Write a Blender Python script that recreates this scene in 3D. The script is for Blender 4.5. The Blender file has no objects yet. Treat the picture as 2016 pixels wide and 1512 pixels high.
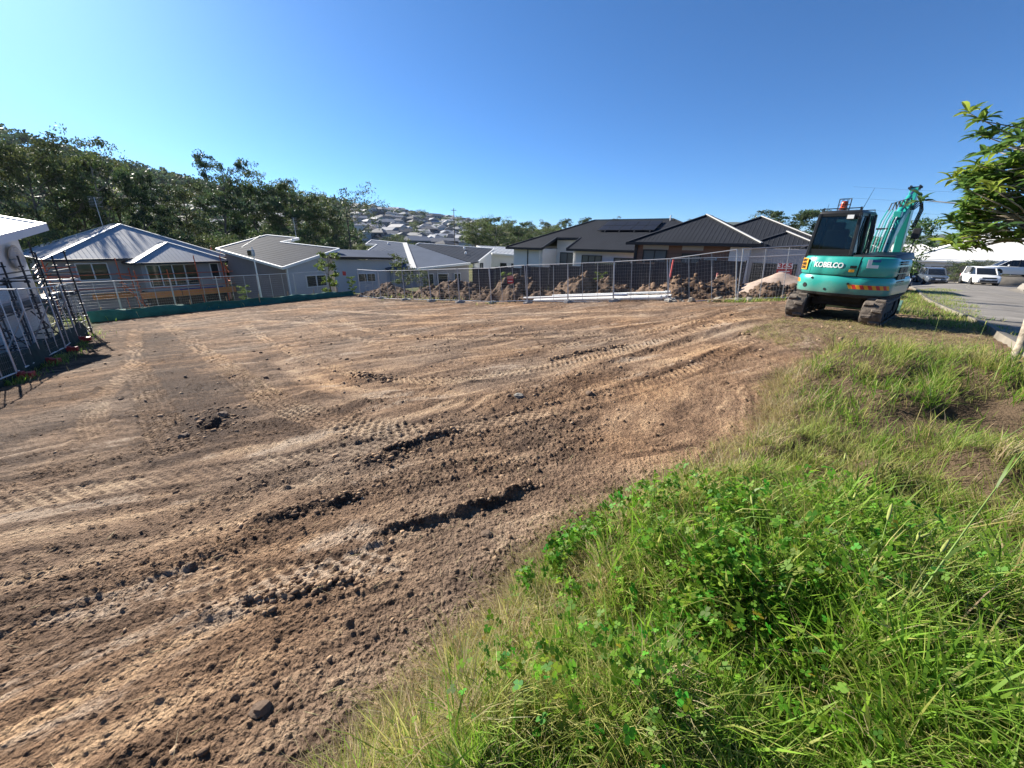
import bpy, bmesh, math, random
import numpy as np
from mathutils import Vector, Matrix

scene = bpy.context.scene
# ------------------------------------------------------------------ camera
CAM_H = 1.65
cam_data = bpy.data.cameras.new('camera')
cam_data.sensor_width = 36.0
cam_data.lens = 36.0 * 775.0 / 2016.0
cam_data.clip_start = 0.05
cam_data.clip_end = 12000
cam = bpy.data.objects.new('camera', cam_data)
scene.collection.objects.link(cam)
PITCH, ROLL = math.radians(19.9), math.radians(1.0)
_f = Vector((0, math.cos(PITCH), -math.sin(PITCH)))
_u0 = Vector((0, math.sin(PITCH), math.cos(PITCH)))
_r0 = Vector((1, 0, 0))
_R = _r0 * math.cos(ROLL) + _u0 * math.sin(ROLL)
_U = _u0 * math.cos(ROLL) - _r0 * math.sin(ROLL)
cam.matrix_world = Matrix(((_R.x, _U.x, -_f.x, 0), (_R.y, _U.y, -_f.y, 0), (_R.z, _U.z, -_f.z, CAM_H), (0, 0, 0, 1)))
scene.camera = cam
# ------------------------------------------------------------------ sky, sun, exposure
SUN_AZ, SUN_EL = math.radians(-51), math.radians(29)
world = bpy.data.worlds.new('World')
scene.world = world
world.use_nodes = True
wn = world.node_tree
wn.nodes.clear()
sky = wn.nodes.new('ShaderNodeTexSky')
sky.sky_type = 'NISHITA'
sky.sun_disc = False
sky.sun_elevation = SUN_EL
sky.sun_rotation = SUN_AZ
sky.air_density = 0.8
sky.dust_density = 1.3
sky.ozone_density = 10.0
sky.altitude = 1500
bg = wn.nodes.new('ShaderNodeBackground')
bg.inputs['Strength'].default_value = 0.065
wo = wn.nodes.new('ShaderNodeOutputWorld')
tint = wn.nodes.new('ShaderNodeVectorMath')          # white balance of the whole sky
tint.operation = 'MULTIPLY'
tint.inputs[1].default_value = (0.80, 1.04, 1.04)
wn.links.new(sky.outputs[0], tint.inputs[0])
wn.links.new(tint.outputs[0], bg.inputs['Color'])
wn.links.new(bg.outputs[0], wo.inputs['Surface'])
sun_data = bpy.data.lights.new('sun', 'SUN')
sun_data.energy = 5.0
sun_data.angle = math.radians(0.5)
sun_data.color = (1.0, 0.93, 0.82)
sun = bpy.data.objects.new('sun', sun_data)
scene.collection.objects.link(sun)
sd = Vector((math.sin(SUN_AZ) * math.cos(SUN_EL), math.cos(SUN_AZ) * math.cos(SUN_EL), math.sin(SUN_EL)))
sun.rotation_euler = (-sd).to_track_quat('-Z', 'Y').to_euler()
sun.location = sd * 50
scene.view_settings.view_transform = 'Standard'
scene.view_settings.look = 'None'
scene.view_settings.gamma = 1.0
scene.view_settings.use_curve_mapping = False
scene.view_settings.exposure = 1.35

# ------------------------------------------------------------------ helpers
COL = scene.collection
random.seed(7)
rng = np.random.default_rng(7)

def mat(name, col, rough=0.6, metal=0.0, var=0.0, vscale=3.0, bump=0.0, bscale=30.0, spec=0.5, col2=None, coat=0.0, obj_var=0.0):
    m = bpy.data.materials.new(name)
    m.use_nodes = True
    nt = m.node_tree
    b = nt.nodes['Principled BSDF']
    b.inputs['Roughness'].default_value = rough
    b.inputs['Metallic'].default_value = metal
    b.inputs['Specular IOR Level'].default_value = spec
    b.inputs['Coat Weight'].default_value = coat
    c = (col[0], col[1], col[2], 1)
    b.inputs['Base Color'].default_value = c
    if var > 0 or col2 or obj_var:
        tc = nt.nodes.new('ShaderNodeTexCoord')
        nz = nt.nodes.new('ShaderNodeTexNoise')
        nz.inputs['Scale'].default_value = vscale
        nz.inputs['Detail'].default_value = 6
        nz.inputs['Roughness'].default_value = 0.65
        nt.links.new(tc.outputs['Object'], nz.inputs['Vector'])
        rp = nt.nodes.new('ShaderNodeValToRGB')
        rp.color_ramp.elements[0].position = 0.32
        rp.color_ramp.elements[1].position = 0.68
        d = col2 if col2 else tuple(k * (1 - var) for k in col)
        e = col if col2 else tuple(min(1, k * (1 + var)) for k in col)
        rp.color_ramp.elements[0].color = (*d[:3], 1)
        rp.color_ramp.elements[1].color = (*e[:3], 1)
        nt.links.new(nz.outputs['Fac'], rp.inputs['Fac'])
        out = rp.outputs['Color']
        if obj_var:
            oi = nt.nodes.new('ShaderNodeObjectInfo')
            hs = nt.nodes.new('ShaderNodeHueSaturation')
            mr = nt.nodes.new('ShaderNodeMapRange')
            mr.inputs['To Min'].default_value = 1 - obj_var
            mr.inputs['To Max'].default_value = 1 + obj_var
            nt.links.new(oi.outputs['Random'], mr.inputs['Value'])
            nt.links.new(mr.outputs[0], hs.inputs['Value'])
            nt.links.new(out, hs.inputs['Color'])
            out = hs.outputs['Color']
        nt.links.new(out, b.inputs['Base Color'])
    if bump > 0:
        tc2 = nt.nodes.new('ShaderNodeTexCoord')
        n2 = nt.nodes.new('ShaderNodeTexNoise')
        n2.inputs['Scale'].default_value = bscale
        n2.inputs['Detail'].default_value = 5
        nt.links.new(tc2.outputs['Object'], n2.inputs['Vector'])
        bp = nt.nodes.new('ShaderNodeBump')
        bp.inputs['Strength'].default_value = bump
        bp.inputs['Distance'].default_value = 0.02
        nt.links.new(n2.outputs['Fac'], bp.inputs['Height'])
        nt.links.new(bp.outputs['Normal'], b.inputs['Normal'])
    return m

def attr_mat(name, rough=0.9, bump=0.0, bscale=60, transl=0.0, spec=0.3, var=0.0, vscale=20, attr='Col', obj_var=0.0):
    """material whose colour is a per-vertex albedo attribute"""
    m = bpy.data.materials.new(name)
    m.use_nodes = True
    nt = m.node_tree
    b = nt.nodes['Principled BSDF']
    b.inputs['Roughness'].default_value = rough
    b.inputs['Specular IOR Level'].default_value = spec
    at = nt.nodes.new('ShaderNodeAttribute')
    at.attribute_name = attr
    out = at.outputs['Color']
    tc = nt.nodes.new('ShaderNodeTexCoord')
    if var > 0:
        nz = nt.nodes.new('ShaderNodeTexNoise')
        nz.inputs['Scale'].default_value = vscale
        nz.inputs['Detail'].default_value = 8
        nz.inputs['Roughness'].default_value = 0.7
        nt.links.new(tc.outputs['Object'], nz.inputs['Vector'])
        mr = nt.nodes.new('ShaderNodeMapRange')
        mr.inputs['From Min'].default_value = 0.3
        mr.inputs['From Max'].default_value = 0.7
        mr.inputs['To Min'].default_value = 1 - var
        mr.inputs['To Max'].default_value = 1 + var
        nt.links.new(nz.outputs['Fac'], mr.inputs['Value'])
        vm = nt.nodes.new('ShaderNodeVectorMath')
        vm.operation = 'SCALE'
        nt.links.new(out, vm.inputs[0])
        nt.links.new(mr.outputs[0], vm.inputs['Scale'])
        out = vm.outputs[0]
    if obj_var:
        oi = nt.nodes.new('ShaderNodeObjectInfo')
        mo = nt.nodes.new('ShaderNodeMapRange')
        mo.inputs['To Min'].default_value = 1 - obj_var
        mo.inputs['To Max'].default_value = 1 + obj_var
        nt.links.new(oi.outputs['Random'], mo.inputs['Value'])
        v2 = nt.nodes.new('ShaderNodeVectorMath')
        v2.operation = 'SCALE'
        nt.links.new(out, v2.inputs[0])
        nt.links.new(mo.outputs[0], v2.inputs['Scale'])
        out = v2.outputs[0]
    nt.links.new(out, b.inputs['Base Color'])
    if bump > 0:
        n2 = nt.nodes.new('ShaderNodeTexNoise')
        n2.inputs['Scale'].default_value = bscale
        n2.inputs['Detail'].default_value = 8
        n2.inputs['Roughness'].default_value = 0.7
        nt.links.new(tc.outputs['Object'], n2.inputs['Vector'])
        bp = nt.nodes.new('ShaderNodeBump')
        bp.inputs['Strength'].default_value = bump
        bp.inputs['Distance'].default_value = 0.03
        nt.links.new(n2.outputs['Fac'], bp.inputs['Height'])
        nt.links.new(bp.outputs['Normal'], b.inputs['Normal'])
    if transl > 0:
        tr = nt.nodes.new('ShaderNodeBsdfTranslucent')
        mx = nt.nodes.new('ShaderNodeMixShader')
        mx.inputs['Fac'].default_value = transl
        nt.links.new(out, tr.inputs['Color'])
        nt.links.new(b.outputs[0], mx.inputs[1])
        nt.links.new(tr.outputs[0], mx.inputs[2])
        nt.links.new(mx.outputs[0], nt.nodes['Material Output'].inputs['Surface'])
    return m

class MB:
    """collects shapes; build() links them as ONE mesh object"""
    def __init__(s):
        s.v, s.f = [], []
    def add(s, vs, fs):
        o = len(s.v)
        s.v += [tuple(p) for p in vs]
        s.f += [tuple(i + o for i in f) for f in fs]
        return s
    def box(s, c, d, rz=0.0, M=None):
        hx, hy, hz_ = d[0] / 2, d[1] / 2, d[2] / 2
        vs = [Vector((x, y, z)) for z in (-hz_, hz_) for y in (-hy, hy) for x in (-hx, hx)]
        if M is not None:
            vs = [M @ p for p in vs]
        elif rz:
            q = Matrix.Rotation(rz, 3, 'Z')
            vs = [q @ p for p in vs]
        c = Vector(c)
        return s.add([p + c for p in vs], [(0, 2, 3, 1), (4, 5, 7, 6), (0, 1, 5, 4), (2, 6, 7, 3), (0, 4, 6, 2), (1, 3, 7, 5)])
    def bar(s, p, q, w, h, up=(0, 0, 1)):
        p, q = Vector(p), Vector(q)
        d = (q - p).normalized()
        a = d.cross(Vector(up))
        if a.length < 1e-4:
            a = d.cross(Vector((1, 0, 0)))
        a.normalize()
        b = a.cross(d).normalized()
        a *= w / 2
        b *= h / 2
        vs = [p - a - b, p + a - b, p + a + b, p - a + b, q - a - b, q + a - b, q + a + b, q - a + b]
        return s.add(vs, [(0, 1, 2, 3), (7, 6, 5, 4), (0, 4, 5, 1), (1, 5, 6, 2), (2, 6, 7, 3), (3, 7, 4, 0)])
    def tube(s, p, q, r, n=8, r2=None, caps=True):
        return s.path([p, q], [r, r if r2 is None else r2], n, caps)
    def path(s, pts, rad, n=8, caps=True):
        pts = [Vector(p) for p in pts]
        if not hasattr(rad, '__len__'):
            rad = [rad] * len(pts)
        vs, fs = [], []
        a = None
        for i, p in enumerate(pts):
            d = (pts[min(i + 1, len(pts) - 1)] - pts[max(i - 1, 0)]).normalized()
            if a is None:
                a = d.orthogonal().normalized()
            else:
                a = (a - d * a.dot(d)).normalized()
            b = d.cross(a)
            for k in range(n):
                t = 2 * math.pi * k / n
                vs.append(p + (a * math.cos(t) + b * math.sin(t)) * rad[i])
        for i in range(len(pts) - 1):
            for k in range(n):
                k2 = (k + 1) % n
                fs.append((i * n + k, i * n + k2, (i + 1) * n + k2, (i + 1) * n + k))
        if caps:
            fs.append(tuple(range(n - 1, -1, -1)))
            fs.append(tuple(range((len(pts) - 1) * n, len(pts) * n)))
        return s.add(vs, fs)
    def prism(s, poly, off):
        """poly: 3D points (planar), extruded by vector off"""
        n = len(poly)
        off = Vector(off)
        vs = [Vector(p) for p in poly] + [Vector(p) + off for p in poly]
        fs = [tuple(range(n - 1, -1, -1)), tuple(range(n, 2 * n))]
        fs += [(i, (i + 1) % n, n + (i + 1) % n, n + i) for i in range(n)]
        return s.add(vs, fs)
    def loft(s, rings, caps=True, closed=True):
        n = len(rings[0])
        vs = [p for r in rings for p in r]
        fs = []
        m = n if closed else n - 1
        for i in range(len(rings) - 1):
            for k in range(m):
                k2 = (k + 1) % n
                fs.append((i * n + k, i * n + k2, (i + 1) * n + k2, (i + 1) * n + k))
        if caps:
            fs.append(tuple(range(n - 1, -1, -1)))
            fs.append(tuple(range((len(rings) - 1) * n, len(rings) * n)))
        return s.add(vs, fs)
    def lathe(s, prof, n=16, c=(0, 0, 0), M=None):
        rings = []
        for r, z in prof:
            ring = [Vector((r * math.cos(2 * math.pi * k / n), r * math.sin(2 * math.pi * k / n), z)) for k in range(n)]
            if M is not None:
                ring = [M @ p for p in ring]
            rings.append([p + Vector(c) for p in ring])
        return s.loft(rings)
    def xform(s, M):
        s.v = [tuple(M @ Vector(p)) for p in s.v]
        return s
    def build(s, name, m, parent=None, bevel=0.0, seg=1, smooth=False):
        me = bpy.data.meshes.new(name)
        me.from_pydata(s.v, [], s.f)
        if bevel > 0:
            bm = bmesh.new()
            bm.from_mesh(me)
            bmesh.ops.recalc_face_normals(bm, faces=bm.faces)
            ed = [e for e in bm.edges if len(e.link_faces) == 2 and e.calc_face_angle(0) > 0.45]
            bmesh.ops.bevel(bm, geom=ed, offset=bevel, segments=seg, affect='EDGES', profile=0.6, clamp_overlap=True)
            bm.to_mesh(me)
            bm.free()
        else:
            bm = bmesh.new()
            bm.from_mesh(me)
            bmesh.ops.recalc_face_normals(bm, faces=bm.faces)
            bm.to_mesh(me)
            bm.free()
        if smooth:
            me.polygons.foreach_set('use_smooth', [True] * len(me.polygons))
            if smooth != 'all':
                me.set_sharp_from_angle(angle=math.radians(38))
        me.materials.append(m)
        me.update()
        o = bpy.data.objects.new(name, me)
        COL.objects.link(o)
        if parent is not None:
            o.parent = parent
        return o

def tag(o, label=None, cat=None, group=None, kind=None):
    if label: o['label'] = label
    if cat: o['category'] = cat
    if group: o['group'] = group
    if kind: o['kind'] = kind
    return o

def thing(name, label, cat, loc=(0, 0, 0), rz=0.0, group=None):
    o = bpy.data.objects.new(name, None)
    o.empty_display_size = 0.2
    COL.objects.link(o)
    o.location = loc
    o.rotation_euler = (0, 0, rz)
    return tag(o, label, cat, group)

def linked(name, src, parent, loc=(0, 0, 0), rot=(0, 0, 0)):
    o = bpy.data.objects.new(name, src.data)
    COL.objects.link(o)
    o.parent = parent
    o.location = loc
    o.rotation_euler = rot
    return o

def copy_tree(o, parent=None):
    c = o.copy()
    COL.objects.link(c)
    if parent is not None:
        c.parent = parent
    for ch in list(o.children):
        copy_tree(ch, c)
    return c

def np_mesh(name, V, loops, sizes, m, col=None, smooth=False, parent=None):
    """fast mesh from numpy; loops flat vertex ids, sizes = verts per face (int or array)"""
    me = bpy.data.meshes.new(name)
    V = np.asarray(V, np.float32)
    loops = np.asarray(loops, np.int32).ravel()
    nf = len(loops) // sizes if isinstance(sizes, int) else len(sizes)
    me.vertices.add(len(V))
    me.vertices.foreach_set('co', V.ravel())
    me.loops.add(len(loops))
    me.loops.foreach_set('vertex_index', loops)
    me.polygons.add(nf)
    st = np.arange(nf, dtype=np.int32) * sizes if isinstance(sizes, int) else np.concatenate([[0], np.cumsum(sizes)[:-1]]).astype(np.int32)
    me.polygons.foreach_set('loop_start', st)
    me.update(calc_edges=True)
    if smooth:
        me.polygons.foreach_set('use_smooth', np.ones(nf, bool))
    if col is not None:
        a = me.color_attributes.new('Col', 'FLOAT_COLOR', 'POINT')
        c4 = np.ones((len(V), 4), np.float32)
        c4[:, :3] = col
        a.data.foreach_set('color', c4.ravel())
    me.materials.append(m)
    o = bpy.data.objects.new(name, me)
    COL.objects.link(o)
    if parent is not None:
        o.parent = parent
    return o

# ---- noise
def _hash(ix, iy, seed):
    h = (ix.astype(np.int64) * 374761393 + iy.astype(np.int64) * 668265263 + seed * 982451653) & 0xFFFFFFFF
    h = ((h ^ (h >> 13)) * 1274126177) & 0xFFFFFFFF
    h = (h ^ (h >> 16)) & 0xFFFFFFFF
    return h / 4294967295.0
def vnoise(x, y, seed=0):
    ix, iy = np.floor(x), np.floor(y)
    fx, fy = x - ix, y - iy
    fx, fy = fx * fx * fx * (fx * (fx * 6 - 15) + 10), fy * fy * fy * (fy * (fy * 6 - 15) + 10)
    a, b = _hash(ix, iy, seed), _hash(ix + 1, iy, seed)
    c, d = _hash(ix, iy + 1, seed), _hash(ix + 1, iy + 1, seed)
    return (a + (b - a) * fx) + ((c + (d - c) * fx) - (a + (b - a) * fx)) * fy
def fbm(x, y, oct=4, seed=0, gain=0.5):
    s, a, t = 0, 1.0, 0
    for k in range(oct):
        s = s + a * vnoise(x, y, seed + k * 17)
        t += a
        a *= gain
        x, y = x * 2.03 + 13.7, y * 2.03 - 7.1
    return s / t
def clodfield(x, y, cell, seed, pres, rmin=.16, rmax=.52):
    """half-buried round lumps: height above ground; pres = 0..1 presence"""
    gx, gy = np.floor(x / cell), np.floor(y / cell)
    out = np.zeros(x.shape, np.float64)
    for i in (-1, 0, 1):
        for j in (-1, 0, 1):
            cx, cy = gx + i, gy + j
            px = (cx + _hash(cx, cy, seed)) * cell; py = (cy + _hash(cx, cy, seed + 1)) * cell
            hh = _hash(cx, cy, seed + 2)
            R = cell * (rmin + (rmax - rmin) * hh ** 3.5)
            R = np.where(_hash(cx, cy, seed + 3) < pres, R, 0)
            sq = 0.75 + 0.5 * _hash(cx, cy, seed + 4)
            d2 = (x - px) ** 2 * sq + (y - py) ** 2 / sq
            out = np.maximum(out, np.sqrt(np.maximum(0, R * R - d2)))
    return out
def sstep(a, b, x):
    t = np.clip((x - a) / (b - a), 0, 1)
    return t * t * (3 - 2 * t)
# ------------------------------------------------------------------ the lie of the land
UX, UY = -0.82, 0.572           # away from the road, along the lot's right boundary
VX, VY = 0.572, 0.82            # along the street
AZ_T = np.array([-180, -75, -50, -42, -33, -24, -17, -10, -5, 0, 10, 20, 35, 60, 90, 180.])
HZ_T = np.array([20, 130, 90, 70, 54, 47, 43, 35, 30, 25, 14, 6, 2, 9, 14, 20.])
def hz(x, y):
    """smooth ground height (numpy arrays or scalars)"""
    x = np.asarray(x, float); y = np.asarray(y, float)
    xx = np.where(x < 6, x, 6 + 4 * (1 - np.exp(-(np.maximum(x, 6) - 6) / 4)))
    s = 0.085 * xx - 0.075 * y
    z = np.where(s > -1.6, s, -1.6 - 1.2 * (1 - np.exp((np.minimum(s, -1.6) + 1.6) / 1.2)))
    e = 0.76 * x + 0.65 * y
    q = 0.65 * x - 0.76 * y
    ee = np.where(e > 14, e - 11, np.where(e > 8, (e - 8) ** 2 / 12.0, 0))
    zr = 0.10 - 0.035 * ee
    zr = np.maximum(zr, -2.3)
    w = sstep(-7.0, -1.2, q) * sstep(2, 6, x)
    z = z * (1 - w) + zr * w
    g = np.exp(-(((x - 8.35) ** 2 + (y - 10.05) ** 2) / 7.0) ** 1.5)
    z = z * (1 - g)
    r = np.hypot(x, y)
    u = UX * x + UY * y
    az = np.degrees(np.arctan2(x, y))
    val = np.maximum(sstep(27.5, 46, u), sstep(48, 120, r) * (1 - sstep(30, 40, az)))
    z = z * (1 - val) + (-4.9 - 1.5 * sstep(60, 140, r)) * val
    hill = np.interp(az, AZ_T, HZ_T)
    z = z + hill * sstep(150, 650, r) ** 1.15
    far = np.exp(-((az - 27.0) / 9.0) ** 2) * 150 + np.exp(-((az - 47.0) / 10.0) ** 2) * 70
    z = z + far * sstep(1500, 3300, r) * (1 - sstep(3800, 6500, r) * 0.7)
    return z
def hzf(x, y):
    return float(hz(x, y))

def poly_sd(x, y, P):
    """signed distance, positive inside"""
    x = np.asarray(x, float); y = np.asarray(y, float)
    d = np.full(x.shape, 1e9)
    ins = np.zeros(x.shape, bool)
    n = len(P)
    for i in range(n):
        ax, ay = P[i]; bx, by = P[(i + 1) % n]
        ex, ey = bx - ax, by - ay
        t = np.clip(((x - ax) * ex + (y - ay) * ey) / (ex * ex + ey * ey), 0, 1)
        d = np.minimum(d, np.hypot(x - ax - t * ex, y - ay - t * ey))
        c = ((ay > y) != (by > y)) & (x < (bx - ax) * (y - ay) / (by - ay + 1e-12) + ax)
        ins ^= c
    return np.where(ins, d, -d)
GRASS = [(-2.0, -0.6), (-0.62, 0.7), (-0.42, 0.95), (-0.1, 1.3), (0.2, 1.72), (0.42, 2.02), (1.0, 2.4), (1.75, 2.95), (2.5, 3.5), (2.95, 4.1), (3.5, 4.9), (4.25, 5.45), (4.9, 5.55), (5.5, 5.3), (6.2, 4.7), (8.0, 4.3), (7.0, 2.0), (4.5, -1), (0, -2)]
VERGE = [(9.7, 9.4), (9.9, 8.9), (9.8, 8.2), (9.7, 7.6), (9.95, 7.65), (12.5, 10.6), (16.2, 14.4), (21, 19.4), (29, 26.5), (27.5, 27), (18, 19.5), (13, 14.3), (10.8, 11.6)]
LOT = [(-0.6, -1), (3, 0), (9.6, 7.2), (26, 24), (22, 27), (9.6, 17.2), (-11.8, 31.2), (-21.5, 20.5), (-18.2, 16.6), (-13.6, 10.7), (-7, 2.5), (-4, -3)]
LOTB = [(-0.6, -1), (3, 0), (9.6, 7.2), (26, 24), (31, 29), (22, 33), (12.3, 23.3), (-3.6, 33.6), (-11.8, 33.4), (-21.5, 20.5), (-18.2, 16.6), (-13.6, 10.7), (-7, 2.5), (-4, -3)]

def crom(P, per=8):
    P = [np.array(p, float) for p in P]
    Q = [2 * P[0] - P[1]] + P + [2 * P[-1] - P[-2]]
    out = []
    for i in range(1, len(Q) - 2):
        for k in range(per):
            t = k / per
            a, b, c, d = Q[i - 1], Q[i], Q[i + 1], Q[i + 2]
            out.append(0.5 * (2 * b + (c - a) * t + (2 * a - 5 * b + 4 * c - d) * t * t + (3 * b - a - 3 * c + d) * t ** 3))
    out.append(P[-1])
    return np.array(out)
def line_sd(x, y, L, pad):
    """signed lateral distance and arclength along polyline L; far points get 1e3"""
    sd = np.full(x.shape, 1e3)
    al = np.zeros(x.shape)
    m = np.where((x > L[:, 0].min() - pad) & (x < L[:, 0].max() + pad) & (y > L[:, 1].min() - pad) & (y < L[:, 1].max() + pad))[0]
    if len(m) == 0:
        return sd, al, 0.0
    px, py = x[m], y[m]
    bd = np.full(len(m), 1e3); bl = np.zeros(len(m)); acc = 0.0
    for i in range(len(L) - 1):
        ax, ay = L[i]; ex, ey = L[i + 1] - L[i]
        ln = math.hypot(ex, ey)
        if ln < 1e-6: continue
        t = ((px - ax) * ex + (py - ay) * ey) / (ln * ln)
        tc = np.clip(t, 0, 1)
        dd = np.hypot(px - ax - tc * ex, py - ay - tc * ey)
        sg = np.where(ex * (py - ay) - ey * (px - ax) > 0, 1, -1)
        b = dd < np.abs(bd)
        bd = np.where(b, dd * sg, bd)
        bl = np.where(b, acc + tc * ln, bl)
        acc += ln
    sd[m] = bd; al[m] = bl
    return sd, al, acc
CLEAT = [  # polyline, width, depth, cleat amplitude
    ([(-17.5, 19.5), (-13.0, 15.2), (-9.6, 11.8), (-5.4, 7.4), (-3.4, 5.35), (-2.3, 4.55), (-1.5, 4.12), (-0.7, 3.95)], 0.48, 0.022, 0.034),
    ([(-17.4, 17.8), (-11.7, 11.7), (-6.4, 6.45), (-4.45, 4.55), (-3.4, 3.62)], 0.44, 0.03, 0.034),
    ([(-16.6, 17.0), (-10.7, 10.6), (-6.9, 6.0), (-5.0, 4.2)], 0.32, 0.02, 0.02),
    ([(-2.2, 1.9), (-1.6, 1.75), (-1.0, 1.82), (-0.5, 2.05)], 0.30, 0.012, 0.016),
    ([(3.4, 8.6), (5.2, 9.4), (6.9, 10.1)], 0.38, 0.015, 0.02),
    ([(-13.5, 19.5), (-8.6, 13.4), (-5.0, 9.2), (-2.5, 6.75), (-0.4, 6.25), (2.2, 7.8), (5.6, 9.9)], 0.34, 0.012, 0.022),
    ([(-11.0, 20.5), (-6.5, 14.2), (-3.0, 10.0), (-0.2, 8.6), (3.2, 9.4), (6.4, 11.0)], 0.32, 0.010, 0.02),
    ([(-5.6, 2.4), (-3.6, 3.1), (-1.9, 3.5), (0.2, 4.3), (2.4, 5.6), (4.6, 7.4)], 0.30, 0.008, 0.014),
    ([(-9.0, 20.0), (-5.5, 14.5), (-2.0, 11.0), (2.5, 9.9), (6.0, 10.3)], 0.36, 0.018, 0.022),
]
RUTS = [  # polyline, half width, rut depth, berm height, berm side
    ([(-6.0, 1.6), (-4.2, 2.75), (-3.3, 3.55), (-2.3, 3.95), (-1.3, 4.6), (0, 5.4), (1.7, 6.55), (3.6, 7.75), (6.0, 9.1)], 0.16, 0.030, 0.035, 1),
    ([(-6.0, 9.6), (-5.15, 8.5), (-3.6, 6.7), (-2.4, 5.75), (-1.1, 5.4), (0, 5.72), (1.9, 7.3), (4.2, 8.8), (6.3, 9.9)], 0.20, 0.035, 0.045, -1),
    ([(-4.2, 7.6), (-2.9, 6.3), (-1.8, 5.9), (-0.4, 6.3), (1.4, 7.5), (3.5, 9.0)], 0.12, 0.025, 0.03, -1),
    ([(-3.6, 0.9), (-2.63, 1.45), (-1.95, 1.93), (-1.4, 2.13), (-0.92, 2.2), (-0.38, 2.37), (0.19, 2.74)], 0.09, 0.030, 0.030, 1),
    ([(-2.9, 0.55), (-2.03, 1.0), (-1.56, 1.42), (-1.25, 1.7), (-0.8, 1.95)], 0.08, 0.03, 0.03, 1),
    ([(-2.5, 0.45), (-1.7, 0.85), (-1.2, 1.25), (-0.8, 1.5)], 0.07, 0.022, 0.022, -1),
    ([(-5.2, 2.0), (-3.9, 2.35), (-2.6, 2.7), (-1.5, 3.0), (-0.8, 3.15)], 0.10, 0.02, 0.026, 1),
    ([(-4.6, 1.2), (-3.3, 1.75), (-2.4, 2.25), (-1.6, 2.5)], 0.10, 0.025, 0.02, -1),
    ([(0.2, 4.4), (1.6, 5.6), (3.4, 6.9), (5.6, 8.0)], 0.14, 0.02, 0.02, -1),
    ([(-1.1, 3.3), (-0.3, 3.35), (0.35, 3.0), (0.25, 2.7)], 0.10, 0.015, 0.02, 1),
    ([(-14, 20), (-7, 17), (0, 14.5), (5, 13.2)], 0.3, 0.015, 0.022, 1),
    ([(-12, 24), (-5, 19.5), (1, 16.5), (6, 14.5)], 0.3, 0.015, 0.022, -1),
    ([(-3, 12), (1, 11), (4, 11.4), (7, 12.4)], 0.22, 0.015, 0.025, -1),
]
RIDGE = [  # clod ridges: polyline, half width, height
    ([(-0.98, 2.17), (-0.7, 2.24), (-0.38, 2.36), (0.0, 2.58), (0.2, 2.74)], 0.045, 0.060),
    ([(-1.34, 3.42), (-1.05, 3.62), (-0.8, 3.82), (-0.55, 3.98)], 0.05, 0.06),
    ([(-1.5, 3.25), (-1.0, 3.38)], 0.09, 0.05),
    ([(-1.55, 1.62), (-1.2, 1.68), (-0.85, 1.78)], 0.05, 0.035),
    ([(-2.0, 2.35), (-1.5, 2.55), (-1.15, 2.72)], 0.05, 0.04),
    ([(-4.4, 5.3), (-4.0, 4.8), (-3.75, 4.55)], 0.16, 0.07),
    ([(-2.9, 7.0), (-2.2, 6.5)], 0.10, 0.05),
    ([(0.6, 7.2), (1.5, 7.8), (2.4, 8.2)], 0.07, 0.03),
]
DARKL = crom([(-15, 16), (-10.2, 11.2), (-6.2, 7.0), (-4.3, 4.9), (-3.6, 4.2)])
CL = [(crom(a), b, c, d) for a, b, c, d in CLEAT]
RL = [(crom(a), *b) for a, *b in RUTS]
GL = [(crom(a), b, c) for a, b, c in RIDGE]

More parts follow.
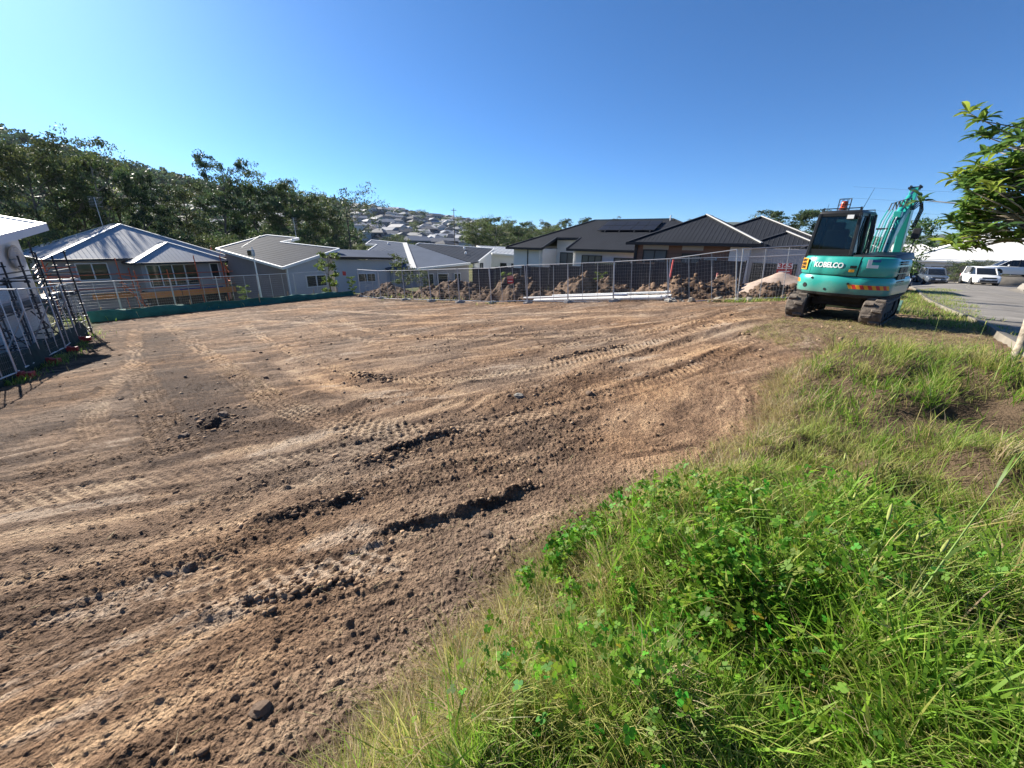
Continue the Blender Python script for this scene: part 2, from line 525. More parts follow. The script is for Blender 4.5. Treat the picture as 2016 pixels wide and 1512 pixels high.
def ground_full(x, y, want_col=True, clods=False):
    """detailed height and albedo for flat arrays x, y"""
    z = hz(x, y)
    r = np.hypot(x, y)
    gsd = poly_sd(x, y, GRASS)
    vsd = poly_sd(x, y, VERGE)
    lsd = poly_sd(x, y, LOTB)
    gsd_n = gsd + (fbm(x * 2.2, y * 2.2, 3, 91) - 0.5) * 0.5
    gm = sstep(-0.05, 0.12, gsd_n)
    vm = sstep(-0.4, 0.5, vsd + (fbm(x * 1.1, y * 1.1, 3, 92) - 0.5) * 1.6)
    lot = sstep(-0.5, 0.3, lsd)
    dirt = lot * (1 - gm) * (1 - vm)
    # streak frame (machine passes)
    wx = (fbm(x * 0.35, y * 0.35, 3, 5) - 0.5) * 1.6
    c = -0.50 * x + 0.866 * y + wx
    a = 0.866 * x + 0.50 * y
    streak = 0.6 * fbm(c * 5.5, a * 0.7, 3, 21, 0.5) + 0.4 * fbm(c * 14, a * 5, 4, 23, 0.6)
    streak2 = fbm(c * 17, a * 1.6, 4, 33, 0.6)
    lump = fbm(x * 7.5, y * 7.5, 5, 44, 0.6)
    fine = fbm(x * 30, y * 30, 4, 55, 0.62)
    rough = sstep(0.42, 0.66, fbm(c * 1.6, a * 0.5, 4, 66))     # patches of broken, dark soil
    far = 1 + 0.9 * sstep(6, 18, r)
    fade = 1 - sstep(14, 40, r) * 0.3
    h = (streak - 0.5) * (0.011 + 0.017 * sstep(3, 9, r)) * far + (streak2 - 0.5) * 0.010 + (lump - 0.5) * (0.012 + 0.018 * rough) * fade
    h = h + (fine - 0.5) * (0.016 + 0.020 * rough) + np.maximum(0, fine - 0.58) * rough * 0.05 + (fbm(x * 75, y * 75, 2, 57) - .5) * 0.007 * (1 - sstep(4, 7, r))
    tone = 0.45 + (streak - 0.5) * 0.95 + (streak2 - 0.5) * 0.9 - rough * 0.26 + (lump - .5) * .45
    crm = np.zeros_like(x)
    smoothk = np.zeros_like(x)
    for L, w, dep, amp in CL:
        sd_, al, tot = line_sd(x, y, L, 0.5)
        k = (1 - sstep(w * 0.5 - 0.03, w * 0.5 + 0.04, np.abs(sd_))) * sstep(0, 0.6, al) * (1 - sstep(tot - 0.5, tot, al))
        wob = fbm(x * 3, y * 3, 2, 71) * 0.6
        lat = sd_ / (w / 5.0) + wob * .4                      # five staggered rows of lug prints
        row = np.floor(lat); fl = np.abs(lat - row - .5) * 2
        ph = al / 0.115 + (row % 2) * .5 + wob * .35 + sd_ * .8
        fa = np.abs((ph % 1.0) - .5) * 2
        bars = sstep(0.30, 0.80, np.hypot(fl * .6, fa) + (fine - .5) * .4 + (lump - .5) * .35)
        smoothk = np.maximum(smoothk, k)
        part = 0.55 + 0.45 * sstep(0.35, 0.6, fbm(x * 1.7, y * 1.7, 3, 72))
        h = h * (1 - 0.7 * k) + k * (-dep + bars * amp * (0.62 + .8 * sstep(4.5, 8, r)) * part)
        edge = np.exp(-((np.abs(sd_) - w * 0.5 - 0.05) / 0.04) ** 2) * sstep(0, .4, al) * (1 - sstep(tot - .4, tot, al))
        h = h + edge * 0.020 * (0.3 + lump)
        tone = tone * (1 - 0.6 * k) + k * 0.6 * (0.05 + 1.15 * bars * part + (lump - .5) * .5)
    for L, w, dep, bh, side in RL:
        sd_, al, tot = line_sd(x, y, L, 1.2)
        en = sstep(0, 0.8, al) * (1 - sstep(tot - 0.8, tot, al))
        k = np.exp(-(sd_ / w) ** 2) * en
        b = np.exp(-((sd_ * side - w * 1.6) / (w * 0.7)) ** 2) * en
        brk = 0.4 + 1.2 * fbm(x * 3.1, y * 3.1, 3, 81)
        ns = 0.30 + 0.20 * sstep(2.5, 5, r)
        dep = dep * ns; bh = bh * ns
        h = h - k * dep + b * bh * brk * (0.7 + 0.8 * lump)
        tone = tone + k * 0.34 - b * 0.12
    for L, w, hh in GL:
        sd_, al, tot = line_sd(x, y, L, 0.6)
        en = sstep(-0.02, 0.15, al) * (1 - sstep(tot - 0.15, tot + 0.02, al))
        k = np.exp(-(sd_ / w) ** 2 ) * en
        h = h + k * hh * (0.45 + 1.1 * fbm(x * 11, y * 11, 3, 83))
        tone = tone - np.exp(-(sd_ / (w * 2)) ** 2) * en * 0.40
        crm = np.maximum(crm, k)
    if clods:
        m = np.where((dirt > .05) & (r < 30))[0]
        if len(m):
            xm, ym, rm = x[m], y[m], r[m]
            pr = np.clip(0.20 + 0.42 * rough[m] + 0.5 * crm[m] - .3 * smoothk[m] + 0.9 * (fbm(xm * 2.3, ym * 2.3, 3, 171) - .5), 0.03, 1)
            cb = np.zeros(len(m))
            cb = np.maximum(cb, clodfield(xm, ym, 0.16, 401, pr * (.08 + .5 * crm[m]) + .25 * sstep(7, 14, rm), .12, .36) * .7)
            cb = np.maximum(cb, clodfield(xm, ym, 0.070, 411, pr * (.35 + .45 * sstep(4, 8, rm)), .14, .46) * .8)
            nr_ = np.where(rm < 9)[0]
            cb[nr_] = np.maximum(cb[nr_], clodfield(xm[nr_], ym[nr_], 0.034, 421, np.clip(pr[nr_] * 1.3 + .1, 0, 1), .2, .55) * .8)
            nr_ = np.where(rm < 3.2)[0]
            cb[nr_] = np.maximum(cb[nr_], clodfield(xm[nr_], ym[nr_], 0.018, 431, np.clip(pr[nr_] + .35, 0, 1), .25, .6) * .8)
            h[m] += cb
            tone[m] -= sstep(.004, .02, cb) * .10
    hole = np.exp(-(((x + 3.9) / 0.16) ** 2 + ((y - 4.62) / 0.12) ** 2))
    h = h - hole * 0.16
    tone = tone - hole * 0.3
    # darker, damper ground along the left fence and towards the far boundary
    damp = (1 - sstep(0.3, 3.5, 0.788 * x + 0.616 * y + 4.4 - (fbm(x * .8, y * .8, 3, 85) - .5) * 3)) * sstep(3, 7, r)
    tone = tone - damp * 0.28
    sd_, al, tot = line_sd(x, y, DARKL, 2.0)
    tone = tone - np.exp(-(sd_ / .75) ** 2) * (.25 + .5 * lump) * .75
    # grass hummocks
    hum = fbm(x * 1.3, y * 1.3, 3, 101)
    z = z + dirt * h + gm * (0.02 + 0.28 * sstep(.3, .75, hum) * sstep(0, .5, gsd) + 0.07 * sstep(-.02, .22, gsd) + (fine - 0.5) * 0.02) + vm * (0.02 + (lump - 0.5) * 0.06) * lot
    z = z + (1 - lot) * (lump - 0.5) * 0.1 * (1 - sstep(50, 90, r))
    if not want_col:
        return z, dirt, rough, gm, vm
    tone = np.clip(tone + (fine - 0.5) * 0.55, 0, 1)[:, None]
    dark = np.array([0.088, 0.057, 0.040]); mid = np.array([0.250, 0.165, 0.108]); tan = np.array([0.46, 0.325, 0.210])
    col = np.where(tone < 0.5, dark + (mid - dark) * tone * 2, mid + (tan - mid) * (tone * 2 - 1))
    warm = (fbm(x * 0.6, y * 0.6, 3, 111)[:, None] - 0.5)
    col = col * (1 + warm * np.array([0.3, 0.06, -0.25]))
    pale = (sstep(0.66, 0.76, fbm(c * 2.6, a * 0.9, 4, 121)) * sstep(0.3, 0.6, tone[:, 0]))[:, None]   # dry clay crust
    col = col * (1 - pale * 0.4) + np.array([0.48, 0.40, 0.32]) * pale * 0.4
    soil = np.array([0.12, 0.085, 0.055])
    g3 = np.maximum(gm, vm * 0.75)[:, None]
    col = col * (1 - g3) + soil * g3
    # trampled strip between grass and machine: straw in the soil
    straw = (sstep(4.8, 6.0, x) * sstep(-4.5, -2.5, 0.65 * x - 0.76 * y) * (1 - sstep(20, 30, r)))[:, None] * dirt[:, None]
    sn = sstep(0.4, 0.65, fbm(x * 6, y * 6, 4, 131))[:, None]
    col = col * (1 - straw * 0.5) + straw * 0.5 * (np.array([0.12, 0.078, 0.050]) * (1 - sn) + np.array([0.30, 0.215, 0.125]) * sn)
    out = np.array([0.075, 0.085, 0.032]) * (0.65 + 0.7 * fbm(x * 0.5, y * 0.5, 4, 141)[:, None])
    dry = sstep(0.5, 0.7, fbm(x * 0.06, y * 0.06, 3, 151))[:, None] * sstep(30, 60, r)[:, None]
    out = out * (1 - dry * .6) + np.array([0.20, 0.17, 0.07]) * dry * .6
    forest = sstep(900, 1500, r)[:, None]
    out = out * (1 - forest) + np.array([0.035, 0.05, 0.03]) * forest
    l3 = lot[:, None]
    col = col * l3 + out * (1 - l3)
    return z, col

# one sheet out to the horizon, fine where the lot is
rr = [0.28]
while rr[-1] < 6: rr.append(rr[-1] * 1.0054)
while rr[-1] < 40: rr.append(rr[-1] * 1.0072)
while rr[-1] < 9000: rr.append(rr[-1] * 1.035)
rr = np.array(rr)
aa = np.concatenate([np.arange(-180, -67, 4.0), np.arange(-66, -55, 0.3), np.arange(-55, 50, 0.165), np.arange(50, 67, 0.3), np.arange(68, 180, 4.0)])
A, Rr = np.meshgrid(np.radians(aa), rr)
gx_, gy_ = (Rr * np.sin(A)).ravel(), (Rr * np.cos(A)).ravel()
gz_, gc_ = ground_full(gx_, gy_, True, True)
na, nr = len(aa), len(rr)
ii = np.arange(nr - 1)[:, None] * na
jj = np.arange(na)[None, :]
j2 = (jj + 1) % na
quads = np.stack([ii + jj, ii + j2, ii + na + j2, ii + na + jj], -1)[:, :, ::-1].reshape(-1, 4)
Vg = np.stack([gx_, gy_, gz_], 1)
# close the middle
Vg = np.vstack([Vg, [[0, 0, float(gz_[:na].mean())]]])
gc_ = np.vstack([gc_, gc_[:1]])
tri = np.stack([np.full(na, len(Vg) - 1), (np.arange(na) + 1) % na, np.arange(na)], 1)
loops = np.concatenate([quads.ravel(), tri.ravel()])
sizes = np.concatenate([np.full(len(quads), 4), np.full(na, 3)])
M_GROUND = attr_mat('ground_soil', rough=0.95, bump=0.8, bscale=110, spec=0.12, var=0.28, vscale=38)
_nt = M_GROUND.node_tree
_tc = _nt.nodes.new('ShaderNodeTexCoord')
_prev = None
_nz = _nt.nodes.new('ShaderNodeTexNoise'); _nz.inputs['Scale'].default_value = 28; _nz.inputs['Detail'].default_value = 1
_ad = _nt.nodes.new('ShaderNodeVectorMath'); _ad.operation = 'MULTIPLY_ADD'
_ad.inputs[1].default_value = (.03, .03, .03)
_nt.links.new(_tc.outputs['Object'], _nz.inputs['Vector'])
_nt.links.new(_nz.outputs['Color'], _ad.inputs[0]); _nt.links.new(_tc.outputs['Object'], _ad.inputs[2])
for _sc, _d in ((95, 0.010), (42, 0.016)):       # fine crumb relief
    _vo = _nt.nodes.new('ShaderNodeTexVoronoi'); _vo.feature = 'F1'; _vo.inputs['Scale'].default_value = _sc
    _nt.links.new(_ad.outputs[0], _vo.inputs['Vector'])
    _bp = _nt.nodes.new('ShaderNodeBump'); _bp.invert = True
    _bp.inputs['Strength'].default_value = 0.85; _bp.inputs['Distance'].default_value = _d
    _nt.links.new(_vo.outputs['Distance'], _bp.inputs['Height'])
    if _prev: _nt.links.new(_prev.outputs[0], _bp.inputs['Normal'])
    else:
        _old = [n for n in _nt.nodes if n.type == 'BUMP' and n is not _bp][0]
        _nt.links.new(_old.outputs[0], _bp.inputs['Normal'])
    _prev = _bp
_nt.links.new(_prev.outputs[0], _nt.nodes['Principled BSDF'].inputs['Normal'])
ground = np_mesh('ground', Vg, loops, sizes, M_GROUND, col=gc_, smooth=True)
tag(ground, kind='structure')
# ------------------------------------------------------------------ materials shared below
M_STEEL = mat('galvanised_steel', (0.50, 0.51, 0.52), 0.45, 0.75, var=0.15, vscale=9)
M_WIRE = mat('fence_wire', (0.34, 0.35, 0.36), 0.5, 0.6)
M_BLACKSTEEL = mat('black_scaffold_steel', (0.030, 0.032, 0.036), 0.5, 0.4, var=0.3, vscale=8)
M_CONC = mat('concrete', (0.42, 0.40, 0.37), 0.9, var=0.2, vscale=6, bump=0.3, bscale=40)
M_REDPL = mat('red_plastic', (0.42, 0.03, 0.025), 0.55, var=0.2, vscale=8)
M_GREENCLOTH = mat('green_silt_cloth', (0.010, 0.105, 0.082), 0.8, var=0.25, vscale=3)
M_DKGREENCLOTH = mat('dark_green_shade_cloth', (0.010, 0.030, 0.022), 0.9, var=0.3, vscale=4)
M_WOOD = mat('raw_timber', (0.42, 0.30, 0.17), 0.8, var=0.25, vscale=7)
M_WHITEPVC = mat('white_pvc', (0.75, 0.75, 0.73), 0.35, var=0.06, vscale=4)
M_DKFENCE = mat('charcoal_steel_sheet', (0.036, 0.038, 0.042), 0.6, 0.0, var=0.2, vscale=3)
M_SIGNRED = mat('sign_red', (0.42, 0.03, 0.035), 0.5)
M_SIGNWHITE = mat('sign_white', (0.78, 0.78, 0.76), 0.5)
M_ROCK = mat('pale_rubble', (0.24, 0.22, 0.19), 0.9, var=0.25, vscale=9, bump=0.5, bscale=25)

def frame_mat(p, q, up=(0, 0, 1)):
    p, q, up = Vector(p), Vector(q), Vector(up)
    x = (q - p).normalized()
    y = up.cross(x).normalized()
    z = x.cross(y)
    return Matrix(((x.x, y.x, z.x, p.x), (x.y, y.y, z.y, p.y), (x.z, y.z, z.z, p.z), (0, 0, 0, 1)))

def lump_mesh(name, seed, sub=1, amp=0.28, m=None):
    bm = bmesh.new()
    bmesh.ops.create_icosphere(bm, subdivisions=sub, radius=1.0)
    rs = random.Random(seed)
    for v in bm.verts:
        v.co *= 1 + rs.uniform(-amp, amp)
    me = bpy.data.meshes.new(name)
    bm.to_mesh(me)
    bm.free()
    if m: me.materials.append(m)
    return me

# ------------------------------------------------------------------ temporary fence panels
def make_panel(L, label, group, wires=True):
    t = thing('temporary_fence_panel', label, 'fence panel', group=group)
    for x in (0.0, L):
        MB().tube((x, 0, 0.05), (x, 0, 2.1), 0.021, 8).build('post', M_STEEL, t, smooth=True)
    MB().tube((0, 0, 2.08), (L, 0, 2.08), 0.019, 8).build('top_rail', M_STEEL, t, smooth=True)
    MB().tube((0, 0, 0.16), (L, 0, 0.16), 0.019, 8).build('bottom_rail', M_STEEL, t, smooth=True)
    for k in (1, 2):
        MB().tube((L * k / 3, 0, 0.16), (L * k / 3, 0, 2.08), 0.011, 6).build('upright', M_STEEL, t, smooth=True)
    w = MB()
    for k in range(1, 13):
        z = 0.16 + k * 0.148
        w.tube((0, 0, z), (L, 0, z), 0.0024, 3, caps=False)
    n = int(L / 0.1)
    for k in range(1, n):
        w.tube((L * k / n, 0, 0.16), (L * k / n, 0, 2.08), 0.0018, 3, caps=False)
    w.build('wire_mesh', M_WIRE, t)
    return t
def place_panel(proto, used, p, q, label, group):
    o = proto if not used else copy_tree(proto)
    tag(o, label, 'fence panel', group)
    o.matrix_world = frame_mat(p, q)
    return o

# feet
def make_foot(label, m, group, red):
    mb = MB()
    # long block with end grips and a post socket
    mb.box((0, 0, 0.065), (0.62, 0.22, 0.13))
    mb.box((0, 0, 0.145), (0.30, 0.16, 0.04))
    mb.tube((0, 0, 0.16), (0, 0, 0.20), 0.035, 8)
    o = mb.build('ballast_block', m, bevel=0.015, seg=2)
    return tag(o, label, 'ballast block', group)

def gpt(x, y, dz=0.0):
    return Vector((x, y, hzf(x, y) + dz))

# left boundary run (between the lot and the scaffolded white building)
LF0 = Vector((-18.0, 16.45)); LFD = Vector((0.628, -0.778))
LPAN = make_panel(2.4, '', '')
LEFT_LAB = 'galvanised mesh fence panel standing on red plastic feet beside the scaffolded white building'
LEFT_GRP = 'fence panels along the white building'
for k in range(6):
    a = LF0 + LFD * 2.46 * k
    b = a + LFD * 2.4
    j = 0.06 * (-1) ** k
    place_panel(LPAN, k > 0, gpt(a.x + j, a.y, 0.03), gpt(b.x - j * .5, b.y, 0.03), LEFT_LAB, LEFT_GRP)
RFOOT = make_foot('red plastic fence foot under the fence along the scaffolded white building', M_REDPL, 'red fence feet', True)
for k in range(6):
    a = LF0 + LFD * (2.46 * k + 2.43 - 0.02)
    o = RFOOT if k == 0 else copy_tree(RFOOT)
    o.location = gpt(a.x, a.y, 0.03)
    o.rotation_euler = (random.uniform(-.05, .05), random.uniform(-.05, .05), 0.68 + random.uniform(-.25, .25))
# diagonal stays of the left run
for k in (1, 2, 3):
    a = LF0 + LFD * (2.46 * k)
    back = Vector((-0.778, -0.628)) * 0.9
    st = MB().path([gpt(a.x, a.y, 1.55), gpt(a.x + back.x * .9, a.y + back.y * .9, 0.08)], 0.02, 8).tube(gpt(a.x + back.x * .9, a.y + back.y * .9, 0.08), gpt(a.x, a.y, 0.12), 0.018, 8)
    tag(st.build('fence_stay', M_STEEL, smooth=True), 'slanting steel stay bracing the fence along the scaffolded white building', 'fence stay', 'fence stays')
# dark cloth tied along the foot of the left run
mb = MB()
rows = []
for i in range(61):
    t = i / 60 * 12.2
    a = LF0 + LFD * (t + 0.9)
    off = 0.05 + 0.03 * math.sin(t * 3.1) + 0.02 * math.sin(t * 7.7)
    col = []
    for kz in range(5):
        hh = 0.02 + kz / 4 * (0.62 + 0.05 * math.sin(t * 2.3))
        o2 = off * (1 - kz / 4) + 0.02 * math.sin(t * 9 + kz)
        p = gpt(a.x + 0.778 * -0.03 + 0.778 * o2, a.y + 0.628 * o2, hh)
        col.append(p)
    rows.append(col)
mb.loft(rows, caps=False, closed=False)
o = tag(mb.build('shade_cloth', M_DKGREENCLOTH, smooth='all'), 'dark green cloth tied along the bottom of the fence by the scaffolded white building', 'cloth')
o.modifiers.new('thickness', 'SOLIDIFY').thickness = 0.006

# right boundary run
RF = [(-11.6, 30.3), (-9.62, 29.0), (-7.55, 27.85), (-5.5, 26.7), (-3.4, 25.3), (-1.3, 23.9), (0.8, 22.4), (2.9, 21.0), (4.96, 19.7), (7.05, 18.1), (9.15, 16.35), (11.4, 15.6), (13.7, 14.9)]
RZ = [-2.58, -2.55, -2.42, -2.26, -2.08, -1.92, -1.62, -1.45, -1.25, -1.02, -0.55, -0.36, -0.2]
RPAN = make_panel(2.4, '', '')
R_LAB = 'galvanised mesh fence panel in the row between bare lot and soil heaps'
for k in range(len(RF) - 1):
    (ax, ay), (bx, by) = RF[k], RF[k + 1]
    d = Vector((bx - ax, by - ay))
    o = place_panel(RPAN, k > 0, (ax, ay, RZ[k]), (bx, by, RZ[k + 1]), R_LAB, 'fence panels in front of the soil heaps')
    s = math.sqrt(d.length ** 2 + (RZ[k + 1] - RZ[k]) ** 2) / 2.4 * 0.985
    o.matrix_world = o.matrix_world @ Matrix.Diagonal((s, 1, 1, 1))
CFOOT = make_foot('grey concrete fence foot under the fence row before the soil heaps', M_CONC, 'concrete fence feet', False)
for k in range(1, len(RF)):
    o = CFOOT if k == 1 else copy_tree(CFOOT)
    o.location = (RF[k][0] + 0.02, RF[k][1] - 0.02, max(RZ[k], hzf(*RF[k])) - 0.02)
    o.rotation_euler = (0, random.uniform(-.06, .06), 0.9 + random.uniform(-.3, .3))

# rear run, behind the green silt cloth
RE = [(-21.6, 18.6), (-20.6, 21.0), (-19.5, 23.3), (-18.4, 25.6), (-17.1, 27.8), (-15.6, 29.9), (-13.9, 31.6)]
BPAN = make_panel(2.4, '', '')
for k in range(len(RE) - 1):
    (ax, ay), (bx, by) = RE[k], RE[k + 1]
    ax += UX * 1.2; ay += UY * 1.2; bx += UX * 1.2; by += UY * 1.2
    o = place_panel(BPAN, k > 0, (ax, ay, hzf(ax, ay) - .12), (bx, by, hzf(bx, by) - .12), 'mesh fence panel behind the green silt cloth, in front of scaffolded grey house', 'fence panels behind the silt cloth')
    s = math.hypot(bx - ax, by - ay) / 2.4 * 0.985
    o.matrix_world = o.matrix_world @ Matrix.Diagonal((s, 1, 1, 1))
# neighbour's second row, with the advertising board
NF = [(7.6, 26.2), (9.6, 24.85), (11.6, 23.5), (13.6, 22.15), (15.5, 20.8), (17.4, 19.5)]
NZ = [-1.45, -1.25, -1.1, -0.95, -0.75, -0.6]
NPAN = make_panel(2.4, '', '')
for k in range(len(NF) - 1):
    place_panel(NPAN, k > 0, (*NF[k], NZ[k]), (*NF[k + 1], NZ[k + 1]), 'mesh fence panel beyond the soil heaps, in front of the brick house', 'fence panels before the brick house')

def text_mesh(txt, size, name, m, parent=None, extrude=0.002, bold=0.0, shear=0.0, width=None):
    cu = bpy.data.curves.new(name, 'FONT')
    cu.body = txt
    cu.size = size
    cu.extrude = extrude
    cu.offset = bold
    cu.shear = shear
    cu.align_x = 'CENTER'
    cu.align_y = 'CENTER'
    tmp = bpy.data.objects.new(name, cu)
    COL.objects.link(tmp)
    dg = bpy.context.evaluated_depsgraph_get()
    me = bpy.data.meshes.new_from_object(tmp.evaluated_get(dg))
    bpy.data.objects.remove(tmp)
    bpy.data.curves.remove(cu)
    if width:
        xs = [v.co.x for v in me.vertices]
        w = max(xs) - min(xs); c = (max(xs) + min(xs)) / 2
        for v in me.vertices:
            v.co.x = (v.co.x - c) * width / w
    me.name = name
    me.materials.clear()
    me.materials.append(m)
    o = bpy.data.objects.new(name, me)
    COL.objects.link(o)
    if parent is not None: o.parent = parent
    return o

# advertising board on the second row
bd = thing('fence_sign', 'maroon and white board with large numerals hung on fence before brick house', 'sign')
bd.matrix_world = frame_mat((13.95, 21.75, 0.02), (14.65, 21.28, 0.06))
MB().box((0.33, 0, 0.24), (0.68, 0.012, 0.50)).build('lower_board', M_SIGNRED, bd)
MB().box((0.33, 0, 0.64), (0.68, 0.012, 0.28)).build('upper_board', M_SIGNWHITE, bd)
tx = text_mesh('365', 0.33, 'lettering', M_SIGNRED, bd, bold=0.01, width=0.60)
tx.location = (0.33, -0.010, 0.64); tx.rotation_euler = (math.pi / 2, 0, 0)
for k, (w_, z_) in enumerate(((0.5, 0.36), (0.54, 0.24), (0.4, 0.14))):
    MB().box((0.33, -0.008, z_), (w_, 0.006, 0.045 if k < 2 else 0.03)).build('printed_line', M_SIGNWHITE, bd)
# small red sign on the right run
rs_ = thing('fence_sign', 'small red and white notice wired to fence before the soil heaps', 'sign')
rs_.matrix_world = frame_mat((-0.35, 23.2, -0.62), (0.05, 22.92, -0.58))
MB().box((0.2, 0, 0.12), (0.42, 0.01, 0.24)).build('lower_board', M_SIGNRED, rs_)
MB().box((0.2, 0, 0.33), (0.42, 0.01, 0.17)).build('upper_board', mat('notice_pink', (0.55, 0.22, 0.2), 0.5), rs_)
MB().box((0.2, -0.008, 0.12), (0.3, 0.006, 0.04)).build('printed_line', M_SIGNWHITE, rs_)
# small red sign at the corner of the site
rs2 = thing('fence_sign', 'small red notice on the fence at the end of the silt cloth', 'sign')
rs2.matrix_world = frame_mat((-13.1, 31.1, -1.0), (-12.7, 30.85, -1.0))
MB().box((0.2, 0, 0.15), (0.4, 0.01, 0.3)).build('board', M_SIGNRED, rs2)

# survey stake, painted pink-red
st = thing('survey_stake', 'tall red painted timber stake standing in the soil heaps', 'stake', (7.75, 20.35, -1.1))
st.rotation_euler = (0, 0.045, 0)
MB().box((0, 0, 0.55), (0.06, 0.045, 1.3)).build('shaft', mat('stake_dirty', (0.16, 0.06, 0.05), 0.8, var=.3), st)
MB().box((0, 0, 1.62), (0.065, 0.05, 0.84)).build('painted_top', mat('stake_red', (0.62, 0.10, 0.09), 0.6), st)
st2 = thing('survey_stake', 'short pink striped stake at the foot of brick house', 'stake', (11.25, 22.6, -1.0))
for k in range(6):
    MB().box((0, 0, 0.1 + k * 0.2), (0.07, 0.05, 0.195)).build('band', mat('stake_pink', (0.6, 0.22, 0.2), .6) if k % 2 else mat('stake_pale', (0.5, 0.42, 0.38), .6), st2)

# silt cloth
S0, S1 = Vector((-21.1, 19.4)), Vector((-12.6, 31.6))
sf = thing('silt_fence', 'low green silt cloth fence along the rear of the bare lot', 'silt fence')
mb = MB(); rows = []
N = 150
for i in range(N + 1):
    t = i / N
    p = S0.lerp(S1, t)
    s = t * 14.8
    bow = math.sin(s * 2.1) * 0.05 + math.sin(s * 5.3 + 1) * 0.035 + math.sin(s * 0.7) * 0.10
    hh = 0.56 * (1 - 0.30 * t) + 0.04 * math.sin(s * 2.6)
    col = []
    for kz in range(8):
        f = kz / 7
        o2 = bow * math.sin(f * math.pi) + 0.035 * math.sin(s * 8 + f * 5) * f + 0.07 * (1 - f) - 0.10 * f
        col.append((p.x - UX * o2, p.y - UY * o2, hzf(p.x, p.y) - 0.03 + f * hh))
    rows.append(col)
mb.loft(rows, caps=False, closed=False)
cl = mb.build('cloth', M_GREENCLOTH, sf, smooth='all')
cl.modifiers.new('thickness', 'SOLIDIFY').thickness = 0.008
for k in range(8):
    p = S0.lerp(S1, (k + 0.3) / 8)
    MB().box((p.x + UX * .12, p.y + UY * .12, hzf(p.x, p.y) + 0.3), (0.04, 0.04, 0.8)).build('stake', M_WOOD, sf)

# ------------------------------------------------------------------ charcoal boundary fence of the houses on the right
cf = thing('boundary_fence', 'charcoal steel sheet boundary fence behind the soil heaps', 'fence')
F0, F1 = Vector((12.4, 22.1)), Vector((-3.4, 33.1))
z0, z1 = 0.93, -0.46
npan = 8
for k in range(npan):
    a, b = F0.lerp(F1, k / npan), F0.lerp(F1, (k + 1) / npan)
    zt = z0 + (z1 - z0) * (k + 0.5) / npan
    d = (b - a).normalized(); nrm = Vector((d.y, -d.x))
    mb = MB(); top = []; bot = []
    m_ = 24
    for i in range(m_ + 1):
        p = a.lerp(b, 0.02 + 0.96 * i / m_)
        o2 = 0.018 if (i // 2) % 2 else -0.018
        top.append((p.x + nrm.x * o2, p.y + nrm.y * o2, zt - 0.03)); bot.append((p.x + nrm.x * o2, p.y + nrm.y * o2, zt - 2.1))
    mb.loft([bot, top], caps=False, closed=False)
    pn = mb.build('sheet_panel', M_DKFENCE, cf)
    pn.modifiers.new('thickness', 'SOLIDIFY').thickness = 0.004
    MB().bar((a.x, a.y, zt - 0.02), (b.x, b.y, zt - 0.02), 0.06, 0.05).build('top_rail', M_DKFENCE, cf)
    MB().box((a.x, a.y, zt - 1.0), (0.07, 0.07, 2.1)).build('post', M_DKFENCE, cf)

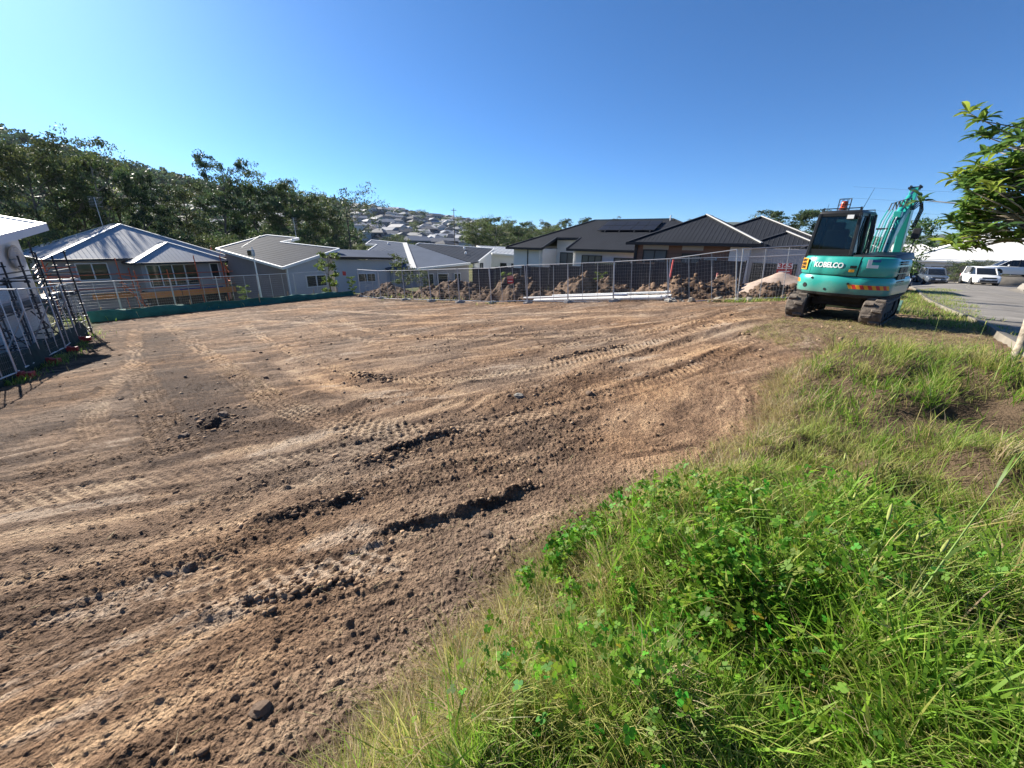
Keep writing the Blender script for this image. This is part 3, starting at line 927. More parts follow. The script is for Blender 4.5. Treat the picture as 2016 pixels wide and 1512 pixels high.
# ------------------------------------------------------------------ soil heaps, sand, pipes, rubble
M_MOUND = attr_mat('heaped_soil', rough=0.95, bump=0.6, bscale=22, spec=0.1, var=0.3, vscale=12)
def mound(name, label, cx, cy, rx, ry, h, rot, seed, col_a, col_b, rough=1.0, group=None, m=None, clods=420, cat='soil heap', peak=1.0):
    n = 92
    gx2, gy2 = np.meshgrid(np.linspace(-1.12, 1.12, n), np.linspace(-1.12, 1.12, n))
    a = gx2.ravel(); b = gy2.ravel()
    X = cx + a * rx * math.cos(rot) - b * ry * math.sin(rot)
    Y = cy + a * rx * math.sin(rot) + b * ry * math.cos(rot)
    rad = np.hypot(a, b) + (fbm(X * 0.9 + seed, Y * 0.9, 3, seed) - 0.5) * 0.55 * min(1, rough + .25)
    prof = np.clip(1 - rad, 0, 1) ** peak
    big = fbm(X * 1.3, Y * 1.3, 3, seed + 3)
    chunk = np.abs(fbm(X * 3.2, Y * 3.2, 4, seed + 5, 0.6) - 0.5) * 2
    chunk2 = fbm(X * 8, Y * 8, 3, seed + 7, 0.6)
    Z = hz(X, Y) - 0.06 + h * 1.25 * prof * (1 - rough * .5 + rough * big) + rough * sstep(0, .25, prof) * (chunk * 0.13 + (chunk2 - .5) * 0.16 + (fbm(X * 17, Y * 17, 2, seed + 9) - .5) * .10)
    t = np.clip(0.5 + (chunk2 - 0.5) * 1.6 + (big - .5) * 1.8, 0, 1)[:, None]
    col = np.array(col_a) * (1 - t) + np.array(col_b) * t
    I = np.arange(n * n).reshape(n, n)
    q = np.stack([I[:-1, :-1], I[:-1, 1:], I[1:, 1:], I[1:, :-1]], -1).reshape(-1, 4)
    root = thing(name, label, cat, (0, 0, 0), 0, group)
    np_mesh('heap', np.stack([X, Y, Z], 1), q, 4, m or M_MOUND, col=col, smooth=rough < 0.5, parent=root)
    if clods:
        rs = np.random.default_rng(seed)
        base = lump_mesh('tmp', seed, 1, 0.3)
        bv = np.array([v.co[:] for v in base.vertices]); bf = np.array([p.vertices[:] for p in base.polygons])
        bpy.data.meshes.remove(base)
        k = rs.integers(0, n * n, clods * 3)
        k = k[prof[k] > 0.02][:clods]
        s = 0.025 + 0.12 * rs.random(len(k)) ** 4
        Vs, Fs, Cs = [], [], []
        for i, kk in enumerate(k):
            th = rs.random() * 6.28
            R3 = np.array([[math.cos(th), -math.sin(th), 0], [math.sin(th), math.cos(th), 0], [0, 0, 0.8]])
            Vs.append((bv * s[i] * (0.7 + .6 * rs.random(3))) @ R3.T + [X[kk], Y[kk], Z[kk] + s[i] * 0.35])
            Fs.append(bf + i * len(bv))
            Cs.append(np.tile(np.array(col_a) + (np.array(col_b) - np.array(col_a)) * rs.random() * 1.2, (len(bv), 1)))
        o = np_mesh('clods', np.vstack(Vs), np.vstack(Fs), 3, M_MOUND, col=np.vstack(Cs), parent=root)
        o['kind'] = 'stuff'
    return root
DK, MD = (0.050, 0.033, 0.024), (0.145, 0.10, 0.072)
PK = (0.20, 0.135, 0.092)
HG = 'soil heaps behind the mesh fence'
mound('soil_heap', 'low dark soil heap at the end of the silt cloth', -9.6, 31.6, 3.4, 1.8, 0.6, -0.6, 11, DK, MD, group=HG)
mound('soil_heap', 'dark cloddy soil heap below the two roof valley house', -4.2, 28.9, 4.4, 2.2, 0.95, -0.6, 12, DK, MD, group=HG)
mound('soil_heap', 'brown soil heap behind the small red notice', 0.2, 26.0, 3.6, 2.0, 1.25, -0.6, 13, DK, MD, group=HG)
mound('soil_heap', 'brown soil heap behind the white pipes', 4.2, 23.2, 3.4, 1.7, 1.15, -0.6, 14, DK, MD, group=HG)
mound('soil_heap', 'cloddy soil heap around the tall red stake', 8.3, 20.1, 2.6, 1.7, 0.9, -0.5, 15, DK, PK, group=HG)
mound('soil_heap', 'soil heap between the red stake heap and the sand', 10.3, 20.4, 2.3, 1.6, 0.75, -0.4, 16, DK, MD, group=HG)
mound('soil_heap', 'dark soil heap at the foot of the sand pile', 11.3, 17.4, 2.5, 1.1, 0.6, -0.35, 17, DK, MD, group=HG)
mound('soil_heap', 'pale orange soil heap beside the excavator', 14.9, 18.4, 2.2, 1.7, 1.0, -0.3, 18, (0.13, 0.085, 0.055), (0.42, 0.27, 0.16), group=HG)
mound('soil_heap', 'dark soil heap below the maroon numeral board', 15.2, 20.2, 2.1, 1.2, 1.0, -0.3, 19, DK, MD, group=HG)
M_SAND = attr_mat('sand', rough=0.95, bump=0.4, bscale=60, spec=0.1, var=0.12, vscale=30)
mound('sand_pile', 'smooth pale pinkish sand pile behind the mesh fence', 12.6, 19.3, 2.6, 1.9, 1.0, -0.45, 23, (0.33, 0.25, 0.20), (0.42, 0.33, 0.27), rough=0.08, m=M_SAND, clods=0, cat='sand pile', peak=0.9)

# white pipes on the ground behind the right run
pz = -1.05
pipes = [((1.2, 22.9), (6.9, 18.65), 0.10, 0.10), ((1.9, 22.75), (7.2, 18.85), 0.10, 0.10), ((2.6, 22.6), (7.5, 19.0), 0.10, 0.10), ((0.6, 22.95), (5.5, 19.35), 0.055, 0.28), ((2.2, 22.55), (7.35, 18.85), 0.055, 0.32)]
for k, (a, b, r_, lift) in enumerate(pipes):
    pa, pb = Vector((a[0], a[1], hzf(*a) + lift - 0.0)), Vector((b[0], b[1], hzf(*b) + lift + 0.03))
    t = thing('plastic_pipe', 'long white plastic pipe lying behind the mesh fence by the soil heaps', 'pipe', group='white pipes')
    MB().path([pa, pb], r_, 14).build('tube', M_WHITEPVC, t, smooth=True)
    d = (pb - pa).normalized()
    MB().path([pb - d * 0.25, pb - d * 0.02], r_ + 0.015, 14).build('socket', M_WHITEPVC, t, smooth=True)
# rubble at the fence foot
for k in range(16):
    t_ = random.random()
    x, y = 7.0 + 2.6 * t_ + random.uniform(-.25, .25), 17.75 - 1.75 * t_ + random.uniform(-.35, .2)
    me = lump_mesh('rubble_block', 100 + k, 1, 0.3, M_ROCK)
    o = bpy.data.objects.new('rubble_block', me); COL.objects.link(o)
    s = random.uniform(0.06, 0.20)
    o.scale = (s * random.uniform(.8, 1.5), s, s * .75); o.rotation_euler = (random.random(), random.random(), random.random() * 6)
    o.location = gpt(x, y, s * 0.35)
    tag(o, 'pale broken rubble lump at the foot of the mesh fence', 'rubble', 'rubble lumps by the fence')
# planks and timber lying about
for k, (a, b, w_, lab) in enumerate([((10.3, 15.0), (12.6, 14.2), 0.12, 'pale timber plank lying on the soil left of the excavator'), ((9.9, 15.9), (8.0, 16.7), 0.09, 'thin dark batten lying along the fence foot by the rubble'), ((-6.9, 27.4), (-8.4, 27.9), 0.09, 'pale batten leaning on the dark soil heap')]):
    za, zb = hzf(*a) + 0.09, hzf(*b) + (0.10 if k < 2 else 0.75)
    tag(MB().bar((*a, za), (*b, zb), w_, 0.04).build('timber_plank', M_WOOD, bevel=0.004), lab, 'plank')
# ------------------------------------------------------------------ houses
M_ROOF_GREY = mat('grey_metal_roof', (0.30, 0.32, 0.345), 0.65, 0.0, var=0.12, vscale=0.6, spec=0.2)
M_ROOF_SLATE = mat('slate_grey_roof', (0.050, 0.058, 0.074), 0.75, 0.0, var=0.10, vscale=0.5, spec=0.04)
M_ROOF_BLUE = mat('blue_grey_roof', (0.095, 0.115, 0.155), 0.75, 0.0, var=0.10, vscale=0.5, spec=0.04)
M_ROOF_DARK = mat('charcoal_metal_roof', (0.022, 0.025, 0.032), 0.7, 0.0, var=0.15, vscale=0.6, spec=0.15)
M_ROOF_WHITE = mat('pale_metal_roof', (0.66, 0.65, 0.61), 0.55, 0.0, var=0.08, vscale=0.5)
M_TRIM_W = mat('white_trim', (0.78, 0.78, 0.76), 0.5)
M_TRIM_D = mat('charcoal_trim', (0.020, 0.021, 0.024), 0.5)
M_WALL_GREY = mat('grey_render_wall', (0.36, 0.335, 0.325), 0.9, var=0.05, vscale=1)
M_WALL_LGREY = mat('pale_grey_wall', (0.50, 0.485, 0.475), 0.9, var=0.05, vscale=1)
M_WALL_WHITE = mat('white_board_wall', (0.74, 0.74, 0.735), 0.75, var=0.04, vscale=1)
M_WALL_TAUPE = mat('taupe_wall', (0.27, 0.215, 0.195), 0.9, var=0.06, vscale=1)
M_BLIND = mat('window_blind', (0.30, 0.33, 0.34), 0.8)
M_FRAME_W = mat('white_window_frame', (0.70, 0.70, 0.69), 0.5)
def glass_mat(name, col, rough=0.06):
    m = bpy.data.materials.new(name); m.use_nodes = True
    b = m.node_tree.nodes['Principled BSDF']
    b.inputs['Base Color'].default_value = (*col, 1)
    b.inputs['Roughness'].default_value = rough
    b.inputs['Specular IOR Level'].default_value = 0.6
    b.inputs['Coat Weight'].default_value = 0.2
    return m
M_GLASS = glass_mat('window_glass', (0.030, 0.036, 0.036))
M_GLASS_L = glass_mat('window_glass_with_blind', (0.13, 0.155, 0.165))
def brick_mat():
    m = bpy.data.materials.new('brown_brick'); m.use_nodes = True
    nt = m.node_tree; b = nt.nodes['Principled BSDF']
    b.inputs['Roughness'].default_value = 0.9
    tc = nt.nodes.new('ShaderNodeTexCoord')
    mp = nt.nodes.new('ShaderNodeMapping'); mp.inputs['Rotation'].default_value = (math.radians(90), 0, 0)
    br = nt.nodes.new('ShaderNodeTexBrick')
    br.inputs['Scale'].default_value = 1.0
    br.inputs['Color1'].default_value = (0.30, 0.165, 0.125, 1)
    br.inputs['Color2'].default_value = (0.20, 0.11, 0.085, 1)
    br.inputs['Mortar'].default_value = (0.20, 0.17, 0.15, 1)
    br.inputs['Mortar Size'].default_value = 0.008
    br.inputs['Brick Width'].default_value = 0.23
    br.inputs['Row Height'].default_value = 0.086
    nt.links.new(tc.outputs['Object'], mp.inputs[0]); nt.links.new(mp.outputs[0], br.inputs['Vector'])
    nt.links.new(br.outputs['Color'], b.inputs['Base Color'])
    bp = nt.nodes.new('ShaderNodeBump'); bp.inputs['Strength'].default_value = 0.4; bp.inputs['Distance'].default_value = 0.01
    nt.links.new(br.outputs['Fac'], bp.inputs['Height']); bp.invert = True
    nt.links.new(bp.outputs[0], b.inputs['Normal'])
    return m
M_BRICK = brick_mat()

# a house frame: local x = along the street (+v), local y = away from the street (+u); origin at world 0
def house_root(label, ang=None, loc=(0, 0, 0), group=None, cat='house', name='house'):
    return thing(name, label, cat, loc, 0.0 if ang is None else ang, group)
UVM = Matrix(((VX, UX, 0, 0), (VY, UY, 0, 0), (0, 0, 1, 0), (0, 0, 0, 1)))
def uv_root(label, u, v, group=None, name='house'):
    o = thing(name, label, 'house', group=group)
    o.matrix_world = Matrix.Translation((VX * v + UX * u, VY * v + UY * u, 0)) @ UVM
    return o
def roof_face(mb, poly, th=0.10):
    a, b, c = Vector(poly[0]), Vector(poly[1]), Vector(poly[2])
    n = (b - a).cross(c - a).normalized()
    if n.z < 0: n = -n
    mb.prism(poly, -n * th)
def ribs_on(mb, poly, down, spacing, rh=0.016, rw=0.045):
    """ribs running along `down` over the planar polygon"""
    P = [Vector(p) for p in poly]
    n = (P[1] - P[0]).cross(P[2] - P[0]).normalized()
    if n.z < 0: n = -n
    d = Vector(down); d = (d - n * d.dot(n)).normalized()
    s = n.cross(d).normalized()
    o = P[0]
    S = [(p - o).dot(s) for p in P]; T = [(p - o).dot(d) for p in P]
    k0, k1 = math.ceil(min(S) / spacing + .3), math.floor(max(S) / spacing - .3)
    for k in range(k0, k1 + 1):
        x = k * spacing + spacing * .13
        hits = []
        for i in range(len(P)):
            j = (i + 1) % len(P)
            if (S[i] - x) * (S[j] - x) < 0:
                f = (x - S[i]) / (S[j] - S[i]); hits.append(T[i] + f * (T[j] - T[i]))
        hits.sort()
        for i in range(0, len(hits) - 1, 2):
            if hits[i + 1] - hits[i] < 0.15: continue
            a = o + s * x + d * (hits[i] + 0.03); b = o + s * x + d * (hits[i + 1] - 0.03)
            w = s * rw / 2
            mb.add([a - w, a + w, a + n * rh, b - w, b + w, b + n * rh], [(0, 1, 2), (5, 4, 3), (0, 3, 4, 1), (1, 4, 5, 2), (2, 5, 3, 0)])
def hip(root, x0, x1, y0, y1, ze, rise, m, trim, cap, ridge_along='y', rib=0.25, drop=0.18, label=None, gut=True):
    """hip roof over a rectangle; returns roof object. Ribs, hip caps and gutter become its children"""
    w = min(x1 - x0, y1 - y0) / 2
    cx, cy = (x0 + x1) / 2, (y0 + y1) / 2
    if ridge_along == 'y': A, B = Vector((cx, y0 + w, ze + rise)), Vector((cx, y1 - w, ze + rise))
    else: A, B = Vector((x0 + w, cy, ze + rise)), Vector((x1 - w, cy, ze + rise))
    c = [Vector((x0, y0, ze)), Vector((x1, y0, ze)), Vector((x1, y1, ze)), Vector((x0, y1, ze))]
    if (A - B).length < 0.05: B = A
    if ridge_along == 'y':
        faces = [[c[0], c[1], A], [c[1], c[2], B, A], [c[2], c[3], B], [c[3], c[0], A, B]]
        hips = [(c[0], A), (c[1], A), (c[2], B), (c[3], B)]
    else:
        faces = [[c[0], c[1], B, A], [c[1], c[2], B], [c[2], c[3], A, B], [c[3], c[0], A]]
        hips = [(c[0], A), (c[3], A), (c[1], B), (c[2], B)]
    vs = c + [A, B] if A is not B else c + [A]
    idx = {id(p): i for i, p in enumerate(vs)}
    faces = [[p for i, p in enumerate(f) if i == 0 or p is not f[i - 1]] for f in faces]
    mb = MB()
    low = [Vector((p.x, p.y, p.z - 0.12)) for p in c]
    allv = vs + low
    fs = [tuple(idx[id(p)] for p in f) for f in faces]
    nb = len(vs)
    fs += [(i, nb + i, nb + (i + 1) % 4, (i + 1) % 4) for i in range(4)] + [(nb + 3, nb + 2, nb + 1, nb)]
    mb.add(allv, fs)
    ro = mb.build('roof', m, root)
    if label: ro['label'] = label
    if rib:
        rb = MB()
        for f in faces[:]:
            e = (f[1] - f[0]).normalized()
            nn = Vector((-e.y, e.x, 0))
            ribs_on(rb, f, nn, rib)
        rb.build('roof_ribs', m, ro)
    for p, q in hips:
        MB().bar(p + Vector((0, 0, .03)), q + Vector((0, 0, .03)), 0.22, 0.06).build('hip_cap', cap, ro)
    if (A - B).length > 0.1:
        MB().bar(A + Vector((0, 0, .04)), B + Vector((0, 0, .04)), 0.24, 0.06).build('ridge_cap', cap, ro)
    if gut:
        g = MB()
        for i in range(4):
            p, q = low[i], low[(i + 1) % 4]
            d = (q - p).normalized(); nn = Vector((d.y, -d.x, 0))
            g.bar(p + nn * .06 + Vector((0, 0, .05)) - d * .08, q + nn * .06 + Vector((0, 0, .05)) + d * .08, 0.12, drop)
        g.build('gutter', trim, ro)
    return ro
def walls(root, x0, x1, y0, y1, z0, z1, m, name='wall'):
    return MB().box(((x0 + x1) / 2, (y0 + y1) / 2, (z0 + z1) / 2), (x1 - x0, y1 - y0, z1 - z0)).build(name, m, root)
def window(root, p, q, z0, z1, out, frame, glass, panes=2, fw=0.06, sill=None, name='window'):
    """window in a vertical wall from p to q (xy), `out` = outward normal xy; frame with glass panes as sub-parts"""
    p, q, out = Vector((*p, 0)), Vector((*q, 0)), Vector((*out, 0)).normalized()
    d = (q - p); L = d.length; d.normalize()
    M = Matrix(((d.x, out.x, 0, p.x), (d.y, out.y, 0, p.y), (0, 0, 1, 0), (0, 0, 0, 1)))
    f = MB()
    f.box((L / 2, 0.03, z0 + fw / 2), (L, 0.08, fw)); f.box((L / 2, 0.03, z1 - fw / 2), (L, 0.08, fw))
    for k in range(panes + 1):
        x = fw / 2 + (L - fw) * k / panes
        f.box((x, 0.032, (z0 + z1) / 2), (fw, 0.08, z1 - z0 - 2 * fw))
    f.xform(M)
    fo = f.build(name, frame, root)
    for k in range(panes):
        xa = fw + (L - fw) * k / panes; xb = (L - fw) * (k + 1) / panes
        g = MB().box(((xa + xb) / 2, 0.018, (z0 + z1) / 2), (xb - xa, 0.01, z1 - z0 - 2 * fw)).xform(M)
        g.build('pane', glass, fo)
    if sill:
        MB().box((L / 2, 0.06, z0 - 0.04), (L + .1, 0.14, 0.07)).xform(M).build('sill', sill, fo)
    return fo

# --- house 1: grey hip roof, orange scaffolding
h1 = uv_root('unfinished grey walled house with ribbed grey hip roof inside orange scaffolding', 51, 12.3)
# local: x = v-12.3, y = u-51
gz1 = -4.9
hip(h1, -6.85, 6.85, 0, 17, -0.40, 3.05, M_ROOF_GREY, M_TRIM_D, M_ROOF_WHITE, 'y', 0.34)
hip(h1, -1.9, 5.85, -2.5, 6.5, -0.72, 1.72, M_ROOF_GREY, M_TRIM_D, M_ROOF_WHITE, 'y', 0.34)
walls(h1, -6.2, 6.3, 0.6, 16.3, gz1, -0.50, M_WALL_GREY)
walls(h1, -1.3, 5.3, -1.9, 0.58, -3.35, -0.80, M_WALL_GREY, 'front_wall')
MB().box((2.0, -0.6, -4.2), (6.4, 2.4, 1.5)).build('underfloor', mat('dark_underfloor', (0.03, 0.028, 0.026), .95), h1)
for x in (-1.1, 1.0, 3.2, 5.1):
    MB().box((x, -1.85, -4.15), (0.14, 0.14, 1.6)).build('stump', M_TRIM_D, h1)
window(h1, (-5.1, 0.58), (-3.0, 0.58), -2.25, -0.75, (0, -1), M_FRAME_W, M_GLASS, 2, 0.09)
window(h1, (-1.0, -1.92), (2.9, -1.92), -2.95, -0.92, (0, -1), M_FRAME_W, M_GLASS, 4, 0.08)
window(h1, (4.0, -1.92), (4.8, -1.92), -2.55, -0.90, (0, -1), M_FRAME_W, M_GLASS, 1, 0.09)
window(h1, (-6.22, 9.0), (-6.22, 6.5), -2.2, -0.8, (-1, 0), M_FRAME_W, M_GLASS, 2, 0.08)
MB().tube((5.15, -2.0, -0.85), (5.15, -2.0, -3.9), 0.05, 8).build('downpipe', M_TRIM_D, h1)
MB().tube((-3.6, 5.5, 1.15), (-3.6, 5.5, 1.6), 0.06, 8).build('vent_pipe', M_STEEL, h1)
an = MB().tube((-0.8, 9.5, 2.5), (-0.8, 9.5, 5.2), 0.03, 6)
for k in range(7):
    an.tube((-1.3, 9.5, 5.2 - k * 0.14), (-0.3 - (k % 3) * .12, 9.5, 5.2 - k * 0.14), 0.011, 5)
an.build('antenna', M_STEEL, h1)

# orange scaffolding in front of house 1
M_ORANGE = mat('orange_scaffold_paint', (0.72, 0.14, 0.05), 0.55, var=0.2, vscale=4)
M_ORBOARD = mat('orange_toe_board', (0.85, 0.24, 0.04), 0.6, var=0.15, vscale=2)
M_BLUEBOARD = mat('blue_toe_board', (0.02, 0.05, 0.22), 0.6)
sc = thing('scaffold', 'orange scaffolding with orange toe boards round the unfinished grey house', 'scaffold')
sc.matrix_world = h1.matrix_world.copy()
def std(x, y, z0, z1, m=M_ORANGE):
    mb = MB().tube((x, y, z0), (x, y, z1), 0.042, 6)
    for z in np.arange(z0 + 0.5, z1, 0.5):
        mb.lathe([(0.03, z - .03), (0.065, z - .03), (0.065, z + .03), (0.03, z + .03)], 6, (x, y, 0))
    return mb.build('standard', m, sc)
for x in (-7.0, -5.6, -2.6, -1.9): 
    std(x, -0.6, -4.8, -0.3 if x != -1.9 else -1.2)
for x in (-2.1, 0.2, 2.5, 4.7, 6.4): std(x, -3.1, -4.9, -0.1 if x > 2 and x < 6 else -1.3)
for x in (6.5, 7.4):
    for y in (-3.1, -1.0, 1.5, 4.0, 6.5): std(x, y, -4.9, 0.4 if y > -2 else -0.3)
for z in (-2.9, -2.3, -1.7):
    MB().tube((-2.1, -3.1, z), (6.4, -3.1, z), 0.034, 6).build('guard_rail', M_ORANGE, sc)
    MB().tube((-7, -0.6, z), (-1.9, -0.6, z), 0.034, 6).build('guard_rail', M_ORANGE, sc)
    for x in (6.5, 7.4):
        MB().tube((x, -3.1, z + .2), (x, 6.5, z + .2), 0.03, 6).build('guard_rail', M_ORANGE, sc)
for y in (-2.2, -1.0, .3, 1.5, 2.8, 4.0):
    MB().box((6.95, y, -3.05), (1.0, 0.5, 0.06)).build('deck_board', M_ORANGE, sc)
    MB().bar((6.5, y, -1.2), (7.4, y + 1.2, -2.4), 0.05, 0.05).build('brace', M_ORANGE, sc)
for (xa, xb, y, m_) in ((-4.9, -2.1, -1.0, M_ORBOARD), (-2.1, 0.9, -3.15, M_ORBOARD), (0.9, 5.5, -3.15, M_ORBOARD), (5.7, 8.0, -3.15, M_ORBOARD)):
    MB().box(((xa + xb) / 2, y, -3.50), (xb - xa - .05, 0.05, 0.56)).build('toe_board', m_, sc)
MB().box((2.6, -3.05, -3.22), (3.6, 0.05, 0.22)).build('toe_board', M_BLUEBOARD, sc)
MB().box((1.8, -2.7, -3.3), (7.6, 0.7, 0.06)).build('deck', M_WOOD, sc)
MB().box((-4.3, -0.9, -3.3), (5.0, 0.6, 0.06)).build('deck', M_WOOD, sc)
for k in range(6):     # stair flight down from the deck
    MB().box((-2.6 + k * .14, -2.2 - k * .15, -2.5 - k * .36), (0.6, 0.22, 0.05)).build('stair_tread', M_STEEL, sc)
MB().bar((-2.9, -2.1, -2.3), (-1.9, -3.3, -4.7), 0.05, 0.12).build('stair_stringer', M_ORANGE, sc)
for z in (-1.1, -1.5, -1.9, -2.3, -2.75):
    MB().bar((5.8, -3.2, z), (8.3, -3.0, z - .12), 0.05, 0.09).build('guard_rail', M_ORANGE, sc)
    MB().bar((7.5, -3.0, z - .1), (7.9, 3.5, z + .25), 0.05, 0.09).build('guard_rail', M_ORANGE, sc)
for z in (-1.0, -1.4, -1.8, -2.2):
    MB().bar((-7.4, -0.9, z), (-5.2, -0.7, z), 0.05, 0.08).build('guard_rail', M_ORANGE, sc)
    MB().bar((-2.9, -1.2, z - .6), (-1.9, -2.8, z - .9), 0.05, 0.08).build('guard_rail', M_ORANGE, sc)
for x in (5.9, 8.2): std(x, -3.1, -4.9, -0.6)
# ground floor clutter: lattice towers of scaffold at the left corner
for x in (-7.6, -7.0):
    for z in np.arange(-3.8, -0.9, 0.4):
        MB().bar((x, -0.6, z), (x + 0.5, 1.4, z + 0.25), 0.05, 0.05).build('brace', M_ORANGE, sc)

# --- poly roofs (world coordinates): slab roof + wall skirt
def slab_house(label, name='house'):
    return thing(name, label, 'house')
def poly_roof(root, poly, m, trim, th=0.16, rib=None, down=None, tw=0.16, edges=None, wall=None, wall_z=-5.0, inset=0.5, wallm=None, name='roof'):
    P = [Vector(p) for p in poly]
    n = (P[1] - P[0]).cross(P[2] - P[0]).normalized()
    if n.z < 0: n = -n
    ro = MB().prism(P, -n * th).build(name, m, root)
    if rib:
        rb = MB(); ribs_on(rb, P, down, rib); rb.build('roof_ribs', m, ro)
    for i in (edges if edges is not None else range(len(P))):
        a, b = P[i], P[(i + 1) % len(P)]
        MB().bar(a - n * (th * .5 - .02), b - n * (th * .5 - .02), 0.14, th + 0.10, up=n).build('edge_trim', trim, ro)
    if wallm:
        c = sum(P, Vector()) / len(P)
        top = []
        for p in P:
            d = (c - p); d.z = 0
            k = inset / max(d.length, 1e-3)
            q = p + (c - p) * min(k, .4)
            top.append(Vector((q.x, q.y, q.z - th - 0.05)))
        bot = [Vector((p.x, p.y, wall_z)) for p in top]
        MB().loft([bot, top]).build('wall', wallm, root)
    return ro
# house 2
h2 = slab_house('taupe and grey house with a slate roof edged in white behind solar street lamp')
R2 = [(-20.96, 36.97, -0.92), (-30.39, 42.2, 0.45), (-27.84, 47.1, 1.86), (-23.72, 46.0, 1.6), (-24.98, 44.5, 1.16), (-17.87, 42.39, 0.65)]
poly_roof(h2, R2, M_ROOF_SLATE, M_TRIM_W, 0.14, 0.42, (3.6, -1.6, 0), tw=.2)
cn = Vector((-20.95, 37.55))
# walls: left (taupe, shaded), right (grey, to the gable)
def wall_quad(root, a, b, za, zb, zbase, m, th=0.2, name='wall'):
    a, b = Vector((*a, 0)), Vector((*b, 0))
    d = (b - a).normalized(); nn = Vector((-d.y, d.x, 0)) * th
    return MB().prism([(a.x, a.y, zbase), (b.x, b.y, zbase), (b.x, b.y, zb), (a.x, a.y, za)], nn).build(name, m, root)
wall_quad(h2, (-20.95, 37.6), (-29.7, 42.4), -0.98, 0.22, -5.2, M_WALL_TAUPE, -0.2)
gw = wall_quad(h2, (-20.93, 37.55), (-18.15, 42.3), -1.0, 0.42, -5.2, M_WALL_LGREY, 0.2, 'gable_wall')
MB().tube((-20.82, 37.42, -1.05), (-20.82, 37.42, -4.5), 0.055, 8).build('downpipe', M_TRIM_W, h2)
dv = Vector((2.78, 4.75)).normalized(); dn = Vector((dv.y, -dv.x))
wp = Vector((-20.93, 37.55)) + dv * 1.7
window(h2, (wp.x + dn.x * .03, wp.y + dn.y * .03), (wp.x + dv.x * 2.2 + dn.x * .03, wp.y + dv.y * 2.2 + dn.y * .03), -2.9, -1.75, dn, M_FRAME_W, M_GLASS, 2, 0.08)
L2 = [(-18.25, 41.75, 0.30), (-18.6, 43.9, 0.75), (-14.9, 45.4, 0.30), (-13.1, 45.9, 0.05), (-13.6, 43.6, -0.40), (-17.55, 40.2, -0.18)]
poly_roof(h2, [(-17.9, 40.1, -0.06), (-19.2, 43.4, 0.60), (-13.6, 46.6, 0.42), (-12.6, 43.6, -0.22)], M_ROOF_BLUE, M_TRIM_D, 0.12, name='low_roof', edges=[3, 0])
wall_quad(h2, (-17.95, 40.7), (-13.0, 44.0), -0.32, -0.42, -5.2, M_WALL_LGREY, 0.2)
d3 = Vector((4.95, 3.3)).normalized(); n3 = Vector((d3.y, -d3.x)); w3 = Vector((-17.95, 40.7)) + d3 * 2.2
window(h2, (w3.x + n3.x * .03, w3.y + n3.y * .03), (w3.x + d3.x * 1.8 + n3.x * .03, w3.y + d3.y * 1.8 + n3.y * .03), -2.6, -1.7, n3, M_FRAME_W, M_GLASS, 2, 0.07)
a2 = MB().tube((-24.5, 47.0, 1.6), (-24.5, 47.0, 3.7), 0.03, 6)
for k in range(8): a2.tube((-24.75, 47.0, 3.7 - k * .17), (-24.2, 47.1, 3.7 - k * .17), 0.012, 5)
a2.build('antenna', M_STEEL, h2)
MB().lathe([(0.10, 0), (0.10, 0.25), (0.16, 0.26), (0.02, 0.36)], 10, (-24.3, 41.6, -0.1)).build('vent_pipe', M_TRIM_W, h2)
MB().lathe([(0.15, 0), (0.15, 0.18), (0.05, 0.28)], 10, (-23.9, 45.0, 1.25)).build('vent_pipe', M_TRIM_W, h2)
# house 3
h3 = slab_house('grey house whose blue grey roof planes meet at a broad white hip')
A3 = [(-20.08, 58.66, 1.49), (-14.73, 56.1, 1.18), (-10.46, 42.74, -1.24), (-13.35, 42.95, -1.31), (-18.36, 50.25, -0.07), (-18.31, 55.47, 0.94), (-19.96, 55.95, 0.97)]
poly_roof(h3, A3, M_ROOF_BLUE, M_TRIM_W, 0.12, 0.6, (0.3, 1, 0), edges=[0, 4, 5, 6])
B3 = [(-14.73, 56.1, 1.18), (-13.16, 55.2, 1.02), (-4.87, 45.74, -0.69), (-10.46, 42.74, -1.24)]
poly_roof(h3, B3, M_ROOF_BLUE, M_TRIM_W, 0.12, edges=[2], name='middle_roof')
C3 = [(-13.10, 55.4, 1.03), (-12.92, 56.54, 1.21), (-2.71, 55.93, 0.67), (-4.14, 47.82, -0.61), (-4.9, 46.9, -0.70)]
poly_roof(h3, C3, M_ROOF_SLATE, M_TRIM_W, 0.12, 0.55, (0.2, 1, 0), edges=[0, 1, 2], name='seamed_roof')
MB().bar((-14.73, 56.1, 1.24), (-10.46, 42.74, -1.17), 0.55, 0.10).build('hip_cap', M_ROOF_WHITE, h3)  # pale roof colour stands in for sun on the hip capping
wall_quad(h3, (-18.2, 50.5), (-13.2, 43.6), -0.25, -1.45, -5.6, M_WALL_GREY, 0.2)
wall_quad(h3, (-13.2, 43.5), (-10.4, 43.3), -1.45, -1.40, -5.6, M_WALL_GREY, 0.2)
wall_quad(h3, (-10.4, 43.3), (-5.1, 46.1), -1.42, -0.90, -5.6, M_WALL_GREY, 0.2)
wall_quad(h3, (-4.6, 47.8), (-3.1, 55.6), -0.80, 0.45, -5.6, M_WALL_WHITE, 0.2, 'gable_wall')
d4 = Vector((5.3, 2.8)).normalized(); n4 = Vector((d4.y, -d4.x))
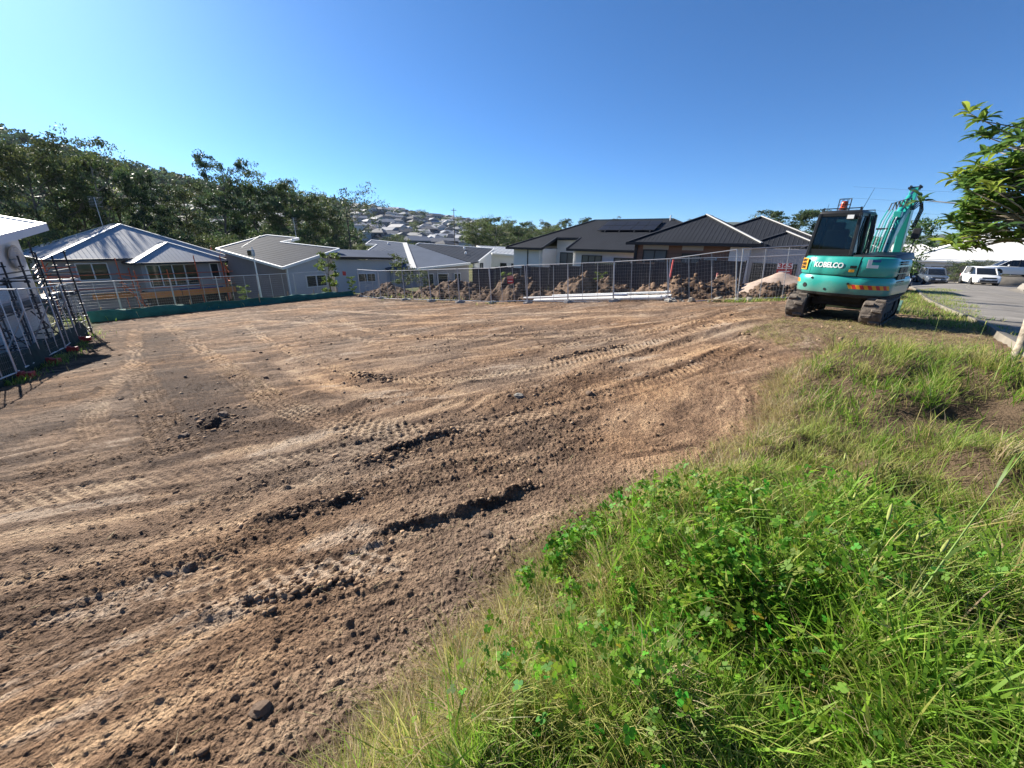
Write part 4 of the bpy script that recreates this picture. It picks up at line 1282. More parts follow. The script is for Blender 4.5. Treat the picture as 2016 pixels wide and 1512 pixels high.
for k, (s_, w_) in enumerate(((1.0, 0.9), (2.3, 1.3), (4.2, .8))):
    w4 = Vector((-10.4, 43.3)) + d4 * s_
    window(h3, (w4.x + n4.x * .03, w4.y + n4.y * .03), (w4.x + d4.x * w_ + n4.x * .03, w4.y + d4.y * w_ + n4.y * .03), -3.2, -1.75, n4, M_FRAME_W, M_GLASS, 1, 0.06)
d5 = Vector((1.5, 7.8)).normalized(); n5 = Vector((d5.y, -d5.x)); w5 = Vector((-4.6, 47.8)) + d5 * 2.2
window(h3, (w5.x + n5.x * .03, w5.y + n5.y * .03), (w5.x + d5.x * 1.3 + n5.x * .03, w5.y + d5.y * 1.3 + n5.y * .03), -1.9, -0.9, n5, M_TRIM_D, M_GLASS, 1, 0.07)
for p in ((-16.8, 55.6, 0.95), (-6.5, 54.0, 0.6), (-6.0, 51.2, 0.1)):
    MB().lathe([(0.13, 0), (0.13, 0.2), (0.05, 0.3)], 10, p).build('vent_pipe', M_TRIM_W, h3)
h3b = slab_house('white house with pale ribbed roof beyond the seamed roof')
poly_roof(h3b, [(-6.3, 69.8, 0.85), (1.8, 66.4, 0.66), (1.2, 55.4, -0.10), (-3.02, 57.92, 0.03)], M_ROOF_GREY, M_TRIM_W, 0.12, 0.6, (0.1, 1, 0))
wall_quad(h3b, (-3.3, 58.6), (1.1, 56.1), -0.15, -0.25, -5, M_WALL_WHITE, 0.2)
d6 = Vector((4.4, -2.5)).normalized(); n6 = Vector((-d6.y, d6.x)) * -1
for s_ in (1.6, 3.4):
    w6 = Vector((-3.3, 58.6)) + d6 * s_
    window(h3b, (w6.x + n6.x * .03, w6.y + n6.y * .03), (w6.x + d6.x * 1.0 + n6.x * .03, w6.y + d6.y * 1.0 + n6.y * .03), -2.6, -1.2, n6, M_TRIM_D, M_GLASS, 1, 0.07)

# --- house 4: white boards, charcoal roof with solar panels
h4 = uv_root('white boarded house with charcoal hip roof carrying solar panels', 0, 0)
# local x = v, y = u
ze = 1.14; sl = 0.353
def rz4(v): return ze + (v - 33.3) * sl
front = [(33.3, 24.2, ze), (33.3, 20.05, ze), (36.0, 20.05, rz4(36)), (36.0, 17.5, rz4(36)), (33.3, 17.5, ze), (33.3, 3.0, ze), (41.0, 10.7, rz4(41)), (41.0, 18.5, rz4(41))]
ro4 = MB()
roof_face(ro4, front, 0.10)
ro4 = ro4.build('roof', M_ROOF_DARK, h4)
rb = MB(); ribs_on(rb, front, (-1, 0, 0), 0.25, 0.014); rb.build('roof_ribs', M_ROOF_DARK, ro4)
sd_ = MB(); roof_face(sd_, [(33.3, 24.2, ze), (41.0, 18.5, rz4(41)), (48.7, 24.2, ze)], 0.1); sd_.build('side_roof', M_ROOF_DARK, ro4)
sd_ = MB(); roof_face(sd_, [(48.7, 24.2, ze), (41.0, 18.5, rz4(41)), (41.0, 10.7, rz4(41)), (48.7, 3.0, ze)], 0.1); sd_.build('rear_roof', M_ROOF_DARK, ro4)
sd_ = MB(); roof_face(sd_, [(33.3, 3.0, ze), (41.0, 10.7, rz4(41)), (48.7, 3.0, ze)], 0.1); sd_.build('side_roof', M_ROOF_DARK, ro4)
for a, b in (((33.3, 24.2, ze), (41.0, 18.5, rz4(41))), ((41, 18.5, rz4(41)), (41, 10.7, rz4(41))), ((33.3, 3.0, ze), (41.0, 10.7, rz4(41)))):
    MB().bar(Vector(a) + Vector((0, 0, .04)), Vector(b) + Vector((0, 0, .04)), 0.2, 0.06).build('hip_cap', M_ROOF_DARK, ro4)
for a, b in (((33.3, 24.2), (33.3, 20.05)), ((33.3, 17.5), (33.3, 9.0)), ((36.0, 20.05), (36.0, 17.5))):
    za = ze if a[0] < 34 else rz4(36)
    MB().bar((a[0] - .07, a[1], za - .10), (b[0] - .07, b[1], za - .10), 0.14, 0.20).build('gutter', M_TRIM_D, ro4)
for u_ in (20.05, 17.5):
    MB().bar((33.25, u_, ze - .06), (36.0, u_, rz4(36) - .06), 0.10, 0.24).build('barge_board', M_TRIM_D, ro4)
def boards(root, p, q, z0, z1, nrm, m, bh=0.30, slopeb=None):
    """weatherboards: one box per course"""
    p, q = Vector((*p, 0)), Vector((*q, 0)); nrm = Vector((*nrm, 0)).normalized()
    n = int((z1 - z0) / bh)
    for k in range(n):
        za = z1 - (k + 1) * bh
        MB().prism([p + nrm * 0.035 + Vector((0, 0, za)), q + nrm * 0.035 + Vector((0, 0, za)), q + nrm * 0.012 + Vector((0, 0, za + bh - .006)), p + nrm * 0.012 + Vector((0, 0, za + bh - .006))], -nrm * 0.03).build('board', m, root)
wl = MB().box((40.5, 22.05, -1.0), (13.2, 3.3, 4.1)).build('wall', M_WALL_WHITE, h4)
boards(wl, (33.88, 23.68), (33.88, 20.42), -2.2, 1.0, (-1, 0), M_WALL_WHITE)
boards(wl, (36.58, 20.38), (33.9, 20.38), -2.2, 1.0, (0, -1), M_WALL_WHITE)
w2 = MB().box((41.8, 18.75, -0.6), (10.4, 3.2, 4.9)).build('recess_wall', M_WALL_WHITE, h4)
w3_ = MB().box((40.5, 10.1, -1.0), (13.2, 14.0, 4.1)).build('wall', M_WALL_WHITE, h4)
boards(w3_, (33.88, 17.08), (33.88, 9.9), -2.2, 1.0, (-1, 0), M_WALL_WHITE)
boards(w3_, (36.5, 17.12), (33.9, 17.12), -2.2, 1.0, (0, 1), M_WALL_WHITE)
MB().bar((33.84, 22.0, 0.95), (33.84, 22.0, -3), 0.10, 0.06).build('corner_strip', M_TRIM_D, h4)
for u_ in (20.6, 16.9): MB().tube((33.74, u_, 0.95), (33.74, u_, -3), 0.05, 8).build('downpipe', M_TRIM_W, h4)
window(h4, (36.58, 19.9), (36.58, 18.3), -1.4, 0.72, (-1, 0), M_TRIM_D, M_GLASS_L, 2, 0.07)
window(h4, (33.82, 16.2), (33.82, 14.3), -1.3, 0.62, (-1, 0), M_TRIM_D, M_GLASS_L, 3, 0.06)
window(h4, (33.82, 13.2), (33.82, 11.2), -0.5, 0.50, (-1, 0), M_TRIM_D, M_GLASS_L, 3, 0.06)
M_SOLAR = mat('solar_cells', (0.010, 0.012, 0.020), 0.5, spec=0.25)
sol = thing('solar_array', 'two rows of black solar panels on the charcoal roof', 'solar panels')
sol.matrix_world = h4.matrix_world.copy()
nn = Vector((-sl, 0, 1)).normalized()
for r_ in range(2):
    for c_ in range(5):
        va, vb = 37.55 + r_ * 1.30, 37.55 + r_ * 1.30 + 1.24
        ua = 11.25 + c_ * 1.07; ub = ua + 1.03
        q = [Vector((va, ua, rz4(va))), Vector((va, ub, rz4(va))), Vector((vb, ub, rz4(vb))), Vector((vb, ua, rz4(vb)))]
        pnl = MB().prism([p + nn * 0.13 for p in q], nn * 0.04).build('solar_panel', M_TRIM_D, sol)
        c0 = sum(q, Vector()) / 4
        MB().prism([c0 + (p - c0) * 0.94 + nn * 0.172 for p in q], nn * 0.004).build('cells', M_SOLAR, pnl)
for u_ in (11.6, 13.0, 14.4, 15.8):
    MB().bar((37.4, u_, rz4(37.4) + .09), (40.2, u_, rz4(40.2) + .09), 0.05, 0.05).build('mounting_rail', M_STEEL, sol)
MB().tube((40.6, 8.6 + 2.2, rz4(40.6)), (40.6, 10.8, rz4(40.6) + .45), 0.06, 8).build('vent_pipe', M_TRIM_W, h4)
# object on the lawn behind the fence, seen over it: covered barbecue table
bq = thing('covered_barbecue', 'dark green covered barbecue against the white boarded wall', 'barbecue')
bq.matrix_world = h4.matrix_world.copy()
MB().box((33.1, 13.2, -0.15), (0.6, 2.6, 0.5)).build('cover', mat('bbq_cover', (0.02, 0.035, 0.03), .7), bq, bevel=0.12, seg=2)
MB().box((33.1, 13.2, -1.2), (0.5, 2.3, 1.6)).build('cart', M_TRIM_D, bq)

# --- house 5: brick, charcoal hips
h5 = uv_root('brown brick house with charcoal hip roofs and pale hip caps', 0, 0)
M_CAP_SUN = mat('sunlit_hip_cap', (0.60, 0.585, 0.55), 0.45, 0.1)
def hip5(x0, x1, y0, y1, z, rise, along, sunny=True):
    r_ = hip(h5, x0, x1, y0, y1, z, rise, M_ROOF_DARK, M_TRIM_D, M_ROOF_DARK, along, 0.25)
    return r_
r5 = hip5(27.3, 36.9, 2.1, 9.8, 1.74, 1.78, 'x')
hip5(31.5, 41.5, -1.0, 7.2, 1.85, 1.75, 'x')
hip5(29.6, 34.6, -0.8, 3.2, 1.62, 0.85, 'x')
hip5(28.8, 33.2, -3.2, 0.2, 1.55, 0.80, 'x')
# sun on the right-hand hips, painted as a broad pale cap
def capline(a, b): MB().bar(a, b, 0.13, 0.05).build('sunlit_hip_cap', M_CAP_SUN, r5)
capline((27.3, 2.1, 1.82), (31.15, 5.95, 3.60)); capline((31.6, -0.9, 1.95), (35.6, 3.1, 3.68)); capline((29.7, -0.7, 1.72), (31.6, 1.2, 2.55)); capline((28.9, -3.1, 1.65), (30.5, -1.5, 2.43))
bw = MB().box((32.0, 6.6, -0.7), (8.0, 5.9, 4.7)).build('wall', M_BRICK, h5)
bw.data.transform(Matrix.Translation((0, 0, 0)))
wh = MB().box((27.95, 3.15, 0.0), (0.5, 1.05, 3.1)).build('white_pier', M_WALL_WHITE, h5)
MB().box((32, 1.2, -0.6), (7.6, 3.0, 4.2)).build('garage_wall', M_WALL_LGREY, h5)
window(h5, (27.96, 8.9), (27.96, 7.35), 0.5, 1.28, (-1, 0), M_TRIM_D, M_GLASS_L, 2, 0.06)
window(h5, (27.96, 6.4), (27.96, 5.25), 0.3, 1.10, (-1, 0), M_TRIM_D, M_GLASS_L, 2, 0.06)
for ua, ub in ((8.95, 7.3), (6.45, 5.2)):
    MB().box((27.98, (ua + ub) / 2, 1.44), (0.08, abs(ua - ub), 0.26)).build('pale_infill', M_WALL_LGREY, h5)
window(h5, (27.96, 5.05), (27.96, 4.35), 0.15, 0.85, (-1, 0), M_WALL_LGREY, M_GLASS_L, 1, 0.05)
MB().bar((27.92, 9.4, 1.6), (27.92, 9.4, -2), 0.18, 0.12).build('downpipe', M_TRIM_D, h5)
gd = MB().box((28.16, 1.3, -0.5), (0.06, 2.2, 2.4)).build('garage_door', M_TRIM_D, h5)
for k in range(4): MB().box((28.12, 1.3, -1.4 + k * .58), (0.03, 2.1, 0.52)).build('door_panel', M_DKFENCE, gd)
for k in range(10): MB().box((28.10, -1.9 + k * 0.16, 0.1), (0.05, 0.12, 2.3)).build('slat', M_WALL_LGREY, h5)
MB().box((28.3, -1.2, 0.0), (0.3, 1.7, 2.9)).build('entry_wall', M_WALL_LGREY, h5)

# --- white building on the left with black scaffold
hL = slab_house('white rendered building with pale roof behind black scaffolding', 'building')
e1 = Vector((0.53, -0.848)); e2 = Vector((-0.934, 0.357))
P0 = Vector((-17.87, 16.02, 1.95)); P1 = P0 + Vector((e1.x, e1.y, -0.115)) * 10; P3 = P0 + Vector((e2.x, e2.y, 0.088)) * 8; P2 = P1 + (P3 - P0)
poly_roof(hL, [P0, P1, P2, P3], M_ROOF_WHITE, M_TRIM_W, 0.16, 0.5, (e2.x, e2.y, 0), edges=[0, 3])
w0 = Vector((-18.75, 15.72)); w1 = w0 + e1 * 10; ww = Vector((-0.848, -0.53)) * 6
zt0, zt1 = 1.72, 0.62
MB().add([(w0.x, w0.y, -4), (w1.x, w1.y, -4), (w1.x + ww.x, w1.y + ww.y, -4), (w0.x + ww.x, w0.y + ww.y, -4), (w0.x, w0.y, zt0), (w1.x, w1.y, zt1), (w1.x + ww.x, w1.y + ww.y, zt1), (w0.x + ww.x, w0.y + ww.y, zt0)],
         [(0, 1, 5, 4), (1, 2, 6, 5), (2, 3, 7, 6), (3, 0, 4, 7), (4, 5, 6, 7), (3, 2, 1, 0)]).build('wall', M_WALL_WHITE, hL)
# coiled white hose bundle hung on the wall
cb = thing('hose_coil', 'coil of white corrugated hose hung on the white building wall', 'hose coil')
ctr = w0 + e1 * 1.0 + Vector((0.848, 0.53)) * 0.14
Mc = Matrix(((e1.x, 0, 0.848, ctr.x), (e1.y, 0, 0.53, ctr.y), (0, 1, 0, 0.78), (0, 0, 0, 1)))
for k in range(5):
    rad = 0.12 + k * 0.075
    pts = [Mc @ Vector((rad * math.cos(t), rad * math.sin(t), 0.02 * math.sin(3 * t + k))) for t in np.linspace(0, 6.2, 25)]
    MB().path(pts, 0.042, 6).build('hose_loop', M_WALL_LGREY, cb, smooth='all')
bs = thing('scaffold', 'black scaffolding with plank decks against the white building', 'scaffold')
nrm = Vector((0.848, 0.53))
for i in range(6):
    for j, off in enumerate((0.30, 1.15)):
        p = w0 + e1 * (0.25 + i * 1.25) + nrm * off + Vector((random.uniform(-.03, .03), 0))
        zb = hzf(p.x, p.y) - .05
        top = 1.05 - i * 0.16 + (0.3 if (i + j) % 3 == 0 else 0)
        mb = MB().tube((p.x, p.y, zb), (p.x + .01, p.y, top), 0.026, 8)
        for z in np.arange(zb + 0.35, top, 0.5):
            mb.lathe([(0.026, -.02), (0.07, -.02), (0.07, .02), (0.026, .02)], 8, (p.x, p.y, z))
        mb.build('standard', M_BLACKSTEEL, bs)
        if j == 0 and i < 5:
            for z in (-0.62, 0.35, -1.7):
                for off2 in (0.30, 1.15):
                    q = w0 + e1 * (0.25 + i * 1.25) + nrm * off2; q2 = q + e1 * 1.25
                    MB().tube((q.x, q.y, z), (q2.x, q2.y, z), 0.022, 6).build('ledger', M_BLACKSTEEL, bs)
        if j == 0:
            for z in (-0.62, 0.2, -1.7):
                q = p + nrm * 0.85
                MB().tube((p.x, p.y, z), (q.x, q.y, z), 0.022, 6).build('transom', M_BLACKSTEEL, bs)
for k in range(3):
    a = w0 + e1 * 0.1 + nrm * (0.42 + k * 0.26); b = a + e1 * 6.4
    MB().bar((a.x, a.y, -0.56), (b.x, b.y, -0.56), 0.24, 0.05).build('deck_plank', M_BLACKSTEEL if k else M_CONC, bs)
a = w0 + nrm * 0.75 - e1 * 0.5; b = a + e1 * 1.6
MB().bar((a.x, a.y, -0.12), (b.x, b.y, -0.02), 0.75, 0.05).build('white_deck_board', M_WALL_WHITE, bs)
for i in range(3):
    a = w0 + e1 * (0.3 + i * 2.2) + nrm * 1.15; b = a + e1 * 2.0
    MB().tube((a.x, a.y, -2.2), (b.x, b.y, -0.7), 0.02, 6).build('brace', M_BLACKSTEEL, bs)

# --- pale roofed houses across the road
def far_house(label, loc, rz, w, d, hw, rise, mr, mw, trim, al='x'):
    t = thing('house', label, 'house', loc, rz)
    hip(t, -w / 2, w / 2, -d / 2, d / 2, hw, rise, mr, trim, trim, al, None)
    walls(t, -w / 2 + .5, w / 2 - .5, -d / 2 + .5, d / 2 - .5, -2.5, hw - .1, mw)
    return t
hr = far_house('house with a big pale roof across the road behind the parked cars', (66, 54, -1.9), math.radians(-42), 22, 15, 2.3, 3.3, M_ROOF_WHITE, M_WALL_WHITE, M_TRIM_W)
hr2 = far_house('smaller pale roofed house with louvred wall beyond the sapling', (55.5, 59.5, -2.0), math.radians(-42), 13, 10, 2.2, 2.0, M_ROOF_WHITE, M_WALL_WHITE, M_TRIM_W)
for k in range(5):
    window(hr2, (-3.2 + k * .75, -4.52), (-2.7 + k * .75, -4.52), 0.9, 1.9, (0, -1), M_TRIM_W, M_GLASS, 1, .05)
for k in range(3):
    window(hr, (-7 + k * 4.5, -7.02), (-5 + k * 4.5, -7.02), 0.6, 1.8, (0, -1), M_TRIM_W, M_GLASS, 2, .06)
# ------------------------------------------------------------------ trees
M_LEAF = attr_mat('gum_leaves', rough=0.6, transl=0.32, spec=0.3, obj_var=0.28)
M_BARK = mat('grey_bark', (0.115, 0.095, 0.08), 0.9, var=0.35, vscale=2.5, bump=0.4, bscale=8)
M_BARK_P = mat('pale_bark', (0.30, 0.26, 0.22), 0.85, var=0.3, vscale=1.2)
def leaf_quads(C_, D_, L_, W_, rs, fold=0.0):
    """diamond leaves: centres C_, axis D_, lengths, widths -> verts (n*4,3), quad loops"""
    n = len(C_)
    D_ = D_ / (np.linalg.norm(D_, axis=1, keepdims=True) + 1e-9)
    R_ = rs.normal(size=(n, 3))
    S_ = np.cross(D_, R_); S_ /= (np.linalg.norm(S_, axis=1, keepdims=True) + 1e-9)
    L2, W2 = (L_ / 2)[:, None], (W_ / 2)[:, None]
    V = np.stack([C_ - D_ * L2, C_ + S_ * W2 - D_ * L2 * .1, C_ + D_ * L2, C_ - S_ * W2 - D_ * L2 * .1], 1)
    return V.reshape(-1, 3), np.arange(n * 4).reshape(-1, 4)
def gum_proto(seed, H, spread, n_leaf, greens, lean=0.0, bare=0.35, leaf=0.42, label='', group='', bark=M_BARK, fork=False, name='gum_tree', cat='tree', dens=1.0, clump=1.0):
    rs = np.random.default_rng(seed)
    t = thing(name, label, cat, group=group)
    tr = MB()
    top = np.array([rs.normal() * 0.04 * H + lean * H, rs.normal() * 0.04 * H, H * 0.93])
    def curve(a, b, wob, n=6):
        pts = []
        for i in range(n + 1):
            f = i / n
            p = a + (b - a) * f + np.array([math.sin(f * 5 + seed), math.cos(f * 4 + seed * 2), 0]) * wob * math.sin(f * math.pi)
            pts.append(p)
        return pts
    r0 = H * 0.017
    trunk = curve(np.zeros(3), top, H * 0.022, 8)
    tr.path(trunk, [r0 * (1.25 if i == 0 else 1) * (1 - 0.82 * i / 8) for i in range(9)], 7)
    ends = [(trunk[-1], 0.8)]
    nl = int(9 + 4 * rs.random())
    for k in range(nl):
        f = bare + (0.97 - bare) * (k + rs.random() * .8) / nl
        i = min(7, int(f * 8)); a = trunk[i] + (trunk[i + 1] - trunk[i]) * (f * 8 - i)
        ang = k * 2.4 + rs.random()
        ln = spread * H * (0.5 + 0.5 * rs.random()) * (1.15 - 0.65 * abs(f - 0.62))
        b = a + np.array([math.cos(ang) * ln, math.sin(ang) * ln, ln * (0.35 + 0.55 * rs.random())])
        lb = curve(a, b, ln * 0.08, 4)
        rl = r0 * (1 - 0.8 * f) * 0.6
        tr.path(lb, [rl * (1 - 0.17 * j) for j in range(5)], 5)
        ends.append((b, 1.0))
        for j in range(3):
            a2 = lb[1 + j]; ang2 = ang + rs.normal() * 0.9; l2 = ln * (0.35 + 0.3 * rs.random())
            b2 = a2 + np.array([math.cos(ang2) * l2, math.sin(ang2) * l2, l2 * (0.2 + 0.7 * rs.random())])
            tr.path([a2, (a2 + b2) / 2 + rs.normal(size=3) * .05 * l2, b2], [rl * .5, rl * .35, rl * .15], 4)
            ends.append((b2, 0.8))
    tr.build('trunk', bark, t, smooth='all')
    E_ = np.array([e[0] for e in ends]); wgt = np.array([e[1] for e in ends])
    Cs, Ds, sizes_, shade = [], [], [], []
    for e, w in zip(E_, wgt):
        nsub = 3 + rs.integers(0, 3)
        for _ in range(nsub):
            c = e + rs.normal(size=3) * np.array([1, 1, .6]) * spread * H * 0.16
            rad = spread * H * (0.10 + 0.10 * rs.random()) * clump
            m_ = int(n_leaf / (len(E_) * 4.0) * (0.5 + rs.random()))
            p = rs.normal(size=(m_, 3)); p /= np.linalg.norm(p, axis=1, keepdims=True)
            p *= (rs.random((m_, 1)) ** 0.45) * rad * np.array([1.25, 1.25, 0.75])
            Cs.append(c + p)
            dd = rs.normal(size=(m_, 3)); dd[:, 2] -= 0.9
            Ds.append(dd)
            g = greens[rs.integers(0, len(greens))]
            shade.append(np.array(g) * rs.uniform(.6, 1.35) * (0.75 + 0.5 * rs.random((m_, 1))))
    Cc = np.vstack(Cs); Dd = np.vstack(Ds); cc = np.vstack(shade)
    n = len(Cc)
    V, Q = leaf_quads(Cc, Dd, leaf * (0.7 + 0.6 * rs.random(n)), leaf * 0.42 * (0.7 + 0.6 * rs.random(n)), rs)
    np_mesh('crown', V, Q, 4, M_LEAF, col=np.repeat(cc, 4, 0), parent=t)
    return t
G_DARK = [(0.049, 0.086, 0.033), (0.067, 0.106, 0.038), (0.041, 0.074, 0.035), (0.086, 0.118, 0.045)]
G_OLIVE = [(0.092, 0.118, 0.038), (0.073, 0.103, 0.038), (0.116, 0.133, 0.047), (0.062, 0.091, 0.036)]
G_BLUE = [(0.055, 0.096, 0.055), (0.073, 0.118, 0.065), (0.047, 0.081, 0.05)]
G_LIGHT = [(0.129, 0.184, 0.052), (0.104, 0.155, 0.047), (0.16, 0.206, 0.065)]
BG_ = 'tall gum trees behind the houses'
protos = [
    gum_proto(1, 18, 0.26, 7600, G_DARK, label='tall dense dark green gum tree behind the houses', group=BG_),
    gum_proto(2, 18, 0.30, 7000, G_OLIVE, label='tall olive green spreading gum tree behind the houses', group=BG_),
    gum_proto(3, 18, 0.22, 6400, G_DARK + G_BLUE, label='tall narrow bluish green gum tree behind the houses', group=BG_, bare=0.3),
    gum_proto(4, 18, 0.28, 5200, G_OLIVE + G_LIGHT, bare=0.45, label='tall open crowned gum tree with light green leaves behind the houses', group=BG_, bark=M_BARK_P),
]
opn = gum_proto(5, 16, 0.36, 2300, G_OLIVE + G_BLUE, bare=0.42, label='wide thin crowned gum tree with bare spreading limbs before the hillside estate', group=None, clump=0.8)
shrubP = gum_proto(6, 6, 0.42, 3600, G_DARK + G_OLIVE, bare=0.08, leaf=0.30, label='bushy dark green tree low behind the houses', group='bushy trees behind the houses', clump=1.5)
shrubL = gum_proto(7, 6, 0.40, 3200, G_LIGHT + G_OLIVE, bare=0.08, leaf=0.28, label='bushy light green tree low behind the houses', group='light bushy trees behind the houses', clump=1.4)
used = set()
def put(proto, x, y, H, H0, rz=None, sxy=1.0, z=None, label=None, group=None):
    if proto.name in used: o = copy_tree(proto)
    else: o = proto; used.add(proto.name)
    s = H / H0
    o.location = (x, y, (hzf(x, y) if z is None else z) - 0.1)
    o.rotation_euler = (0, 0, random.random() * 6.28 if rz is None else rz)
    o.scale = (s * sxy, s * sxy, s)
    if label: o['label'] = label
    if group: o['group'] = group
    return o
R2_ = random.Random(3)
BELT = [(-55.9, 50.0, 16.6, 1), (-58.5, 54.5, 16.8, 1), (-60.7, 59.5, 16.6, 0), (-57.0, 58.9, 17.6, 3), (-59.5, 64.9, 17.5, 2), (-52.8, 60.1, 15.1, 0), (-54.0, 65.7, 14.5, 2), (-58.1, 75.1, 16.0, 1), (-50.4, 72.1, 19.6, 2), (-51.9, 79.5, 17.4, 0), (-46.9, 76.8, 16.0, 0), (-44.7, 80.4, 17.5, 3), (-39.7, 76.3, 16.0, 0), (-38.7, 81.2, 15.0, 3), (-35.2, 79.0, 12.5, 1)]
for x, y, H, k in BELT:
    put(protos[k], x, y, H * 0.97, 18, sxy=R2_.uniform(0.72, 0.95))
put(opn, -31.6, 80.0, 14.6, 16, 1.0)
# second rank, deeper
for k in range(9):
    az = math.radians(-54 + 33 * k / 8 + R2_.uniform(-1, 1)); D = R2_.uniform(100, 150)
    put(protos[R2_.randrange(4)], D * math.sin(az), D * math.cos(az), R2_.uniform(9.5, 12.5) * (0.9 if az > -0.5 else 1.1), 18, sxy=R2_.uniform(1, 1.25))
# understorey
for k in range(40):
    az = math.radians(-52 + 40 * k / 39 + R2_.uniform(-.8, .8)); D = R2_.uniform(66, 88)
    H = R2_.uniform(4.0, 6.8) if az < -0.42 else R2_.uniform(3.6, 6.0)
    if az > -0.30: D += 25; 
    put(shrubP if R2_.random() < .7 else shrubL, D * math.sin(az), D * math.cos(az), H, 6)
# wooded mid ground right of the estate and behind the houses on the right
MID = [(-14.9, 149.3, 14.8), (-9.3, 159.7, 16.5), (-2.4, 150.0, 14.4), (5.4, 169.9, 14.8), (14.2, 179.4, 16.1), (21.3, 168.7, 16.5), (32.5, 187.2, 18.0), (43.2, 195.3, 18.2), (49.4, 183.5, 16.9), (60.3, 190.7, 17.8), (68.6, 187.9, 16.2)]
MG = 'gum trees of the wood beyond the white boarded house'
MLAB = ['dense dark green gum in the wood beyond the white boarded house', 'olive green gum in the wood beyond the white boarded house', 'narrow bluish gum in the wood beyond the white boarded house', 'open light green gum in the wood beyond the white boarded house']
for x, y, H in MID:
    k = R2_.randrange(4); put(protos[k], x, y, H * .97, 18, sxy=1.15, label=MLAB[k], group=MG)
for k in range(46):
    az = math.radians(R2_.uniform(-6.5, 24)); D = R2_.uniform(118, 215)
    j = R2_.randrange(4); put(protos[j], D * math.sin(az), D * math.cos(az), R2_.uniform(9, 13.5), 18, sxy=1.3, label=MLAB[j], group=MG)
for x, y, H in [(50.6, 80.4, 12.2), (55.4, 83.2, 12.4), (57.6, 93.7, 11.4), (52.0, 88.0, 9.5), (60.3, 103.8, 10.7), (63, 97, 10)]:
    put(protos[0], x, y, H, 18, sxy=1.6, label='broad dark tree standing behind the cab of the excavator', group='broad dark trees behind the excavator')
for k in range(16):
    az = math.radians(R2_.uniform(38, 58)); D = R2_.uniform(130, 260)
    put(protos[R2_.randrange(3)], D * math.sin(az), D * math.cos(az), R2_.uniform(6, 9), 18, sxy=1.5, label='distant dark tree beyond the pale roofed houses', group='distant trees beyond the pale roofs')

# shrubs growing by the boundary
sap = gum_proto(31, 3.0, 0.22, 1500, [(0.14, 0.20, 0.035), (0.20, 0.26, 0.05), (0.10, 0.15, 0.03)], bare=0.12, leaf=0.17, label='slender yellow green sapling in front of grey gable wall', name='sapling', cat='sapling')
put(sap, -15.2, 33.4, 3.5, 3.0)
sap2 = gum_proto(32, 3.0, 0.34, 1500, [(0.07, 0.10, 0.035), (0.11, 0.14, 0.045)], bare=0.1, leaf=0.17, label='rounded green wattle bush growing among the soil heaps', name='bush', cat='bush')
put(sap2, -9.4, 34.2, 3.0, 3.0)
o = put(sap2, -7.2, 32.4, 1.9, 3.0, label='smaller green bush growing beside the wattle among the soil heaps')
o = put(sap, -13.2, 32.8, 1.5, 3.0, label='short yellow green shrub at the end of the silt cloth')
o = put(sap, -0.5, 30.2, 1.7, 3.0, label='thin weedy shrub against the end of the charcoal fence')
o = put(sap, 5.4, 25.2, 1.5, 3.0, label='leafy weed growing at the foot of the charcoal fence')
o = put(sap, -20.6, 30.6, 1.6, 3.0, label='bright green weed beside the solar street lamp')

# hillside forest: beyond counting
rs = np.random.default_rng(99)
n_t = 3600
az = np.radians(rs.uniform(-64, -17, n_t)); rd = rs.uniform(165, 860, n_t) 
tx_, ty_ = rd * np.sin(az), rd * np.cos(az)
keep = ~((np.degrees(az) > -21.5) & (rd < 640)) & ~((rd > 230) & (rd < 560) & (np.abs(fbm(tx_ / 60, ty_ / 60, 2, 7) - .5) < 0.055))
tx_, ty_ = tx_[keep], ty_[keep]
az2 = np.radians(rs.uniform(-17, 62, 900)); rd2 = rs.uniform(660, 1200, 900)
tx_ = np.concatenate([tx_, rd2 * np.sin(az2)]); ty_ = np.concatenate([ty_, rd2 * np.cos(az2)])
tz_ = hz(tx_, ty_)
Hh = rs.uniform(9, 15, len(tx_))
Hh[len(tx_) - 900:] *= 0.7
per = 30
nT = len(tx_)
off = rs.normal(size=(nT, per, 3)); off /= np.linalg.norm(off, axis=2, keepdims=True)
off *= rs.random((nT, per, 1)) ** .4
bl = rs.normal(size=(nT, 5, 3)) * np.array([.55, .55, .28])
pick = rs.integers(0, 5, (nT, per))
cen = np.take_along_axis(bl, pick[:, :, None], 1)
off = off * np.array([0.55, 0.55, 0.34]) + cen
C_ = np.stack([tx_, ty_, tz_ + Hh * 0.62], 1)[:, None, :] + off * (Hh * 0.42)[:, None, None]
C_ = C_.reshape(-1, 3)
Dn = rs.normal(size=C_.shape); Dn[:, 2] -= .4
LL = np.repeat(Hh * 0.20, per) * rs.uniform(.6, 1.4, len(C_))
V, Q = leaf_quads(C_, Dn, LL, LL * 0.6, rs)
gcol = np.array(G_DARK + G_BLUE)[rs.integers(0, 7, nT)]
gcol = gcol * rs.uniform(.6, 1.4, (nT, 1))
gcol = np.repeat(gcol, per, 0) * rs.uniform(.7, 1.35, (len(C_), 1))
fo = np_mesh('hillside_forest', V, Q, 4, M_LEAF, col=np.repeat(gcol, 4, 0))
tag(fo, 'dark gum forest covering the hill', 'forest', kind='stuff')

